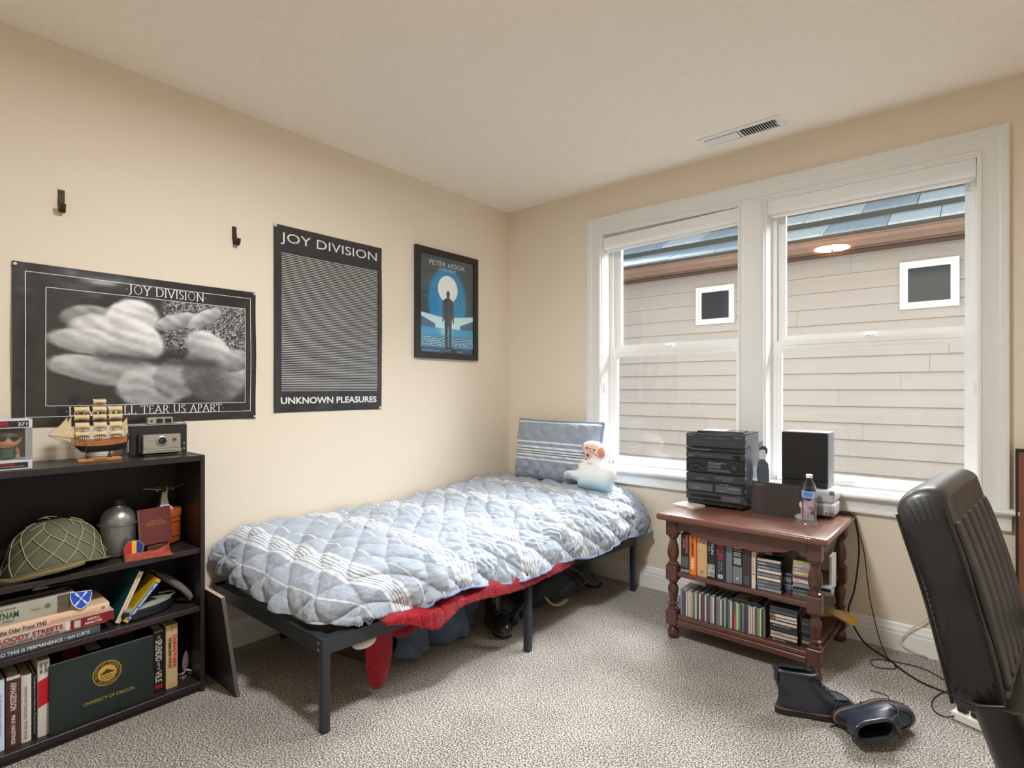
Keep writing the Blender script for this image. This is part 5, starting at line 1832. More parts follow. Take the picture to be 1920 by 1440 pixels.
ORD = 'zeroth first second third fourth fifth sixth seventh eighth ninth tenth eleventh twelfth thirteenth fourteenth fifteenth sixteenth seventeenth eighteenth nineteenth twentieth twenty-first twenty-second'.split()
# ---- books on the middle shelf (spines toward the room)
ZK = .3505
GM = 'upright books on the middle shelf of the side table'
YF = -.596
xs = [1.698, 1.7455, 1.783, 1.838, 1.882, 1.932, 1.965, 2.013, 2.055, 2.076]


def tbook(i, lab, cover, h, d=.15, hard=.003, gap=.001):
    return book(lab, Matrix.Translation((xs[i] + gap, YF + random.Random(i).uniform(0, .006), ZK)), xs[i + 1] - xs[i] - 2 * gap, h, d, cover, group=GM, hard=hard)


b = tbook(0, 'black and grey hardback Endgame 1945 beside the left table leg', mat('endgame_jacket', (48, 52, 58), .35, var=(22, (34, 36, 42), 1)), .205)
spine(b, 'ENDGAME', .200, .105, (206, 120, 104), .70, .22, .02)
spine(b, '1945', .175, .130, (206, 120, 104), .36, .24, .02)
MB().box(.004, .040, -.0006, 0, .030, .085).build('spine_photo', mat('spine_photo_grey', (120, 124, 128), .5, var=(70, (36, 40, 46), 1)), b, smooth=0)
band(b, .004, .018, (150, 154, 156))
b = tbook(1, 'bright orange paperback with black and white lettering on the middle shelf', (232, 124, 40), .207, hard=.0015)
spine(b, 'IAN KERSHAW', .203, .098, (52, 34, 20), .48, .44, .03)
spine(b, 'THE END', .088, .028, (240, 226, 206), .48, .52, .03)
b = tbook(2, 'thick tan hardback marked 45 beside the orange paperback', (206, 170, 122), .212)
for ch_, dx_, dz_ in (('4', .010, .180), ('5', .028, .172)):
    text(ch_, flat((84, 62, 44), .6), b, frame((dx_, -.0006, dz_), (.95, 0, -.3), (.3, 0, .95)), h=.022, bold=-.01)
MB().box(.006, .048, -.0006, 0, .1275, .1283).build('spine_rule', flat((130, 104, 74), .6), b, smooth=0)
MB(frame((.027, -.0001, .024), (1, 0, 0), (0, 0, 1))).lathe([(.008, 0), (.0082, .0005), (.0065, .0005), (.006, .0001)], 20).build('emblem', flat((166, 132, 90), .6), b)
b = tbook(3, 'dark hardback Berlin at War beside the tan 45 book', mat('berlin_war_jacket', (44, 46, 54), .35, var=(26, (30, 32, 38), 1)), .214)
spine(b, 'BERLIN', .205, .128, (214, 214, 210), .66, .32)
spine(b, 'AT WAR', .185, .140, (176, 176, 176), .26, .18)
MB().box(.003, .039, -.0006, 0, .012, .075).build('spine_photo', mat('spine_photo_dark', (70, 66, 70), .5, var=(60, (206, 206, 206), .5)), b, smooth=0)
b = tbook(4, 'dark hardback with red Berlin lettering and white emblem at its foot', (50, 52, 58), .218)
spine(b, 'BERLIN', .210, .108, (168, 48, 66), .5, .62, .03)
spine(b, 'THE DOWNFALL', .098, .050, (190, 190, 190), .62, .14)
spine(b, 'OF A CITY 1945', .098, .045, (190, 190, 190), .36, .12)
e_ = MB()
e_.add([(.012, -.0006, .012), (.036, -.0006, .012), (.036, -.0006, .034), (.012, -.0006, .034)], [(0, 1, 2, 3)])
e_.build('emblem', flat((50, 52, 58), .4), b, smooth=0)
k_ = MB()
for a in (((.013, .012), (.017, .012), (.017, .034), (.013, .034)), ((.031, .012), (.035, .012), (.035, .034), (.031, .034)), ((.017, .020), (.024, .012), (.028, .012), (.019, .023), (.028, .034), (.024, .034), (.017, .026)), ((.031, .020), (.024, .012), (.020, .012), (.029, .023), (.020, .034), (.024, .034), (.031, .026))):
    k_.add([(x, -.0010, z) for x, z in a], [tuple(range(len(a)))])
k_.build('emblem_mark', flat((232, 232, 232), .4), b, smooth=0)
b = tbook(5, 'plain slate grey hardback between the Berlin book and the black peace book', (112, 118, 128), .220)
b = tbook(6, 'black and grey hardback with a thin yellow line across its spine', (34, 36, 40), .222)
band(b, .004, .088, (118, 124, 132), .02, .98)
band(b, .166, .169, (212, 190, 90), .05, .95)
for s_, z, h_ in (('ENDED', .192, .0085), ('PEACE', .176, .0085), ('MARGARET', .152, .0065), ('MACMILLAN', .141, .0065)):
    text(s_, flat((226, 226, 226), .5), b, frame((.023, -.0007, z), (1, 0, 0), (0, 0, 1)), h=h_, w=.032 if len(s_) < 7 else .036, align='CENTER', bold=.03)
MB().box(.005, .041, -.0006, 0, .098, .132).build('spine_photo', mat('spine_photo_dots', (44, 46, 50), .5, var=(260, (200, 200, 200), .5)), b, smooth=0)
MB(frame((.023, -.0005, .030), (1, 0, 0), (0, 0, 1))).lathe([(.0055, 0), (.0055, .0006), (.003, .0006), (.003, 0)], 20, cap=False).build('emblem', flat((230, 230, 230), .4), b)
b = tbook(7, 'dark charcoal hardback with dim red lettering left of the thin cream paperback', (62, 58, 62), .216)
spine(b, 'STALINGRAD', .19, .07, (110, 44, 56), .5, .4)
MB().box(.008, .030, -.0006, 0, .010, .052).build('spine_lines', mat('spine_lines_grey', (84, 80, 84), .5), b, smooth=0)
b = tbook(8, 'thin cream paperback standing against the left cassette stack', (226, 206, 194), .176, hard=.0012)
spine(b, 'MAUSOLEUM', .165, .08, (132, 108, 96), .5, .5)
band(b, .066, .072, (140, 110, 70), .2, .8)

# ---- plastic cases
m_jewel = mat('jewel_case', (188, 196, 202), .12, spec=.8, trans=.35)
m_jewel_d = mat('jewel_case_dark', (46, 50, 56), .15, spec=.7)


def case(name, cat, lab, M, t, h, d, spine_c, back='d', group=None, txt=None, txt_c=(60, 60, 60), patch=None):
    """local: spine faces -Y, thickness X, length Z, depth +Y"""
    o = bpy.data.objects.new(name, None); COL.objects.link(o)
    o.matrix_world = M
    tag(o, lab, cat, group)
    o['_t'] = t; o['_h'] = h
    MB().rbox(0, t, .0, d, 0, h, .0006).build('plastic_case', m_jewel_d if back == 'd' else m_jewel, o, smooth=0)
    MB().box(t * .12, t * .88, -.0005, .0004, h * .02, h * .98).build('spine_card', flat(spine_c, .35), o, smooth=0)
    if txt:
        M_ = frame((t * .28, -.0009, h * .90), (0, 0, -1), (1, 0, 0))
        text(txt, flat(txt_c, .5), o, M_, h=t * .42, w=min(h * .8, t * .36 * len(txt)), bold=.01)
    if patch:
        MB().box(t * .12, t * .88, -.0008, .0, h * .78, h * .98).build('spine_patch', flat(patch, .4), o, smooth=0)
    return o


cds = [((132, 148, 178), 'slate blue'), ((74, 80, 88), 'dark grey'), ((60, 66, 72), 'charcoal'), ((214, 202, 190), 'cream'), ((214, 198, 182), 'cream'), ((204, 188, 172), 'beige'), ((176, 162, 150), 'taupe'),
       ((112, 120, 118), 'grey green'), ((214, 204, 140), 'pale yellow'), ((62, 96, 118), 'teal'), ((220, 212, 206), 'white'), ((88, 60, 58), 'dark brown'), ((104, 70, 66), 'brown'), ((214, 206, 202), 'white'), ((66, 70, 76), 'charcoal'),
       ((92, 98, 112), 'blue grey'), ((196, 140, 138), 'pink'), ((222, 218, 210), 'white'), ((44, 60, 66), 'dark teal'), ((104, 106, 112), 'grey'), ((126, 116, 124), 'mauve grey'), ((214, 202, 196), 'cream'), ((58, 70, 66), 'dark green'),
       ((130, 180, 158), 'mint green'), ((70, 70, 74), 'charcoal'), ((96, 98, 100), 'grey'), ((220, 208, 204), 'white'), ((86, 70, 66), 'brown'), ((206, 84, 70), 'coral red'), ((216, 210, 190), 'ivory'), ((98, 186, 84), 'bright green'),
       ((58, 76, 90), 'dark blue'), ((106, 108, 124), 'lavender grey'), ((80, 56, 70), 'plum'), ((70, 64, 96), 'violet'), ((208, 196, 186), 'cream'), ((214, 204, 190), 'ivory'), ((218, 190, 176), 'peach'), ((84, 70, 66), 'brown'),
       ((112, 176, 92), 'leaf green'), ((208, 204, 184), 'ivory'), ((60, 60, 62), 'black'), ((110, 116, 122), 'grey')]
N = len(cds)
xa, xb = 1.699, 2.122
w = (xb - xa) / N
rr_ = random.Random(12)
for i, (c, nm) in enumerate(cds):
    lab = '%s CD case, %s from the left end of the low shelf row' % (nm, ORD[i + 1]) if i < 21 else '%s CD case, %s from the right end of the low shelf row' % (nm, ORD[N - i])
    x = xa + i * w
    o = case('cd_case', 'CD case', lab, Matrix.Translation((x + .0003, -.598 + rr_.uniform(0, .004), .1255)), w - .0006, .138 - rr_.uniform(0, .002) - (.0 if nm != 'coral red' else .0), .125, c, 'l' if i % 3 else 'd', 'CD cases standing in a row on the low shelf')
    if nm in ('coral red',):
        band(o, .085, .137, (110, 104, 100), .1, .9, yy=-.0009)
o = case('cd_case', 'CD case', 'black CD case with a pale cover picture lying flat on the CD row', Matrix.Translation((1.955, -.590, .2650)) @ Matrix(((0, 0, 1, 0), (0, 1, 0, 0), (-1, 0, 0, .0105), (0, 0, 0, 1))), .0105, .142, .125, (40, 40, 42))
MB().box(-.0006, 0, .010, .115, .012, .125).build('cover_picture', mat('cover_picture', (60, 60, 54), .25, var=(16, (196, 188, 160), .35)), o, smooth=0)
# lying mapping: local X (thickness) -> up, local Z (length) -> -X world
FLAT = Matrix(((0, 0, -1, 0), (0, 1, 0, 0), (1, 0, 0, 0), (0, 0, 0, 1)))


def stack(x0, y, z, items, w, t, d, group, where, seed=1, back='d'):
    r = random.Random(seed)
    n = len(items)
    for i, it in enumerate(items):  # bottom to top
        c, nm, tx, tc, pt = (list(it) + [None] * 5)[:5]
        pos = 'bottom' if i == 0 else 'top' if i == n - 1 else (ORD[i + 1] + ' from the bottom' if i < n / 2 else ORD[n - i] + ' from the top')
        lab = '%s cassette, %s in %s' % (nm, pos.replace('from the', 'from'), where)
        dx = r.uniform(-.002, .002)
        M = Matrix.Translation((x0 + w + dx, y + r.uniform(-.003, .003), z + i * t)) @ Matrix.Rotation(R_(r.uniform(-1.5, 1.5)), 4, 'Z') @ FLAT
        case('cassette_case', 'cassette case', lab, M, t - .0006, w, d, c, back, group, tx, tc or (60, 60, 60), pt)


L_ = (200, 200, 204)
stack(2.079, -.592, .3505, [((150, 158, 170), 'grey blue'), ((104, 110, 120), 'slate', 'STILL', (190, 194, 200)), ((96, 102, 112), 'dark slate', 'CLOSER', (190, 194, 200)), ((222, 208, 194), 'cream'), ((122, 128, 132), 'grey'), ((222, 200, 196), 'pale pink'), ((110, 114, 120), 'charcoal', 'MOVEMENT', (200, 200, 200)), ((84, 92, 104), 'navy grey', 'WARSAW', (236, 236, 236)), ((196, 184, 172), 'beige')], .110, .0172, .068,
      'cassette cases in the left stack on the middle shelf', 'left stack on middle table shelf', 2)
stack(2.190, -.540, .3505, [((60, 66, 78), 'dark blue'), ((92, 106, 122), 'steel blue'), ((52, 60, 72), 'black blue'), ((120, 136, 150), 'pale blue'), ((40, 44, 52), 'black')], .030, .0172, .068, 'cassette cases seen end-on between the middle shelf stacks', 'short centre stack on middle table shelf', 3, 'l')
stack(2.236, -.580, .3505, [((96, 92, 84), 'clear brown'), ((70, 74, 86), 'clear dark'), ((24, 26, 32), 'black'), ((140, 140, 142), 'clear grey'), ((214, 204, 190), 'ivory lettered', 'REC', (60, 40, 40)), ((112, 60, 66), 'maroon'), ((198, 172, 140), 'tan lettered', 'BRUNEL', (240, 232, 210)), ((170, 142, 100), 'brown lettered', 'EBI', (230, 216, 180)), ((150, 150, 182), 'lilac', 'BILLY', (240, 240, 240)), ((214, 204, 96), 'yellow', 'THE CARS', (110, 104, 40))], .098, .0172, .066,
      'cassette cases in the right stack on the middle shelf', 'right stack on middle table shelf', 5, 'l')
stack(2.300, -.47, .3505, [((170, 178, 190), 'pale'), ((30, 34, 44), 'black')], .075, .0172, .066, 'cassette cases at the far right of the middle shelf', 'small stack behind right front table leg', 6, 'l')
stack(2.140, -.594, .1255, [((50, 48, 50), 'black lettered', 'BILLY IDOL', (226, 222, 216)), ((214, 180, 172), 'pink'), ((190, 186, 180), 'dotted grey', 'ooOooOoo', (40, 40, 40)), ((58, 54, 56), 'charcoal'), ((62, 58, 58), 'black ruled', 'GREATEST HITS', (200, 196, 190)), ((206, 200, 186), 'ivory'), ((214, 202, 188), 'cream', None, None, (216, 92, 70)), ((220, 206, 188), 'beige', None, None, (110, 110, 112)), ((86, 90, 96), 'slate'), ((56, 62, 72), 'dark blue')], .120, .0165, .068,
      'cassette cases in the left stack on the low shelf', 'left stack on low table shelf', 8)
stack(2.272, -.575, .1255, [((44, 48, 56), 'dark'), ((150, 130, 126), 'rose grey'), ((70, 74, 84), 'slate'), ((30, 34, 44), 'black'), ((64, 76, 96), 'blue'), ((52, 58, 70), 'dark blue'), ((84, 92, 104), 'grey blue'), ((60, 62, 66), 'charcoal')], .050, .0165, .068,
      'cassette cases in the right stack on the low shelf', 'right stack on low table shelf', 9)
b = book('tall grey paperback standing behind the cassette stacks', Matrix.Translation((2.110, -.44, ZK)), .12, .185, .02, (118, 108, 98), group='books behind the cassettes', hard=.0015)
b = book('white paperback standing behind the right front table leg', Matrix.Translation((2.352, -.40, ZK)), .012, .165, .11, (206, 206, 204), group='books behind the cassettes', hard=.001)

# ---- stereo tower
m_bk = mat('stereo_black', (34, 35, 38), .32, spec=.5)
m_bk2 = mat('stereo_satin', (52, 54, 58), .4)
m_sid = mat('stereo_side', (104, 108, 118), .22, metal=.5)
so = thing('stereo_tower', 'black stacked stereo tower at the left of the side table', 'stereo', (1.79, -.24, TZ))
Mst = Matrix.Translation((-1.79, .24, -TZ))
SXa, SXb, SYa, SYb = 1.628, 1.950, -.352, -.100
MB(Mst).rbox(SXa + .004, SXb - .002, SYa + .020, SYb, .684, 1.068, .003).build('cabinet', m_sid, so, smooth=0)
MB(Mst).rbox(SXa + .008, SXb - .002, SYa + .018, SYb + .002, 1.0685, 1.074, .001).build('lid', m_bk, so, smooth=0)
mods = [(.696, .742), (.744, .800), (.802, .846), (.850, .928), (.930, .966), (.968, .990), (.994, 1.068)]
for k, (a, b_) in enumerate(mods):
    MB(Mst).rbox(SXa, SXb, SYa, SYa + .019, a, b_, .003).build('front_panel', m_bk if k % 2 else m_bk2, so, smooth=0)
MB(Mst).rbox(SXa + .006, SXb - .01, SYa + .006, SYb - .01, .672, .6955, .004).build('plinth', m_bk, so, smooth=0)
for x in (SXa + .03, SXb - .04):
    for y in (SYa + .03, SYb - .03):
        MB(Mst).cyl((x, y, TZ + .0004), (x, y, .673), .012, n=14).build('foot', m_bk, so)
YF2 = SYa - .0008


def sbox(x0, x1, z0, z1, m, name, d=.0008):
    return MB(Mst).box(SXa + x0, SXa + x1, SYa - d, SYa + .001, z0, z1).build(name, m, so, smooth=0)


m_g1 = mat('stereo_print', (176, 178, 182), .5)
m_g2 = mat('stereo_grey', (84, 86, 92), .35)
m_dk = mat('stereo_slot', (14, 14, 16), .25)
sbox(.03, .19, .712, .726, m_dk, 'disc_tray'); sbox(.20, .30, .706, .732, m_g2, 'display')
for k in range(2):
    sbox(.012 + k * .155, .150 + k * .155, .749, .788, m_g2, 'cassette_door')
    sbox(.06 + k * .145, .11 + k * .145, .812, .820, m_g2, 'cassette_logo')
sbox(.165, .265, .822, .836, m_g2, 'display_window')
for k in range(7):
    sbox(.036 + k * .0115, .043 + k * .0115, .868, .902, m_dk, 'equalizer_slot')
    MB(Mst).rbox(SXa + .0355 + k * .0115, SXa + .0435 + k * .0115, SYa - .004, SYa - .001, .878 + .008 * math.sin(k), .884 + .008 * math.sin(k), .0006).build('equalizer_knob', m_g2, so, smooth=0)
sbox(.015, .022, .868, .902, m_dk, 'equalizer_slot')
for z in (.908, .900, .890, .882):
    sbox(.125, .125 + (.10 if z > .905 else .07), z, z + .0018, m_g1, 'printed_line', .0006)
sbox(.125, .245, .862, .874, m_g2, 'tape_window')
MB(Mst @ frame((SXa + .272, SYa, .888), (1, 0, 0), (0, 0, 1))).lathe([(.016, 0), (.015, .010), (.003, .011)], 28).build('volume_knob', m_bk2, so)
sbox(.012, .05, .936, .952, m_g2, 'small_display'); sbox(.262, .30, .936, .958, m_dk, 'clock_window')
for k in range(14):
    MB(Mst).rbox(SXa + .066 + k * .013, SXa + .076 + k * .013, SYa - .003, SYa - .0005, .944, .950, .0006).build('tuner_button', m_g2, so, smooth=0)
sbox(.03, .14, .978, .9795, m_g1, 'printed_line', .0006)
for k in range(10):
    MB(Mst).rbox(SXa + .11 + k * .012, SXa + .119 + k * .012, SYa - .003, SYa - .0005, 1.040, 1.047, .0006).build('top_button', m_g2, so, smooth=0)
sbox(.02, .14, 1.020, 1.0215, m_g2, 'printed_line', .0006); sbox(.19, .30, 1.018, 1.0195, m_g2, 'printed_line', .0006)
for s_, x, z, h_, w_ in (('DUAL DISC', .19, .792, .006, .05), ('DOUBLE', .235, .772, .007, .055), ('PHONES', .012, .985, .005, .025), ('SONY', .012, 1.054, .006, .028), ('MHC-3', .268, 1.050, .006, .036), ('Digital', .05, .760, .006, .028), ('Digital', .18, .757, .006, .028)):
    text(s_, m_g1, so, Mst @ frame((SXa + x, SYa - .0016, z), (1, 0, 0), (0, 0, 1)), h=h_, w=w_)
for k, z in enumerate((.700, .76, .83, .88, .95, 1.0, 1.04)):
    MB(Mst).rbox(SXb - .002, SXb + .0015, SYa + .010, SYa + .018, z, z + .016, .0006).build('side_clip', mat('clip_silver', (196, 198, 202), .3, metal=.6), so, smooth=0)
for y, z in ((SYb - .04, 1.04), (SYa + .04, 1.04), (SYb - .04, .72), (SYa + .06, .72)):
    MB(Mst @ frame((SXb - .002, y, z), (0, 1, 0), (0, 0, 1))).lathe([(.004, 0), (.004, .001), (.002, .0018)], 12).build('screw', m_dk, so)
rec = thing('record_sleeve', 'thin dark glossy sleeve lying on top of the stereo tower', 'sleeve', (1.79, -.23, 1.0745), (0, 0, 8))
MB().rbox(-.12, .12, -.085, .085, 0, .006, .001).build('sleeve', mat('sleeve_gloss', (48, 52, 60), .12), rec, smooth=0)
MB().rbox(-.10, .03, -.07, .06, .0062, .0085, .0006).build('insert', mat('sleeve_white', (214, 218, 226), .3), rec, smooth=0)

# flat cardboard standee of a man in dark clothes
sd_ = thing('cardboard_standee', 'small cardboard cut-out of a man in a dark suit beside the stereo', 'standee', (1.985, -.16, TZ), (0, 0, 24))
Mz = frame((0, 0, 0), (1, 0, 0), (0, 0, 1))
k_ = 1.0
body_o = [(-.016, .0), (-.018, .10), (-.026, .15), (-.030, .205), (-.024, .245), (-.012, .262), (-.006, .268), (.008, .268), (.016, .258), (.028, .245), (.034, .200), (.034, .10), (.030, 0)]
MB(Mz).prism([(x * k_, y) for x, y in body_o][::-1], -.001, .001).build('suit', mat('standee_suit', (92, 106, 116), .6, var=(18, (70, 84, 96), 1)), sd_, smooth=0)
hd_o = [(-.016 + .0, .268), (-.020, .290), (-.018, .315), (-.006, .332), (.010, .334), (.022, .322), (.022, .298), (.012, .276), (.008, .266)]
MB(Mz).prism(hd_o[::-1], -.001, .0012).build('face', mat('standee_face', (206, 214, 222), .6), sd_, smooth=0)
hr_o = [(-.019, .314), (-.014, .330), (.0, .340), (.016, .338), (.026, .322), (.024, .300), (.018, .296), (.014, .318), (.0, .322)]
MB(Mz).prism(hr_o[::-1], .0012, .0018).build('hair', mat('standee_hair', (52, 60, 70), .6), sd_, smooth=0)
MB(Mz).prism([(-.020, -.0), (.034, -.0), (.034, .004), (-.020, .004)], -.03, .001).build('base_flap', mat('standee_card', (200, 204, 208), .7), sd_, smooth=0)

# booklet, box set, silver case, speaker, bottle
bk = thing('small_booklet', 'small cream notepad lying at the left front corner of the table', 'notepad', (1.662, -.395, TZ + .0004), (0, 0, -14))
MB().rbox(-.068, .068, -.055, .055, 0, .010, .0012).build('pages', mat('pad_cream', (226, 214, 196), .7), bk, smooth=0)
MB().rbox(-.068, .068, -.055, .055, .0102, .0112, .0004).build('cover', mat('pad_cover', (214, 212, 208), .5, var=(30, (186, 176, 166), .7)), bk, smooth=0)
wr2 = thing('twist_wire', 'tiny twisted dark wire lying behind the notepad', 'wire', (1.655, -.275, TZ + .002))
MB().tube(spline([(-.02, 0, 0), (-.005, .010, .002), (.005, -.006, .001), (.018, .006, .001), (.026, -.004, 0)], 5), .0014, 6).build('wire', m_dk, wr2)

bx = thing('box_set', 'dark box with a portrait printed on it leaning before the silver case', 'box', (1.976, -.332, TZ + .0005), (-4, 0, 0))
MB().rbox(0, .300, 0, .030, 0, .166, .0012).build('carton', mat('carton_dark', (50, 46, 48), .3), bx, smooth=0)


def portrait(U, V):
    """plain generic head of a dark-haired man at the right of a near-black cover"""
    x = U * .30; y = V * .166
    r = np.full_like(U, .215); g = np.full_like(U, .195); b_ = np.full_like(U, .19)
    st = sm(x, .0, .02) * (1 - sm(x, .045, .06)) * .05
    r = r + st * 1.1; g = g + st * .4; b_ = b_ + st * 1.0

    def el(cx, cy, rx, ry, c, s0=.8):
        nonlocal r, g, b_
        q = np.sqrt(((x - cx) / rx) ** 2 + ((y - cy) / ry) ** 2)
        k = 1 - sm(q, s0, 1)
        r = r * (1 - k) + c[0] * k; g = g * (1 - k) + c[1] * k; b_ = b_ * (1 - k) + c[2] * k
    el(.268, .012, .062, .022, (.62, .70, .66))
    el(.262, .045, .026, .062, (.72, .58, .60))
    el(.272, .086, .034, .052, (.78, .66, .70))
    el(.240, .074, .010, .018, (.84, .72, .68))
    el(.262, .128, .036, .036, (.17, .13, .22))
    el(.250, .105, .012, .030, (.17, .13, .22))
    el(.285, .060, .012, .010, (.70, .42, .44))
    el(.278, .100, .007, .004, (.15, .12, .14))
    return r, g, b_


m_port = mat('portrait_print', (255, 255, 255), .3, attr='print')
painted('cover_print', m_port, bx, frame((0, -.0004, 0), (1, 0, 0), (0, 0, 1)), .300, .166, 150, 84, portrait)
text('THE COLLECTION', flat((206, 196, 200), .5), bx, frame((.012, -.0008, .150), (1, 0, 0), (0, 0, 1)), h=.0035, w=.052)

sc_ = thing('silver_case', 'silver hard case with corner fittings under the black speaker', 'case', (2.20, -.13, TZ))
Mq2 = Matrix.Translation((-2.20, .13, -TZ))
m_sil = mat('case_silver', (206, 208, 212), .28, metal=.35, bump=(200, .2, .0006))
MB(Mq2).rbox(2.045, 2.345, -.232, -.036, .668, .735, .010).build('case_base', m_sil, sc_, smooth=40)
MB(Mq2).rbox(2.045, 2.345, -.232, -.036, .7362, .803, .012).build('case_lid', m_sil, sc_, smooth=40)
for x in (2.07, 2.32):
    for y in (-.21, -.06):
        MB(Mq2).cyl((x, y, TZ + .0004), (x, y, .669), .008, n=12).build('foot', m_dk, sc_)
m_cor = mat('corner_chrome', (170, 150, 140), .25, metal=.9)
for x in (2.047, 2.323):
    for z in (.672, .778):
        MB(Mq2).rbox(x, x + .022, -.2345, -.212, z, z + .022, .004).build('corner_fitting', m_cor, sc_, smooth=0)
MB(Mq2).rbox(2.200, 2.298, -.2335, -.2318, .680, .716, .0006).build('front_plate', mat('plate_grey', (150, 156, 166), .3), sc_, smooth=0)
MB(Mq2 @ frame((2.312, -.232, .690), (1, 0, 0), (0, 0, 1))).lathe([(.006, 0), (.006, .003), (.003, .005)], 14).build('rivet', m_cor, sc_)

spk = thing('loudspeaker', 'black bookshelf loudspeaker standing on the silver case', 'speaker', (2.20, -.12, .8035))
Mq3 = Matrix.Translation((-2.20, .12, -.8035))
MB(Mq3).rbox(2.094, 2.311, -.186, -.034, .8037, 1.090, .003).build('cabinet', mat('speaker_vinyl', (118, 120, 126), .45, bump=(180, .2, .0008)), spk, smooth=0)
MB(Mq3).rbox(2.094, 2.3095, -.203, -.1865, .8400, 1.089, .004).build('grille', mat('grille_cloth', (34, 33, 32), .9, bump=(900, .5, .0006)), spk, smooth=0)
MB(Mq3).rbox(2.094, 2.3095, -.199, -.1865, .8045, .8385, .002).build('baffle', mat('baffle_black', (42, 41, 41), .35), spk, smooth=0)
MB(Mq3).box(2.190, 2.215, -.1998, -.1988, .818, .824).build('badge', m_g2, spk, smooth=0)

bt = thing('water_bottle', 'clear plastic water bottle with a blue label at the front of the table', 'bottle', (2.279, -.452, TZ + .0005))
m_pet = bpy.data.materials.new('pet_plastic')
m_pet.use_nodes = True
nt = m_pet.node_tree; nt.nodes.clear()
o_ = nt.nodes.new('ShaderNodeOutputMaterial'); g_2 = nt.nodes.new('ShaderNodeBsdfGlossy'); g_2.inputs['Roughness'].default_value = .03
t_2 = nt.nodes.new('ShaderNodeBsdfTransparent'); t_2.inputs[0].default_value = (.96, .975, .985, 1)
lw = nt.nodes.new('ShaderNodeLayerWeight'); lw.inputs[0].default_value = .30
fc = nt.nodes.new('ShaderNodeMath'); fc.operation = 'POWER'; fc.inputs[1].default_value = 1.25
mx = nt.nodes.new('ShaderNodeMixShader')
nt.links.new(lw.outputs['Facing'], fc.inputs[0]); nt.links.new(fc.outputs[0], mx.inputs[0]); nt.links.new(t_2.outputs[0], mx.inputs[1]); nt.links.new(g_2.outputs[0], mx.inputs[2]); nt.links.new(mx.outputs[0], o_.inputs[0])
m_water = m_pet.copy(); m_water.name = 'water'
for q in m_water.node_tree.nodes:
    if q.type == 'BSDF_TRANSPARENT':
        q.inputs[0].default_value = (.93, .96, .985, 1)
bp_ = [(.020, 0), (.028, .003), (.0315, .012), (.0315, .030)]
for k in range(9):
    z = .034 + k * .0105
    bp_ += [(.0318, z), (.0295, z + .005)]
bp_ += [(.030, .130), (.0325, .136), (.0325, .172), (.031, .180), (.024, .203), (.0135, .222), (.0125, .226), (.0125, .232)]
MB().lathe(bp_, 40, cap=False).build('shell', m_pet, bt, smooth=60)
MB().lathe([(r - .0012, z + .001) for r, z in bp_[:-4]] + [(.0245, .196), (.0001, .1962)], 40).build('water', m_water, bt, smooth=60)
MB().lathe([(.0329, .138), (.0331, .140), (.0331, .168), (.0329, .170)], 40, cap=False).build('label', mat('bottle_label', (70, 130, 206), .4, var=(50, (224, 234, 244), .6)), bt)
MB(TR(0, 0, 0, 0, 0, 0)).add([(.0333 * math.sin(a), -.0333 * math.cos(a), z) for z in (.142, .167) for a in [R_(-38 + 8 * i) for i in range(10)]], [(i, i + 1, 11 + i, 10 + i) for i in range(9)]).build('label_panel', mat('label_blue', (36, 78, 170), .4, var=(120, (120, 170, 220), .7)), bt, smooth=60)
MB().lathe([(.0145, .231), (.0148, .232), (.0148, .245), (.0135, .2465), (.0005, .2468)], 32).build('cap', mat('cap_white', (240, 240, 240), .4), bt)

# yellow envelope sticking out of the low shelf
yl = thing('yellow_envelope', 'crumpled yellow envelope sticking out of the low shelf right side', 'envelope', (2.34, -.27, .1265))


def env(a, b, off=0):
    x = -.10 + .20 * a
    z = .020 + .055 * math.sin(min(1.0, a * 1.5) * math.pi / 2) - .085 * max(0, a - .5) ** 1.3 + .010 * math.sin(b * 9 + a * 6) + off
    y = -.045 + .13 * b * (1 - .35 * a) + .05 * a
    return (x, y, z)


MB().grid(lambda a, b: env(a, b), 24, 16).build('envelope', mat('envelope_yellow', (224, 180, 40), .6, bump=(40, .4, .004)), yl, smooth=60)
MB().grid(lambda a, b: env(a * .9, .05 + b * .55, .006), 24, 12).build('paper_sheet', mat('envelope_lining', (214, 184, 146), .7), yl, smooth=60)
# ================================================================ posters, framed print, hooks on the left wall
m_poster = mat('poster_print', (255, 255, 255), .22, attr='print', spec=.55, coat=.35)
m_posterk = mat('poster_back', (228, 226, 220), .8)
m_ink_w = mat('ink_white', (222, 222, 222), .35)
m_tack = mat('clear_tack', (206, 208, 212), .15, spec=.8)
WX = .0015


def wallM(y, z, x=WX):
    return frame((x, y, z), (0, 1, 0), (0, 0, 1))


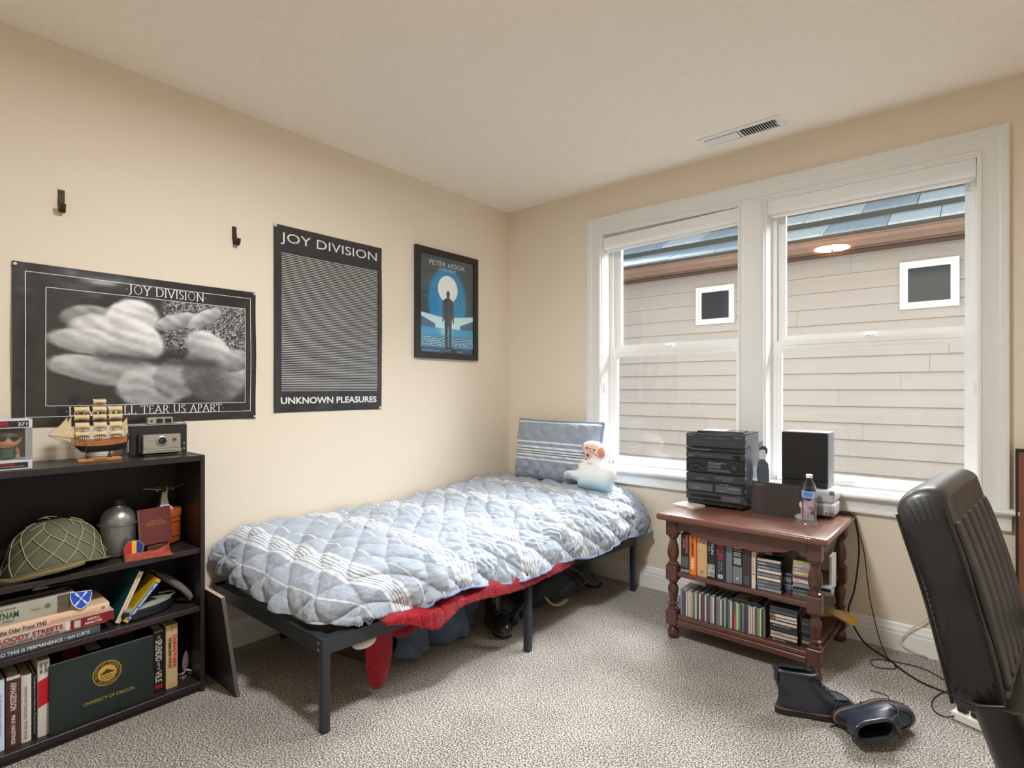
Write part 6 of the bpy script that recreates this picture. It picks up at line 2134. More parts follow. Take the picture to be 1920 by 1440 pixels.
# --- a small serif capital alphabet drawn with strokes (unit height 1)
GL = {
    'J': (.42, [[(.24, 1), (.24, .12), (.16, -.06), (.02, -.16)]], [(.24, 1, 1)]),
    'O': (1.0, ['O'], []),
    'Y': (.80, [[(.04, 1), (.40, .46), (.40, 0)], [(.76, 1), (.40, .46)]], [(.04, 1, 1), (.76, 1, 1), (.40, 0, 1)]),
    'D': (.92, [[(.14, 0), (.14, 1)], [(.14, 1), (.44, 1), (.70, .90), (.84, .68), (.86, .5), (.84, .32), (.70, .10), (.44, 0), (.14, 0)]], [(.14, 1, 0), (.14, 0, 0)]),
    'I': (.30, [[(.15, 0), (.15, 1)]], [(.15, 1, 1), (.15, 0, 1)]),
    'V': (.84, [[(.04, 1), (.42, 0), (.80, 1)]], [(.04, 1, 1), (.80, 1, 1)]),
    'S': (.58, [[(.50, .88), (.40, .98), (.26, 1.0), (.12, .92), (.08, .76), (.16, .62), (.40, .46), (.52, .30), (.48, .10), (.34, 0), (.18, .0), (.06, .12)]], []),
    'N': (.96, [[(.12, 0), (.12, 1), (.82, 0), (.82, 1)]], [(.12, 0, 1), (.12, 1, 0), (.82, 1, 1)]),
    'L': (.62, [[(.14, 1), (.14, 0), (.56, 0), (.60, .14)]], [(.14, 1, 1)]),
    'E': (.62, [[(.54, .90), (.52, 1), (.14, 1), (.14, 0), (.56, 0), (.60, .13)], [(.14, .54), (.46, .54)]], [(.46, .54, 2)]),
    'W': (1.20, [[(.04, 1), (.32, 0), (.60, .96), (.88, 0), (1.16, 1)]], [(.04, 1, 1), (1.16, 1, 1)]),
    'T': (.76, [[(.04, .88), (.06, 1), (.70, 1), (.72, .88)], [(.38, 1), (.38, 0)]], [(.38, 0, 1)]),
    'A': (.84, [[(.04, 0), (.42, 1), (.80, 0)], [(.18, .36), (.66, .36)]], [(.04, 0, 1), (.80, 0, 1)]),
    'R': (.74, [[(.14, 0), (.14, 1), (.40, 1), (.56, .90), (.58, .74), (.52, .58), (.36, .50), (.14, .50)], [(.34, .50), (.70, 0)]], [(.14, 0, 1), (.70, 0, 1)]),
    'U': (.86, [[(.12, 1), (.12, .30), (.24, .06), (.44, 0), (.64, .06), (.74, .30), (.74, 1)]], [(.12, 1, 1), (.74, 1, 1)]),
    'P': (.62, [[(.14, 0), (.14, 1), (.40, 1), (.54, .90), (.57, .74), (.50, .58), (.36, .50), (.14, .50)]], [(.14, 0, 1)]),
    '.': (.22, ['.'], []), ' ': (.36, [], [])}


def serif_text(s, M, w, h, m, parent, align=.5):
    tot = sum(GL[c][0] + .10 for c in s) - .10
    k = w / tot
    mb = MB(M)
    x = -w * align
    for c in s:
        adv, strokes, serifs = GL[c]

        def T(px, py):
            return (x + px * k, py * h, 0)
        for st_ in strokes:
            if st_ == 'O':
                n = 32
                vs = []
                for i in range(n):
                    a = 2 * math.pi * i / n
                    vs.append(T(.5 + .44 * math.cos(a), .5 + .51 * math.sin(a)))
                    vs.append(T(.5 + .36 * math.cos(a), .5 + .46 * math.sin(a)))
                mb.add(vs, [(2 * i, 2 * ((i + 1) % n), 2 * ((i + 1) % n) + 1, 2 * i + 1) for i in range(n)])
                continue
            if st_ == '.':
                mb.add([T(.06, .48), (T(.16, .48)), T(.11, .36)], [(0, 2, 1)])
                mb.add([T(.06, .50), T(.11, .56), T(.16, .50)], [(0, 2, 1)])
                continue
            for (ax, ay), (bx_, by) in zip(st_[:-1], st_[1:]):
                A2, B2 = Vector((ax * k, ay * h)), Vector((bx_ * k, by * h))
                d = B2 - A2
                if d.length < 1e-6:
                    continue
                vert = abs(d.normalized().y)
                wd = h * (.040 + .075 * vert)
                nrm = Vector((-d.y, d.x)).normalized() * wd / 2
                e_ = d.normalized() * wd * .3
                q = [A2 - e_ + nrm, A2 - e_ - nrm, B2 + e_ - nrm, B2 + e_ + nrm]
                mb.add([(x + p_.x, p_.y, 0) for p_ in q], [(0, 1, 2, 3)])
        for sx, sy, kind in serifs:
            if kind == 2:
                mb.add([(x + sx * k - .02 * h, sy * h - .07 * h, .0001), (x + sx * k + .02 * h, sy * h - .07 * h, .0001), (x + sx * k + .02 * h, sy * h + .07 * h, .0001), (x + sx * k - .02 * h, sy * h + .07 * h, .0001)], [(0, 1, 2, 3)])
            else:
                hw = .13 * h
                mb.add([(x + sx * k - hw, sy * h - .02 * h, .0001), (x + sx * k + (hw if kind else .02 * h), sy * h - .02 * h, .0001), (x + sx * k + (hw if kind else .02 * h), sy * h + .02 * h, .0001), (x + sx * k - hw, sy * h + .02 * h, .0001)], [(0, 1, 2, 3)])
        x += (adv + .10) * k
    return mb.build('lettering', m, parent, smooth=0)


def curl(w, h, amp, seed):
    return lambda U, V: amp * ((np.exp(-(U / .05) ** 2) + np.exp(-((1 - U) / .06) ** 2)) * (.35 + .65 * np.sin(V * math.pi) ** 2) + .8 * (vnoise(U, V, seed, 5, 3) - .3).clip(0)) + .0008


# --- wide black and white poster
P1 = dict(y=-3.001, z=1.163, w=.952, h=.657)
po = thing('poster', 'wide black poster with serif lettering around a black and white stone relief picture', 'poster', (WX, P1['y'], P1['z']))


def stone_photo(U, V):
    """plain generic stand-in: soft pale folded-stone shapes on a dark ground, a grainy meadow top right"""
    g = np.full_like(U, .155) + .02 * (vnoise(U, V, 2, 30, 3) - .5)
    inx = (U > .108) & (U < .944) & (V > .128) & (V < .862)
    u = (U - .108) / .836; v = (V - .128) / .734
    pic = .17 + .07 * (vnoise(U, V, 3, 9, 4) - .5)
    n = vnoise(U, V, 8, 22, 5)
    grain = vnoise(U, V, 9, 150, 2)
    # meadow
    md = sm(u, .50, .56) * sm(v, .44, .62)
    pic = pic * (1 - md) + md * (.30 + .5 * (grain - .42) * 2)

    def blob(cx, cy, rx, ry, rot, lo, hi, e=.22, sh=0.0):
        nonlocal pic
        ca, sa = math.cos(rot), math.sin(rot)
        dx = (u - cx); dy = (v - cy) * .60
        a = dx * ca + dy * sa; b = -dx * sa + dy * ca
        q = np.sqrt((a / rx) ** 2 + (b / ry) ** 2) + .16 * (n - .5)
        k = 1 - sm(q, 1 - e, 1)
        t_ = np.clip(.5 + .5 * (b / ry), 0, 1)
        val = lo + (hi - lo) * (t_ ** (1 + sh)) + .14 * (n - .5)
        pic = pic * (1 - k) + k * val
    blob(.18, .78, .14, .07, .1, .30, .62)
    blob(.27, .66, .20, .10, -.12, .55, .82)
    blob(.24, .55, .26, .08, -.10, .50, .80)
    blob(.38, .78, .15, .13, .5, .62, .90)
    blob(.40, .60, .16, .12, -.4, .60, .86)
    blob(.18, .33, .20, .075, -.12, .45, .74)
    blob(.33, .30, .22, .09, .05, .42, .72)
    blob(.48, .16, .20, .14, .05, .48, .74)
    blob(.60, .24, .14, .13, -.3, .42, .68)
    blob(.82, .30, .22, .20, -.55, .30, .84, sh=.6)
    blob(.78, .56, .16, .10, -.5, .45, .88)
    blob(.93, .44, .12, .08, .2, .35, .72)
    blob(.60, .80, .14, .05, .35, .40, .78)
    blob(.76, .86, .12, .05, .55, .46, .82)
    # a long dark hollow under the upper shapes
    d = np.exp(-((v - .42 + .06 * (u - .4)) / .055) ** 2) * sm(u, .12, .3) * (1 - sm(u, .80, .88))
    pic = pic * (1 - .75 * d) + .13 * d
    d2 = np.exp(-(((u - .80) / .10) ** 2 + ((v - .22) / .16) ** 2))
    pic = pic * (1 - .55 * d2) + .20 * d2 * .55
    pic = pic + .10 * (vnoise(U * .999, V * .999, 13, 40, 3) - .5) * (pic > .3) + .07 * np.sin((u * 38 + v * 52) + 9 * vnoise(U, V, 17, 5, 2)) * (pic > .38) * vnoise(U, V, 19, 7, 2)
    pic = np.clip(pic * 1.10, .12, .95)
    g = np.where(inx, pic, g)
    # keylines
    def rect(a, b, c, d_, t=.0022):
        return ((np.abs(U - a) < t) | (np.abs(U - b) < t)) & (V > c - t) & (V < d_ + t) | ((np.abs(V - c) < t * 1.45) | (np.abs(V - d_) < t * 1.45)) & (U > a - t) & (U < b + t)
    return g, g * 1.0, g * 1.01


f1 = curl(.952, .657, .010, 31)
painted('print', m_poster, po, wallM(0, 0, 0), P1['w'], P1['h'], 380, 260, stone_photo, bulge=f1)


def keyline(mb, x0, x1, z0, z1, t):
    for a in ((x0, x1, z0, z0 + t), (x0, x1, z1 - t, z1), (x0, x0 + t, z0, z1), (x1 - t, x1, z0, z1)):
        mb.box(a[0], a[1], a[2], a[3], -.0002, .0002)


def drape(o, f, w, h, off=.0012):
    """let lettering printed on a sheet follow the sheet's curl"""
    me = o.data
    n = len(me.vertices)
    co = np.empty(n * 3); me.vertices.foreach_get('co', co); co = co.reshape(-1, 3)
    co[:, 0] += f(np.clip(co[:, 1] / w, 0, 1), np.clip(co[:, 2] / h, 0, 1)) + off
    me.vertices.foreach_set('co', co.ravel()); me.update()


def fine_line(mb, p, q, t, n=60):
    (x0, z0), (x1, z1) = p, q
    for i in range(n):
        a, b = i / n, (i + 1) / n
        xa, za, xb, zb = x0 + (x1 - x0) * a, z0 + (z1 - z0) * a, x0 + (x1 - x0) * b, z0 + (z1 - z0) * b
        if abs(x1 - x0) > abs(z1 - z0):
            mb.add([(xa, za - t, 0), (xb, zb - t, 0), (xb, zb + t, 0), (xa, za + t, 0)], [(0, 1, 2, 3)])
        else:
            mb.add([(xa - t, za, 0), (xa + t, za, 0), (xb + t, zb, 0), (xb - t, zb, 0)], [(0, 1, 2, 3)])


kl = MB(wallM(0, 0, 0))
for (a, b, c, d, gaps) in ((.040, .925, .040, .622, ((.16, .46) if False else None, None)), (.103, .899, .084, .567, None)):
    fine_line(kl, (a, c), (b, c), .0012); fine_line(kl, (a, d), (b, d), .0012)
    fine_line(kl, (a, c), (a, d), .0012); fine_line(kl, (b, c), (b, d), .0012)
o = kl.build('keyline', m_ink_w, po, smooth=0)
drape(o, f1, .952, .657)
for s, cx_p, z, w_, h_ in (('.JOY DIVISION.', .545, .567 + .012, .335, .040), ('.LOVE WILL TEAR US APART.', .480, .048 - .006, .63, .036)):
    o = serif_text(s, wallM(cx_p, z, 0), w_, h_, m_ink_w, po)
    drape(o, f1, .952, .657, .0016)
for y, z in ((.008, .645), (.944, .648), (.946, .010)):
    MB(wallM(y, z, 0) @ Matrix.Translation((0, 0, .002))).lathe([(.0025, 0), (.006, .004), (.004, .009), (.006, .013), (.001, .0145)], 12).build('push_pin', m_tack, po)

# --- tall poster with ruled lines
P2 = dict(y=-1.951, z=1.188, w=.702, h=1.020)
p2_ = thing('poster', 'tall black poster with white horizontal rules between two lines of lettering', 'poster', (WX, P2['y'], P2['z']), (0, 0, 0))
f2 = curl(.702, 1.02, .007, 77)
painted('print', m_poster, p2_, wallM(0, 0, 0), P2['w'], P2['h'], 90, 130, lambda U, V: (.17 + .02 * vnoise(U, V, 3, 12, 3), .17 + .02 * vnoise(U, V, 3, 12, 3), .18 + .02 * vnoise(U, V, 3, 12, 3)), bulge=f2)
ln = MB(wallM(0, 0, 0))
for k in range(78):
    z = .118 + k * .00975
    n = 40
    for i in range(n):
        a, b = .044 + .624 * i / n, .044 + .624 * (i + 1) / n
        t = .0013
        ln.add([(a, z - t, 0), (b, z - t, 0), (b, z + t, 0), (a, z + t, 0)], [(0, 1, 2, 3)])
o = ln.build('ruled_lines', m_ink_w, p2_, smooth=0)
drape(o, f2, .702, 1.02)
o = text('JOY DIVISION', m_ink_w, p2_, wallM(.351, .915, 0), h=.068, w=.626, align='CENTER'); drape(o, f2, .702, 1.02, .0016)
o = text('UNKNOWN PLEASURES', m_ink_w, p2_, wallM(.351, .045, 0), h=.038, w=.624, align='CENTER', bold=.03); drape(o, f2, .702, 1.02, .0016)
for y, z in ((.008, 1.012), (.694, 1.010), (.008, .008), (.694, .010)):
    MB(wallM(y, z, .004)).rbox(-.010, .010, -.008, .008, 0, .0006, .0002).build('tape', mat('tape_clear', (196, 198, 200), .2), p2_, smooth=0)

# --- framed blue print
P3 = dict(y=-.983, z=1.528, w=.600, h=.760)
p3_ = thing('framed_print', 'black framed blue print of a standing silhouette before a pale moon', 'picture', (.001, P3['y'], P3['z']))
m_frame = mat('frame_black', (40, 38, 38), .35, spec=.5)
fw = .042
Wf, Hf = P3['w'], P3['h']
F_ = wallM(0, 0, 0)
for (pa, pb, pc, pd) in (((0, 0), (Wf, 0), (Wf - fw, fw), (fw, fw)), ((fw, Hf - fw), (Wf - fw, Hf - fw), (Wf, Hf), (0, Hf)), ((0, 0), (fw, fw), (fw, Hf - fw), (0, Hf)), ((Wf - fw, fw), (Wf, 0), (Wf, Hf), (Wf - fw, Hf - fw))):
    MB(F_).prism([pa, pb, pc, pd], .001, .024).build('frame_rail', m_frame, p3_, smooth=0)


def gig(U, V):
    x = U; y = V
    w_, h_ = Wf - 2 * fw, Hf - 2 * fw
    X = x * w_; Y = y * h_
    r = np.full_like(U, .27); g = np.full_like(U, .31); b = np.full_like(U, .33)

    def mix(k, c):
        nonlocal r, g, b
        r = r * (1 - k) + c[0] * k; g = g * (1 - k) + c[1] * k; b = b * (1 - k) + c[2] * k
    # blue oval glow
    q = np.sqrt(((X - .26) / .20) ** 2 + ((Y - .36) / .27) ** 2)
    mix(1 - sm(q, .82, 1.02), (.16, .52, .72))
    # far shore bands
    k = sm(Y, .17, .175) * (1 - sm(Y, .245 + .06 * np.abs(x - .45), .25 + .06 * np.abs(x - .45)))
    st_ = .5 + .5 * np.sin((Y + .12 * np.abs(X - .23)) * 420)
    mix(k, (.70, .84, .90)); mix(k * st_ * .5, (.86, .93, .96))
    kd = (Y < .215 - .35 * (.30 - np.abs(X - .26)).clip(0) * 1.0 + .05) & (Y > .165) & (np.abs(X - .26) > .08)
    mix(kd * 1.0 * (np.abs(X - .26) > .12), (.30, .42, .52))
    # water
    wt_ = 1 - sm(Y, .172, .178)
    mix(wt_, (.26, .60, .76)); mix(wt_ * np.exp(-((X - .24) / .05) ** 2) * sm(Y, .08, .16), (.62, .84, .92))
    lines = np.sin(Y * 560 + 1.2 * np.sin(X * 46 + 3 * np.sin(Y * 60)))
    low = 1 - sm(Y, .10, .14)
    mix(wt_ * low * .9, (.17, .30, .42))
    mix(wt_ * low * sm(lines, .1, .5) * sm(Y, .03, .05), (.62, .82, .92))
    # moon
    q = np.hypot((X - .26), (Y - .455))
    mix(1 - sm(q, .094, .097), (.88, .89, .91))
    # standing silhouette
    def poly(pts, c):
        ins = np.zeros_like(X, bool)
        n = len(pts)
        for i in range(n):
            x1, y1 = pts[i - 1]; x2, y2 = pts[i]
            if y1 == y2:
                continue
            ins ^= ((y1 > Y) != (y2 > Y)) & (X < (x2 - x1) * (Y - y1) / (y2 - y1) + x1)
        mix(ins * 1.0, c)
    cx = .262
    mix(1 - sm(np.sqrt(((X - cx) / .017) ** 2 + ((Y - .418) / .028) ** 2), .9, 1), (.25, .27, .29))
    poly([(cx - .012, .395), (cx - .045, .375), (cx - .054, .33), (cx - .052, .26), (cx - .058, .225), (cx - .044, .222), (cx - .040, .25), (cx - .036, .235), (cx - .032, .12), (cx - .028, .045), (cx - .004, .045), (cx - .004, .12), (cx, .20), (cx + .006, .12), (cx + .010, .04), (cx + .034, .04), (cx + .032, .12), (cx + .036, .235), (cx + .042, .25), (cx + .046, .215), (cx + .058, .218), (cx + .055, .27), (cx + .056, .33), (cx + .046, .375), (cx + .012, .395)], (.27, .30, .33))
    poly([(cx - .02, .045), (cx + .035, .045), (cx + .12, .0), (cx - .03, .0)], (.16, .24, .34))
    return r * 1.12, g * 1.12, b * 1.12


m_print3 = mat('framed_print_ink', (255, 255, 255), .45, attr='print', spec=.3)
painted('print', m_print3, p3_, wallM(fw, fw, .010), Wf - 2 * fw, Hf - 2 * fw, 220, 290, gig)
MB(F_).box(fw, Wf - fw, fw, Hf - fw, .014, .016).build('glass', m_glass, p3_, smooth=0)
MB(F_).box(fw - .01, Wf - fw + .01, fw - .01, Hf - fw + .01, .002, .006).build('backing', mat('backing_card', (60, 54, 48), .8), p3_, smooth=0)
text('PETER HOOK', m_ink_w, p3_, wallM(Wf / 2, Hf - fw - .068, .0112), h=.034, w=.345, align='CENTER')
text('& THE LIGHT', m_ink_w, p3_, wallM(Wf / 2, Hf - fw - .098, .0112), h=.018, w=.165, align='CENTER')
text('UNKNOWN PLEASURES AND CLOSER TOUR', m_ink_w, p3_, wallM(fw + .02, fw + .010, .0112), h=.007, w=.16)
text('MMXIV', m_ink_w, p3_, wallM(Wf - fw - .16, fw + .008, .0112), h=.008, w=.04)
MB(wallM(Wf / 2 - .02, fw + .012, .0112)).tube(spline([(0, 0, 0), (.012, .012, 0), (.010, 0, 0), (.028, .014, 0), (.03, .002, 0), (.045, .012, 0)], 5), .0009, 5).build('signature', m_ink_w, p3_)

# --- iron coat hooks
m_iron = mat('wrought_iron', (62, 52, 40), .5, metal=.6, bump=(140, .5, .001))


def hook(lab, y, z, yaw):
    t = thing('wall_hook', lab, 'hook', (.0005, y, z), (0, 0, yaw), 'iron hooks on the left wall')
    MB().rbox(.0, .004, -.011, .011, -.005, .060, .001).build('back_plate', m_iron, t, smooth=0)
    path = spline([(.004, 0, .030), (.006, 0, .005), (.010, 0, -.022), (.022, 0, -.036), (.038, 0, -.030), (.046, 0, -.006)], 6)
    mb = MB()
    for a, b in zip(path[:-1], path[1:]):
        d = (b - a).normalized(); n = Vector((d.z, 0, -d.x)) * .0025
        mb.loft([[(a.x + s * n.x, w_, a.z + s * n.z) for s, w_ in ((-1, -.010), (-1, .010), (1, .010), (1, -.010))], [(b.x + s * n.x, w_, b.z + s * n.z) for s, w_ in ((-1, -.010), (-1, .010), (1, .010), (1, -.010))]])
    mb.build('hook_arm', m_iron, t, smooth=50)
    for zz in (.05, .012):
        MB(frame((.004, 0, zz), (0, 1, 0), (0, 0, 1))).lathe([(.0035, 0), (.0035, .001), (.001, .002)], 10).build('screw', m_iron, t)


hook('black iron coat hook on the wall high above the wide poster', -2.848, 2.078, -4)
hook('black iron coat hook on the wall left of the tall poster', -2.155, 2.083, 4)
# ================================================================ shoes, bag, chair, cables
m_leather = mat('navy_leather', (30, 38, 50), .34, spec=.6, coat=.15, bump=(110, .45, .0012))
m_leather_d = mat('black_leather', (26, 28, 32), .28, spec=.6, coat=.2, bump=(130, .4, .001))
m_sole = mat('rubber_sole', (36, 38, 42), .6, bump=(80, .3, .001))
m_welt = mat('tan_welt', (134, 92, 70), .6)
m_lace = mat('lace_navy', (50, 58, 70), .6)


def shoe_outline(z, n=40, L=.30, w=.105, toe=1.0):
    """sole outline: heel at x=0, toe at x=L"""
    pts = []
    for i in range(n):
        a = 2 * math.pi * i / n
        ca, sa = math.cos(a), math.sin(a)
        x = L / 2 + L / 2 * (abs(ca) ** .80) * (1 if ca > 0 else -1)
        f = x / L
        half = w / 2 * (.66 + .04 * math.cos(f * 9) + .34 * (max(0, math.sin((f - .28) * math.pi * .86)) ** .8 if f > .28 else 0))
        y = half * (abs(sa) ** .78) * (1 if sa > 0 else -1)
        y += .010 * math.sin(f * math.pi) * (1 if f > .4 else .5)
        pts.append((x, y, z))
    return pts


def make_boot(lab, loc, rot, H=.165, L=.30, group=None, high=False, leather=None, flip=1):
    le = leather or m_leather
    t = thing('boot', lab, 'boot', loc, rot, group)
    F = Matrix.Diagonal((1, flip, 1, 1))
    base = shoe_outline(0, L=L)
    heel = [p for p in base]
    # sole: outsole, tread and heel block
    MB(F).loft([[(x, y, 0.006 if x > L * .33 else .0) for x, y, z in base], [(x * 1.0, y, .024) for x, y, z in base]]).build('outsole', m_sole, t, smooth=40)
    tr = MB(F)
    for k in range(11):
        x = L * (.40 + .052 * k)
        for s in (-1, 1):
            yy = .028 if k < 9 else .018
            tr.rbox(x, x + .009, s * yy - .013 + .008, s * yy + .013 + .008, 0, .0065, .001)
    tr.build('tread', m_sole, t, smooth=0)
    MB(F).loft([[(L / 2 + (x - L / 2) * 1.012, y * 1.04, .0235) for x, y, z in base], [(L / 2 + (x - L / 2) * 1.012, y * 1.04, .029) for x, y, z in base]]).build('welt', m_welt, t, smooth=40)
    rings = []
    zs = [.028, .036, .046, .056, .066, .076, .083, .088, .096, .106, .118, .132, .148, H - .004, H + (.0)]
    if high:
        zs = [.028, .036, .046, .056, .066, .076, .083, .088, .10, .115, .13, .15, .17, .19, .21, .23, .25, H]
    for z in zs:
        q = (z - .028) / (H - .028)
        # front limit of the slice
        if z < .088:
            k = (z - .028) / (.088 - .028)
            xf = L * (.992 - .27 * k ** 3.2)
        else:
            k = min(1, (z - .088) / (.145 - .088))
            xf = L * (.722 - .235 * (k ** .80))
        if z > .145:
            xf = L * .487
        xh = .004 + .010 * math.sin(min(1, q * 1.6) * math.pi) - .004 * q
        n = 40
        ring = []
        Lz = xf - xh
        for i in range(n):
            a = 2 * math.pi * i / n
            ca, sa = math.cos(a), math.sin(a)
            x = xh + Lz / 2 + Lz / 2 * (abs(ca) ** (.80 if z < .09 else .92)) * (1 if ca > 0 else -1)
            f = x / L
            hb = .105 / 2 * (.66 + .04 * math.cos(f * 9) + .34 * (max(0, math.sin((f - .28) * math.pi * .86)) ** .8 if f > .28 else 0)) * .97
            bulge = 1 + .05 * math.sin(min(1, q * 3) * math.pi)
            taper = 1 - .10 * min(1, q * 1.2) - (.30 * max(0, (f - .45)) * min(1, q * 2.4))
            y = hb * bulge * taper * (abs(sa) ** .8) * (1 if sa > 0 else -1)
            y += .010 * math.sin(f * math.pi)
            tilt = (.020 * (.35 - f)) * max(0, (q - .75) * 4) if not high else 0
            ring.append((x, y, z + tilt))
        rings.append(ring)
    inner = []
    top = rings[-1]
    cxm = sum(p[0] for p in top) / len(top); cym = sum(p[1] for p in top) / len(top)
    for dz, s in ((.003, .97), (.001, .90), (-.012, .86), (-.05, .82), (-.085, .78), (-.1, .3)):
        inner.append([(cxm + (x - cxm) * s, cym + (y - cym) * s, z + dz) for x, y, z in top])
    up = MB(F)
    up.loft(rings, cap=False)
    u_o = up.build('upper', le, t, smooth=60, sub=1)
    MB(F).loft([top] + inner, cap=False).build('lining', mat('boot_lining', (18, 20, 26), .8), t, smooth=60)
    # padded collar
    col = [(x * 1.0, y * 1.02, z - .006) for x, y, z in top]
    MB(F).tube([(cxm + (x - cxm) * 1.0, cym + (y - cym) * 1.0, z - .008) for x, y, z in top][::1], .0085, 8, closed=True).build('collar', le, t, smooth=80)
    # moc-toe seam ridge
    seam = []
    for i in range(25):
        a = R_(-100 + 200 * i / 24)
        x = L * .66 + L * .235 * math.cos(a)
        y = .036 * math.sin(a) + .008
        z = .089 - .020 * max(0, (x - L * .70) / (L * .25)) ** 1.6
        seam.append((x, y, z - .004))
    if not high:
        MB(F).tube(seam, .0032, 6).build('toe_seam', le, t)
    # tongue, eyelet stays, eyelets and laces
    zt_ = H
    fx = lambda z: L * (.722 - .235 * (min(1, max(0, (z - .088)) / .057) ** .80)) if z <= .145 else L * .487
    for s in (-1, 1):
        st = []
        for z in [.092 + (H - .012 - .092) * i / 8 for i in range(9)]:
            st.append((fx(z) - .006, .008 + s * .019, z))
        g = MB(F)
        g.tube(st, .0045, 6, flat_=.6)
        g.build('eyelet_stay', le, t)
        for k in range(5 if not high else 8):
            z = .098 + (H - .024 - .098) * k / (4 if not high else 7)
            MB(F @ Matrix.Translation((fx(z) - .002, .008 + s * .020, z)) @ Matrix.Rotation(R_(55), 4, 'Y')).lathe([(.0022, 0), (.0034, .0), (.0034, .003), (.0022, .003)], 10, cap=False).build('eyelet', mat('eyelet_metal', (150, 156, 164), .3, metal=.9), t)
    lc = MB(F)
    nk = 5 if not high else 8
    for k in range(nk):
        z = .098 + (H - .024 - .098) * k / (nk - 1)
        z2 = .098 + (H - .024 - .098) * min(k + 1, nk - 1) / (nk - 1)
        if True:
            for s in (-1, 1):
                lc.tube(spline([(fx(z) + .001, .008 + s * .019, z + .001), ((fx(z) + fx(z2)) / 2 + .006, .008, (z + z2) / 2 + .003), (fx(z2) + .001, .008 - s * .019, z2 + .001)], 4), .0025, 6)
    lc.tube(spline([(fx(.10) + .002, .026, .10), (fx(.09), .050, .085), (fx(.08) - .02, .058, .05), (fx(.08) + .01, .066, .010), (fx(.08) - .05, .088, .004)], 6), .0025, 6)
    lc.build('laces', m_lace, t)
    MB(F).tube(spline([(fx(.08) - .012, .008, .080), (fx(.11) - .006, .008, .112), (fx(H) - .002, .008, H - .004), (fx(H) + .006, .008, H + .012)], 5), [.014] * 16, 8, flat_=.25).build('tongue', le, t, smooth=60)
    if not high:
        MB(F).tube(spline([(L * .43, .0395, .030), (L * .42, .0405, .07), (L * .40, .037, .12)], 4), .0012, 5).build('side_seam', le, t)
        MB(F).rbox(-.002, .002, -.010, .026, H - .050, H + .012, .001).build('pull_tab', le, t, smooth=0)
    return t


make_boot('navy leather ankle boot standing upright with its toe toward the fallen boot', (2.262, -.975, 0), (0, 0, 34), H=.178, L=.312, group='pair of ankle boots on the carpet', flip=-1)
b2 = make_boot('navy leather ankle boot tipped on its side at the bottom edge of the photo', (0, 0, 0), (0, 0, 0), H=.170, L=.305, group='pair of ankle boots on the carpet')
X_ = Vector((.77, .63, .05)).normalized(); Z_ = Vector((.60, -.74, .20)); Z_ = (Z_ - X_ * Z_.dot(X_)).normalized(); Y_ = Z_.cross(X_)
b2.matrix_world = Matrix(((X_.x, Y_.x, Z_.x, 2.452), (X_.y, Y_.y, Z_.y, -.925), (X_.z, Y_.z, Z_.z, .046), (0, 0, 0, 1)))
settle(b2, .0005)
make_boot('tall black leather boot standing under the bed beside the middle bed leg', (.752, -1.075, 0), (0, 0, -26), H=.27, L=.28, high=True, leather=m_leather_d)

# ---- backpack lying under the bed
bp = thing('backpack', 'black backpack with a pale strip lying under the bed near the window wall', 'backpack', (.80, -.50, 0))
m_nylon = mat('black_nylon', (30, 32, 36), .6, bump=(220, .4, .001), sheen=.2)
m_nylon2 = mat('grey_nylon', (52, 56, 64), .55, bump=(160, .4, .001), sheen=.2)
rings = []
for k in range(13):
    s = k / 12
    y = -.34 + .66 * s
    w = .17 * math.sin(math.pi * (.14 + .76 * s)) ** .5
    h = .115 * math.sin(math.pi * (.16 + .70 * s)) ** .6 + .02 * math.sin(s * 9)
    rings.append([(.0 + w * (abs(math.cos(a)) ** .7) * (1 if math.cos(a) > 0 else -1), y + .02 * math.sin(a * 2), max(.003, h + h * (abs(math.sin(a)) ** .7) * (1 if math.sin(a) > 0 else -1)) * .92) for a in [2 * math.pi * i / 28 for i in range(28)]])
MB().loft(rings).build('body', m_nylon, bp, smooth=70, sub=1)
MB().loft([[(.135 + .045 * q, -.20 + .0 * q, .03), (.150 + .035 * q, .16, .03), (.150 + .030 * q, .18, .13), (.140 + .04 * q, -.18, .15)] for q in (0, 1)]).build('front_pocket', m_nylon2, bp, smooth=20, sub=2)
MB().tube(spline([(.16, -.30, .10), (.175, -.25, .045), (.185, -.18, .028), (.180, -.10, .035)], 6), [.004] + [.016] * 17 + [.004], 10, flat_=.35).build('pale_strip', mat('reflective_cream', (222, 206, 176), .5), bp)
MB().tube(spline([(.10, -.05, .215), (.17, .03, .17), (.195, .10, .09), (.190, .20, .05), (.15, .27, .06), (.07, .28, .12)], 6), .022, 10, flat_=.3).build('shoulder_strap', m_nylon2, bp)
MB().tube(spline([(.05, -.10, .22), (.14, -.06, .19), (.18, -.0, .12), (.185, .05, .04)], 6), .010, 8, flat_=.3).build('webbing', m_nylon, bp)
MB().rbox(.178, .186, .08, .115, .075, .083, .001).build('buckle', mat('buckle_grey', (140, 142, 146), .4), bp, smooth=0)
MB().tube(spline([(.16, .16, .035), (.19, .22, .022), (.20, .27, .028), (.17, .31, .02)], 6), .008, 8).build('loose_strap', m_nylon, bp)
hp = thing('headphones', 'black over-ear headphones lying under the bed behind the middle bed leg', 'headphones', (.93, -1.0, 0), (0, 0, 20))
MB().tube([(.0 + .085 * math.cos(a) * .35, .085 * math.sin(a), .060 + .055 * math.cos(a)) for a in [R_(-150 + 300 * i / 30) for i in range(31)]], .009, 8, flat_=.5).build('headband', m_nylon, hp)
for s in (-1, 1):
    MB(TR(-.02, s * .050, .042, 90, 0, 0)).lathe([(.010, -.016), (.036, -.014), (.040, 0), (.036, .014), (.012, .016)], 24).build('ear_cup', m_nylon2, hp)

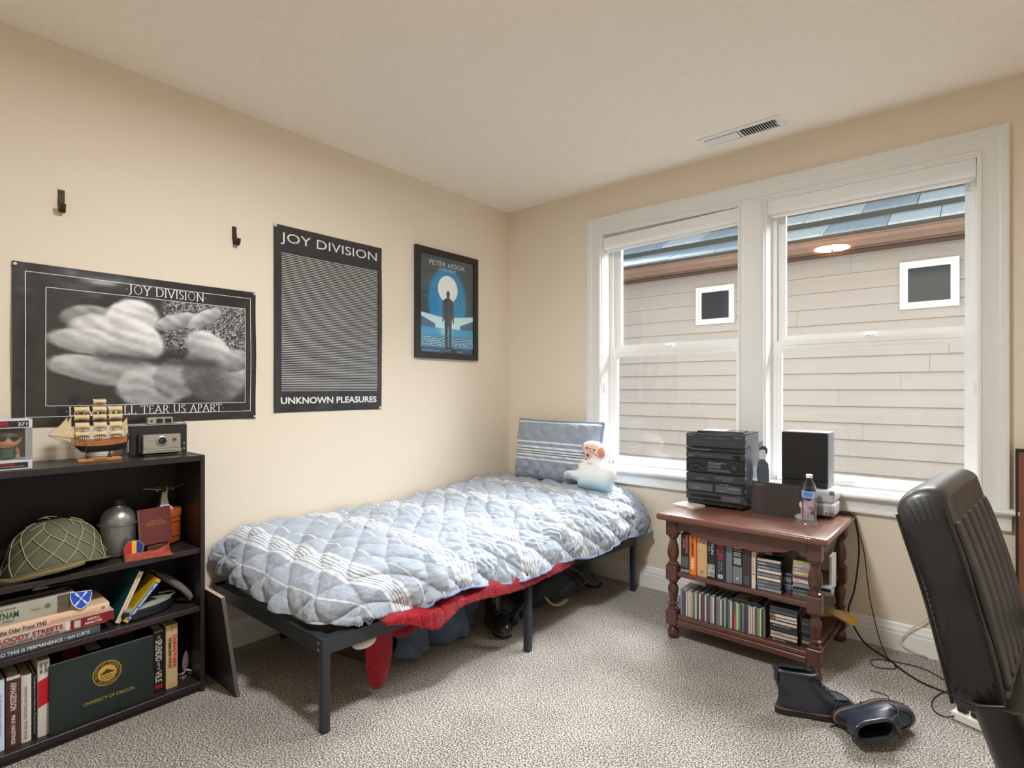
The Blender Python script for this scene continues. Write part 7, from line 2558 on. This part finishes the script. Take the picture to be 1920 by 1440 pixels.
# dark box and small black stopper far under the bed foot
bxu = thing('cardboard_carton', 'dark brown carton pushed under the foot of the bed', 'box', (.55, -1.72, 0), (0, 0, 12))
MB().rbox(-.16, .10, -.12, .12, .0, .20, .004).build('carton', mat('carton_brown', (84, 70, 52), .8, var=(14, (60, 52, 40), 1)), bxu, smooth=0)
MB().rbox(-.16, .10, -.03, .03, .2004, .2015, .0003).build('tape', mat('tape_tan', (120, 96, 66), .4), bxu, smooth=0)
o = MB().lathe([(.018, 0), (.024, .006), (.024, .024), (.016, .032), (.006, .034)], 18).build('rubber_stopper', mat('rubber_black', (20, 20, 22), .5))
o.location = (.085, -1.93, 0)
tag(o, 'small black rubber stopper on the carpet under the foot rail by the wall', 'stopper')

# ---- leather desk chair at the right edge
ch = thing('office_chair', 'black leather office chair with a channelled backrest at the right edge', 'chair', (3.12, -1.72, 0))
m_cl = mat('chair_leather', (40, 40, 42), .40, spec=.5, coat=.08, bump=(150, .35, .0009))
Mc_ = Matrix.Translation((-3.12, 1.72, 0))
Y0, Y1 = -1.98, -1.50


def back_slice(f, ysgn):
    pass


def bk_pt(h, t):
    """backrest at its near side: h 0 bottom..1 top, t -1 rear (toward -X)..1 front (toward +X)"""
    z = .700 + .375 * h
    xc = 2.893 - .250 * (z - .70) + .006 * math.sin(h * math.pi)
    return (xc + t * .0455, z + t * .012)


TW = lambda y: (y - Y0) * .11


rings = []
NYb = 17
for j in range(NYb):
    s = j / (NYb - 1)
    y = Y0 + (Y1 - Y0) * s
    e = 1 - abs(2 * s - 1)
    sh = .93 + .07 * min(1, e * 7) ** .5
    top = 1 - .05 * (1 - min(1, e * 4)) ** 2
    ring = []
    N1 = 26
    for k in range(N1):      # front side, bottom -> top
        h = k / (N1 - 1) * top
        # channels run up the front
        ring.append(bk_pt(h, sh * (1.0 + .05 * math.cos(2 * math.pi * s * 7))))
    for k in range(9):       # over the crown
        a = math.pi * (k + 1) / 10
        x, z = bk_pt(top, math.cos(a) * sh)
        ring.append((x, z + .036 * math.sin(a)))
    for k in range(N1):
        h = (1 - k / (N1 - 1)) * top
        ring.append(bk_pt(h, -sh))
    for k in range(5):
        a = math.pi * (k + 1) / 6
        x, z = bk_pt(0, -math.cos(a) * sh)
        ring.append((x, z - .03 * math.sin(a)))
    rings.append([(x + TW(y), y + .004 * math.sin(z * 30), z) for x, z in ring])
MB(Mc_).loft(rings).build('backrest', m_cl, ch, smooth=45, sub=1)
# raised front channels
for c in range(6):
    yc = Y0 + .055 + (Y1 - Y0 - .10) * c / 5.0
    pts = []
    for k in range(15):
        h = .04 + .86 * k / 14
        x, z = bk_pt(h, 1.02)
        pts.append((x - .006 + TW(yc), yc, z))
    r = [.010 + .011 * math.sin(math.pi * (.06 + .88 * k / 14)) ** .5 for k in range(15)]
    mb = MB(Mc_)
    n = 12
    rr2 = []
    for k, p_ in enumerate(pts):
        rr2.append([(p_[0] + r[k] * .75 * math.cos(a), p_[1] + .040 * math.sin(a), p_[2]) for a in [2 * math.pi * i / n for i in range(n)]])
    mb.loft(rr2)
    mb.build('channel_pad', m_cl, ch, smooth=60, sub=1)
# piping seams on the near side
for t_ in (-.86, .86):
    pts = []
    for k in range(20):
        x, z = bk_pt(k / 19 * .97, t_)
        pts.append((x, Y0 - .0015 + .004 * math.sin(z * 30), z))
    MB(Mc_).tube(pts, .0034, 6).build('seam_piping', mat('chair_piping', (26, 26, 28), .4), ch)
MB(Mc_).tube([(bk_pt(.02, -.9)[0], Y0 - .002, .705), (bk_pt(.02, .0)[0], Y0 - .003, .699), (bk_pt(.02, .9)[0], Y0 - .002, .712)], .003, 6).build('seam_piping', mat('chair_piping', (26, 26, 28), .4), ch)
# lower lumbar sleeve, seat, arms, base
rings = []
for z, x0_, x1_, y0_, y1_ in ((.42, 2.935, 3.06, -1.955, -1.50), (.52, 2.905, 3.02, -1.962, -1.495), (.62, 2.875, 2.985, -1.970, -1.492), (.675, 2.857, 2.955, -1.975, -1.49), (.700, 2.850, 2.940, -1.976, -1.49)):
    rings.append([(x0_ + .025 + (x1_ - x0_) * (.5 + .5 * math.copysign(abs(math.cos(a)) ** .35, math.cos(a))), y0_ + (y1_ - y0_) * (.5 + .5 * math.copysign(abs(math.sin(a)) ** .25, math.sin(a))), z) for a in [2 * math.pi * i / 32 for i in range(32)]])
MB(Mc_).loft(rings).build('lumbar_sleeve', m_cl, ch, smooth=50)
MB(Mc_).loft([[(3.03 + .50 * (.5 + .5 * math.copysign(abs(math.cos(a)) ** .4, math.cos(a))) * s + .25 * (1 - s), -1.74 + .26 * math.copysign(abs(math.sin(a)) ** .4, math.sin(a)) * s, z) for a in [2 * math.pi * i / 36 for i in range(36)]] for z, s in ((.40, .92), (.415, 1.0), (.475, 1.02), (.50, .97), (.508, .80))]).build('seat', m_cl, ch, smooth=50)
for y in (-2.04, -1.44):
    MB(Mc_).tube(spline([(3.02, y, .43), (2.985, y, .56), (2.995, y, .70), (3.10, y, .735), (3.34, y, .715), (3.40, y, .60), (3.36, y, .44)], 6), .020, 10, flat_=1.2).build('armrest_frame', mat('chair_plastic', (24, 24, 26), .35), ch, smooth=60)
    MB(Mc_).rbox(3.08, 3.36, y - .035, y + .035, .728, .765, .012).build('armrest_pad', m_cl, ch, smooth=0)
MB(Mc_).cyl((3.26, -1.74, .09), (3.26, -1.74, .40), .026, .03, 20).build('gas_lift', mat('chair_plastic', (24, 24, 26), .35), ch)
for k in range(5):
    a = R_(72 * k + 18)
    ex, ey = 3.26 + .30 * math.cos(a), -1.74 + .30 * math.sin(a)
    MB(Mc_).cyl((3.26, -1.74, .105), (ex, ey, .075), .030, .018, 12).build('base_spoke', mat('chair_plastic', (24, 24, 26), .35), ch)
    MB(Mc_ @ Matrix.Translation((ex, ey, .028)) @ Matrix.Rotation(a + .5, 4, 'Z') @ Matrix.Rotation(R_(90), 4, 'X')).lathe([(.010, -.02), (.028, -.018), (.028, -.004), (.012, -.003), (.012, .003), (.028, .004), (.028, .018), (.010, .02)], 20).build('caster', mat('rubber_black', (20, 20, 22), .5), ch)
    MB(Mc_).cyl((ex, ey, .03), (ex, ey, .08), .008, n=10).build('caster_stem', mat('chair_plastic', (24, 24, 26), .35), ch)

# ---- framed board leaning on the window wall at the right edge
fb = thing('leaning_board', 'black framed brown board leaning on the wall right of the windows', 'board', (3.024, -.085, 0), (-2.6, 0, 0))
MB().rbox(.0065, .66, -.004, .004, .012, 1.040, .001).build('panel', mat('board_brown', (132, 84, 58), .5, var=(3, (120, 74, 50), 1)), fb, smooth=0)
for a in ((0, .67, 0, .012), (0, .67, 1.038, 1.050), (0, .0075, .012, 1.038), (.659, .67, .012, 1.038)):
    MB().rbox(a[0], a[1], -.012, .010, a[2], a[3], .001).build('frame_rail', m_frame, fb, smooth=0)

# ---- cables and power strip
m_cab = mat('cable_black', (30, 28, 26), .5)


def cable(name, lab, pts, r, m, grp=None, k=8):
    o = MB().tube(spline(pts, k), r, 6).build(name, m, smooth=80)
    tag(o, lab, 'cable', grp)
    return o


cable('power_cable', 'thick black cable hanging down the wall right of the side table', [(2.355, -.10, .668), (2.395, -.060, .664), (2.414, -.045, .60), (2.425, -.04, .477), (2.405, -.035, .278), (2.378, -.045, .157), (2.41, -.075, .085), (2.47, -.12, .03), (2.57, -.17, .004), (2.62, -.24, .004), (2.70, -.32, .004), (2.80, -.36, .004)], .0045, m_cab)
cable('speaker_wire', 'thin black wire hanging down the wall beside the thick cable', [(2.352, -.07, .668), (2.405, -.050, .655), (2.425, -.035, .56), (2.447, -.035, .47), (2.472, -.035, .24), (2.515, -.05, .05), (2.555, -.13, .004), (2.59, -.20, .003), (2.60, -.245, .003), (2.575, -.27, .003), (2.53, -.29, .003), (2.50, -.25, .003), (2.52, -.20, .003), (2.60, -.175, .006), (2.70, -.165, .003), (2.79, -.24, .003), (2.86, -.34, .003)], .0024, m_cab)
cable('coaxial_cable', 'white coaxial cable with a connector lying along the back baseboard', [(2.78, -.022, .30), (2.70, -.024, .190), (2.640, -.026, .12), (2.603, -.030, .065), (2.618, -.034, .035), (2.685, -.038, .022)], .0040, mat('cable_white', (222, 218, 208), .4))
cc = MB().cyl((2.682, -.038, .0225), (2.700, -.039, .019), .0065, n=12).cyl((2.70, -.039, .019), (2.706, -.040, .016), .003, n=8).build('cable_connector', mat('cable_white', (222, 218, 208), .4))
tag(cc, 'small white screw connector at the end of the white cable', 'connector')
ps = thing('power_strip', 'white power strip with black plugs on the carpet behind the chair', 'power strip', (2.850, -.56, 0), (0, 0, -22))
MB().rbox(-.03, .20, -.030, .030, .002, .036, .004).build('body', mat('strip_white', (228, 226, 220), .4), ps, smooth=0)
for k, x in enumerate((.0, .045)):
    MB().rbox(x - .014, x + .016, -.018, .018, .0364, .060, .004).build('plug', m_cab, ps, smooth=0)
cable('plug_cable', 'thin black cable looping on the carpet into the power strip', [(2.80, -.32, .003), (2.765, -.40, .003), (2.748, -.49, .003), (2.765, -.565, .003), (2.81, -.585, .010), (2.85, -.56, .045)], .0026, m_cab)
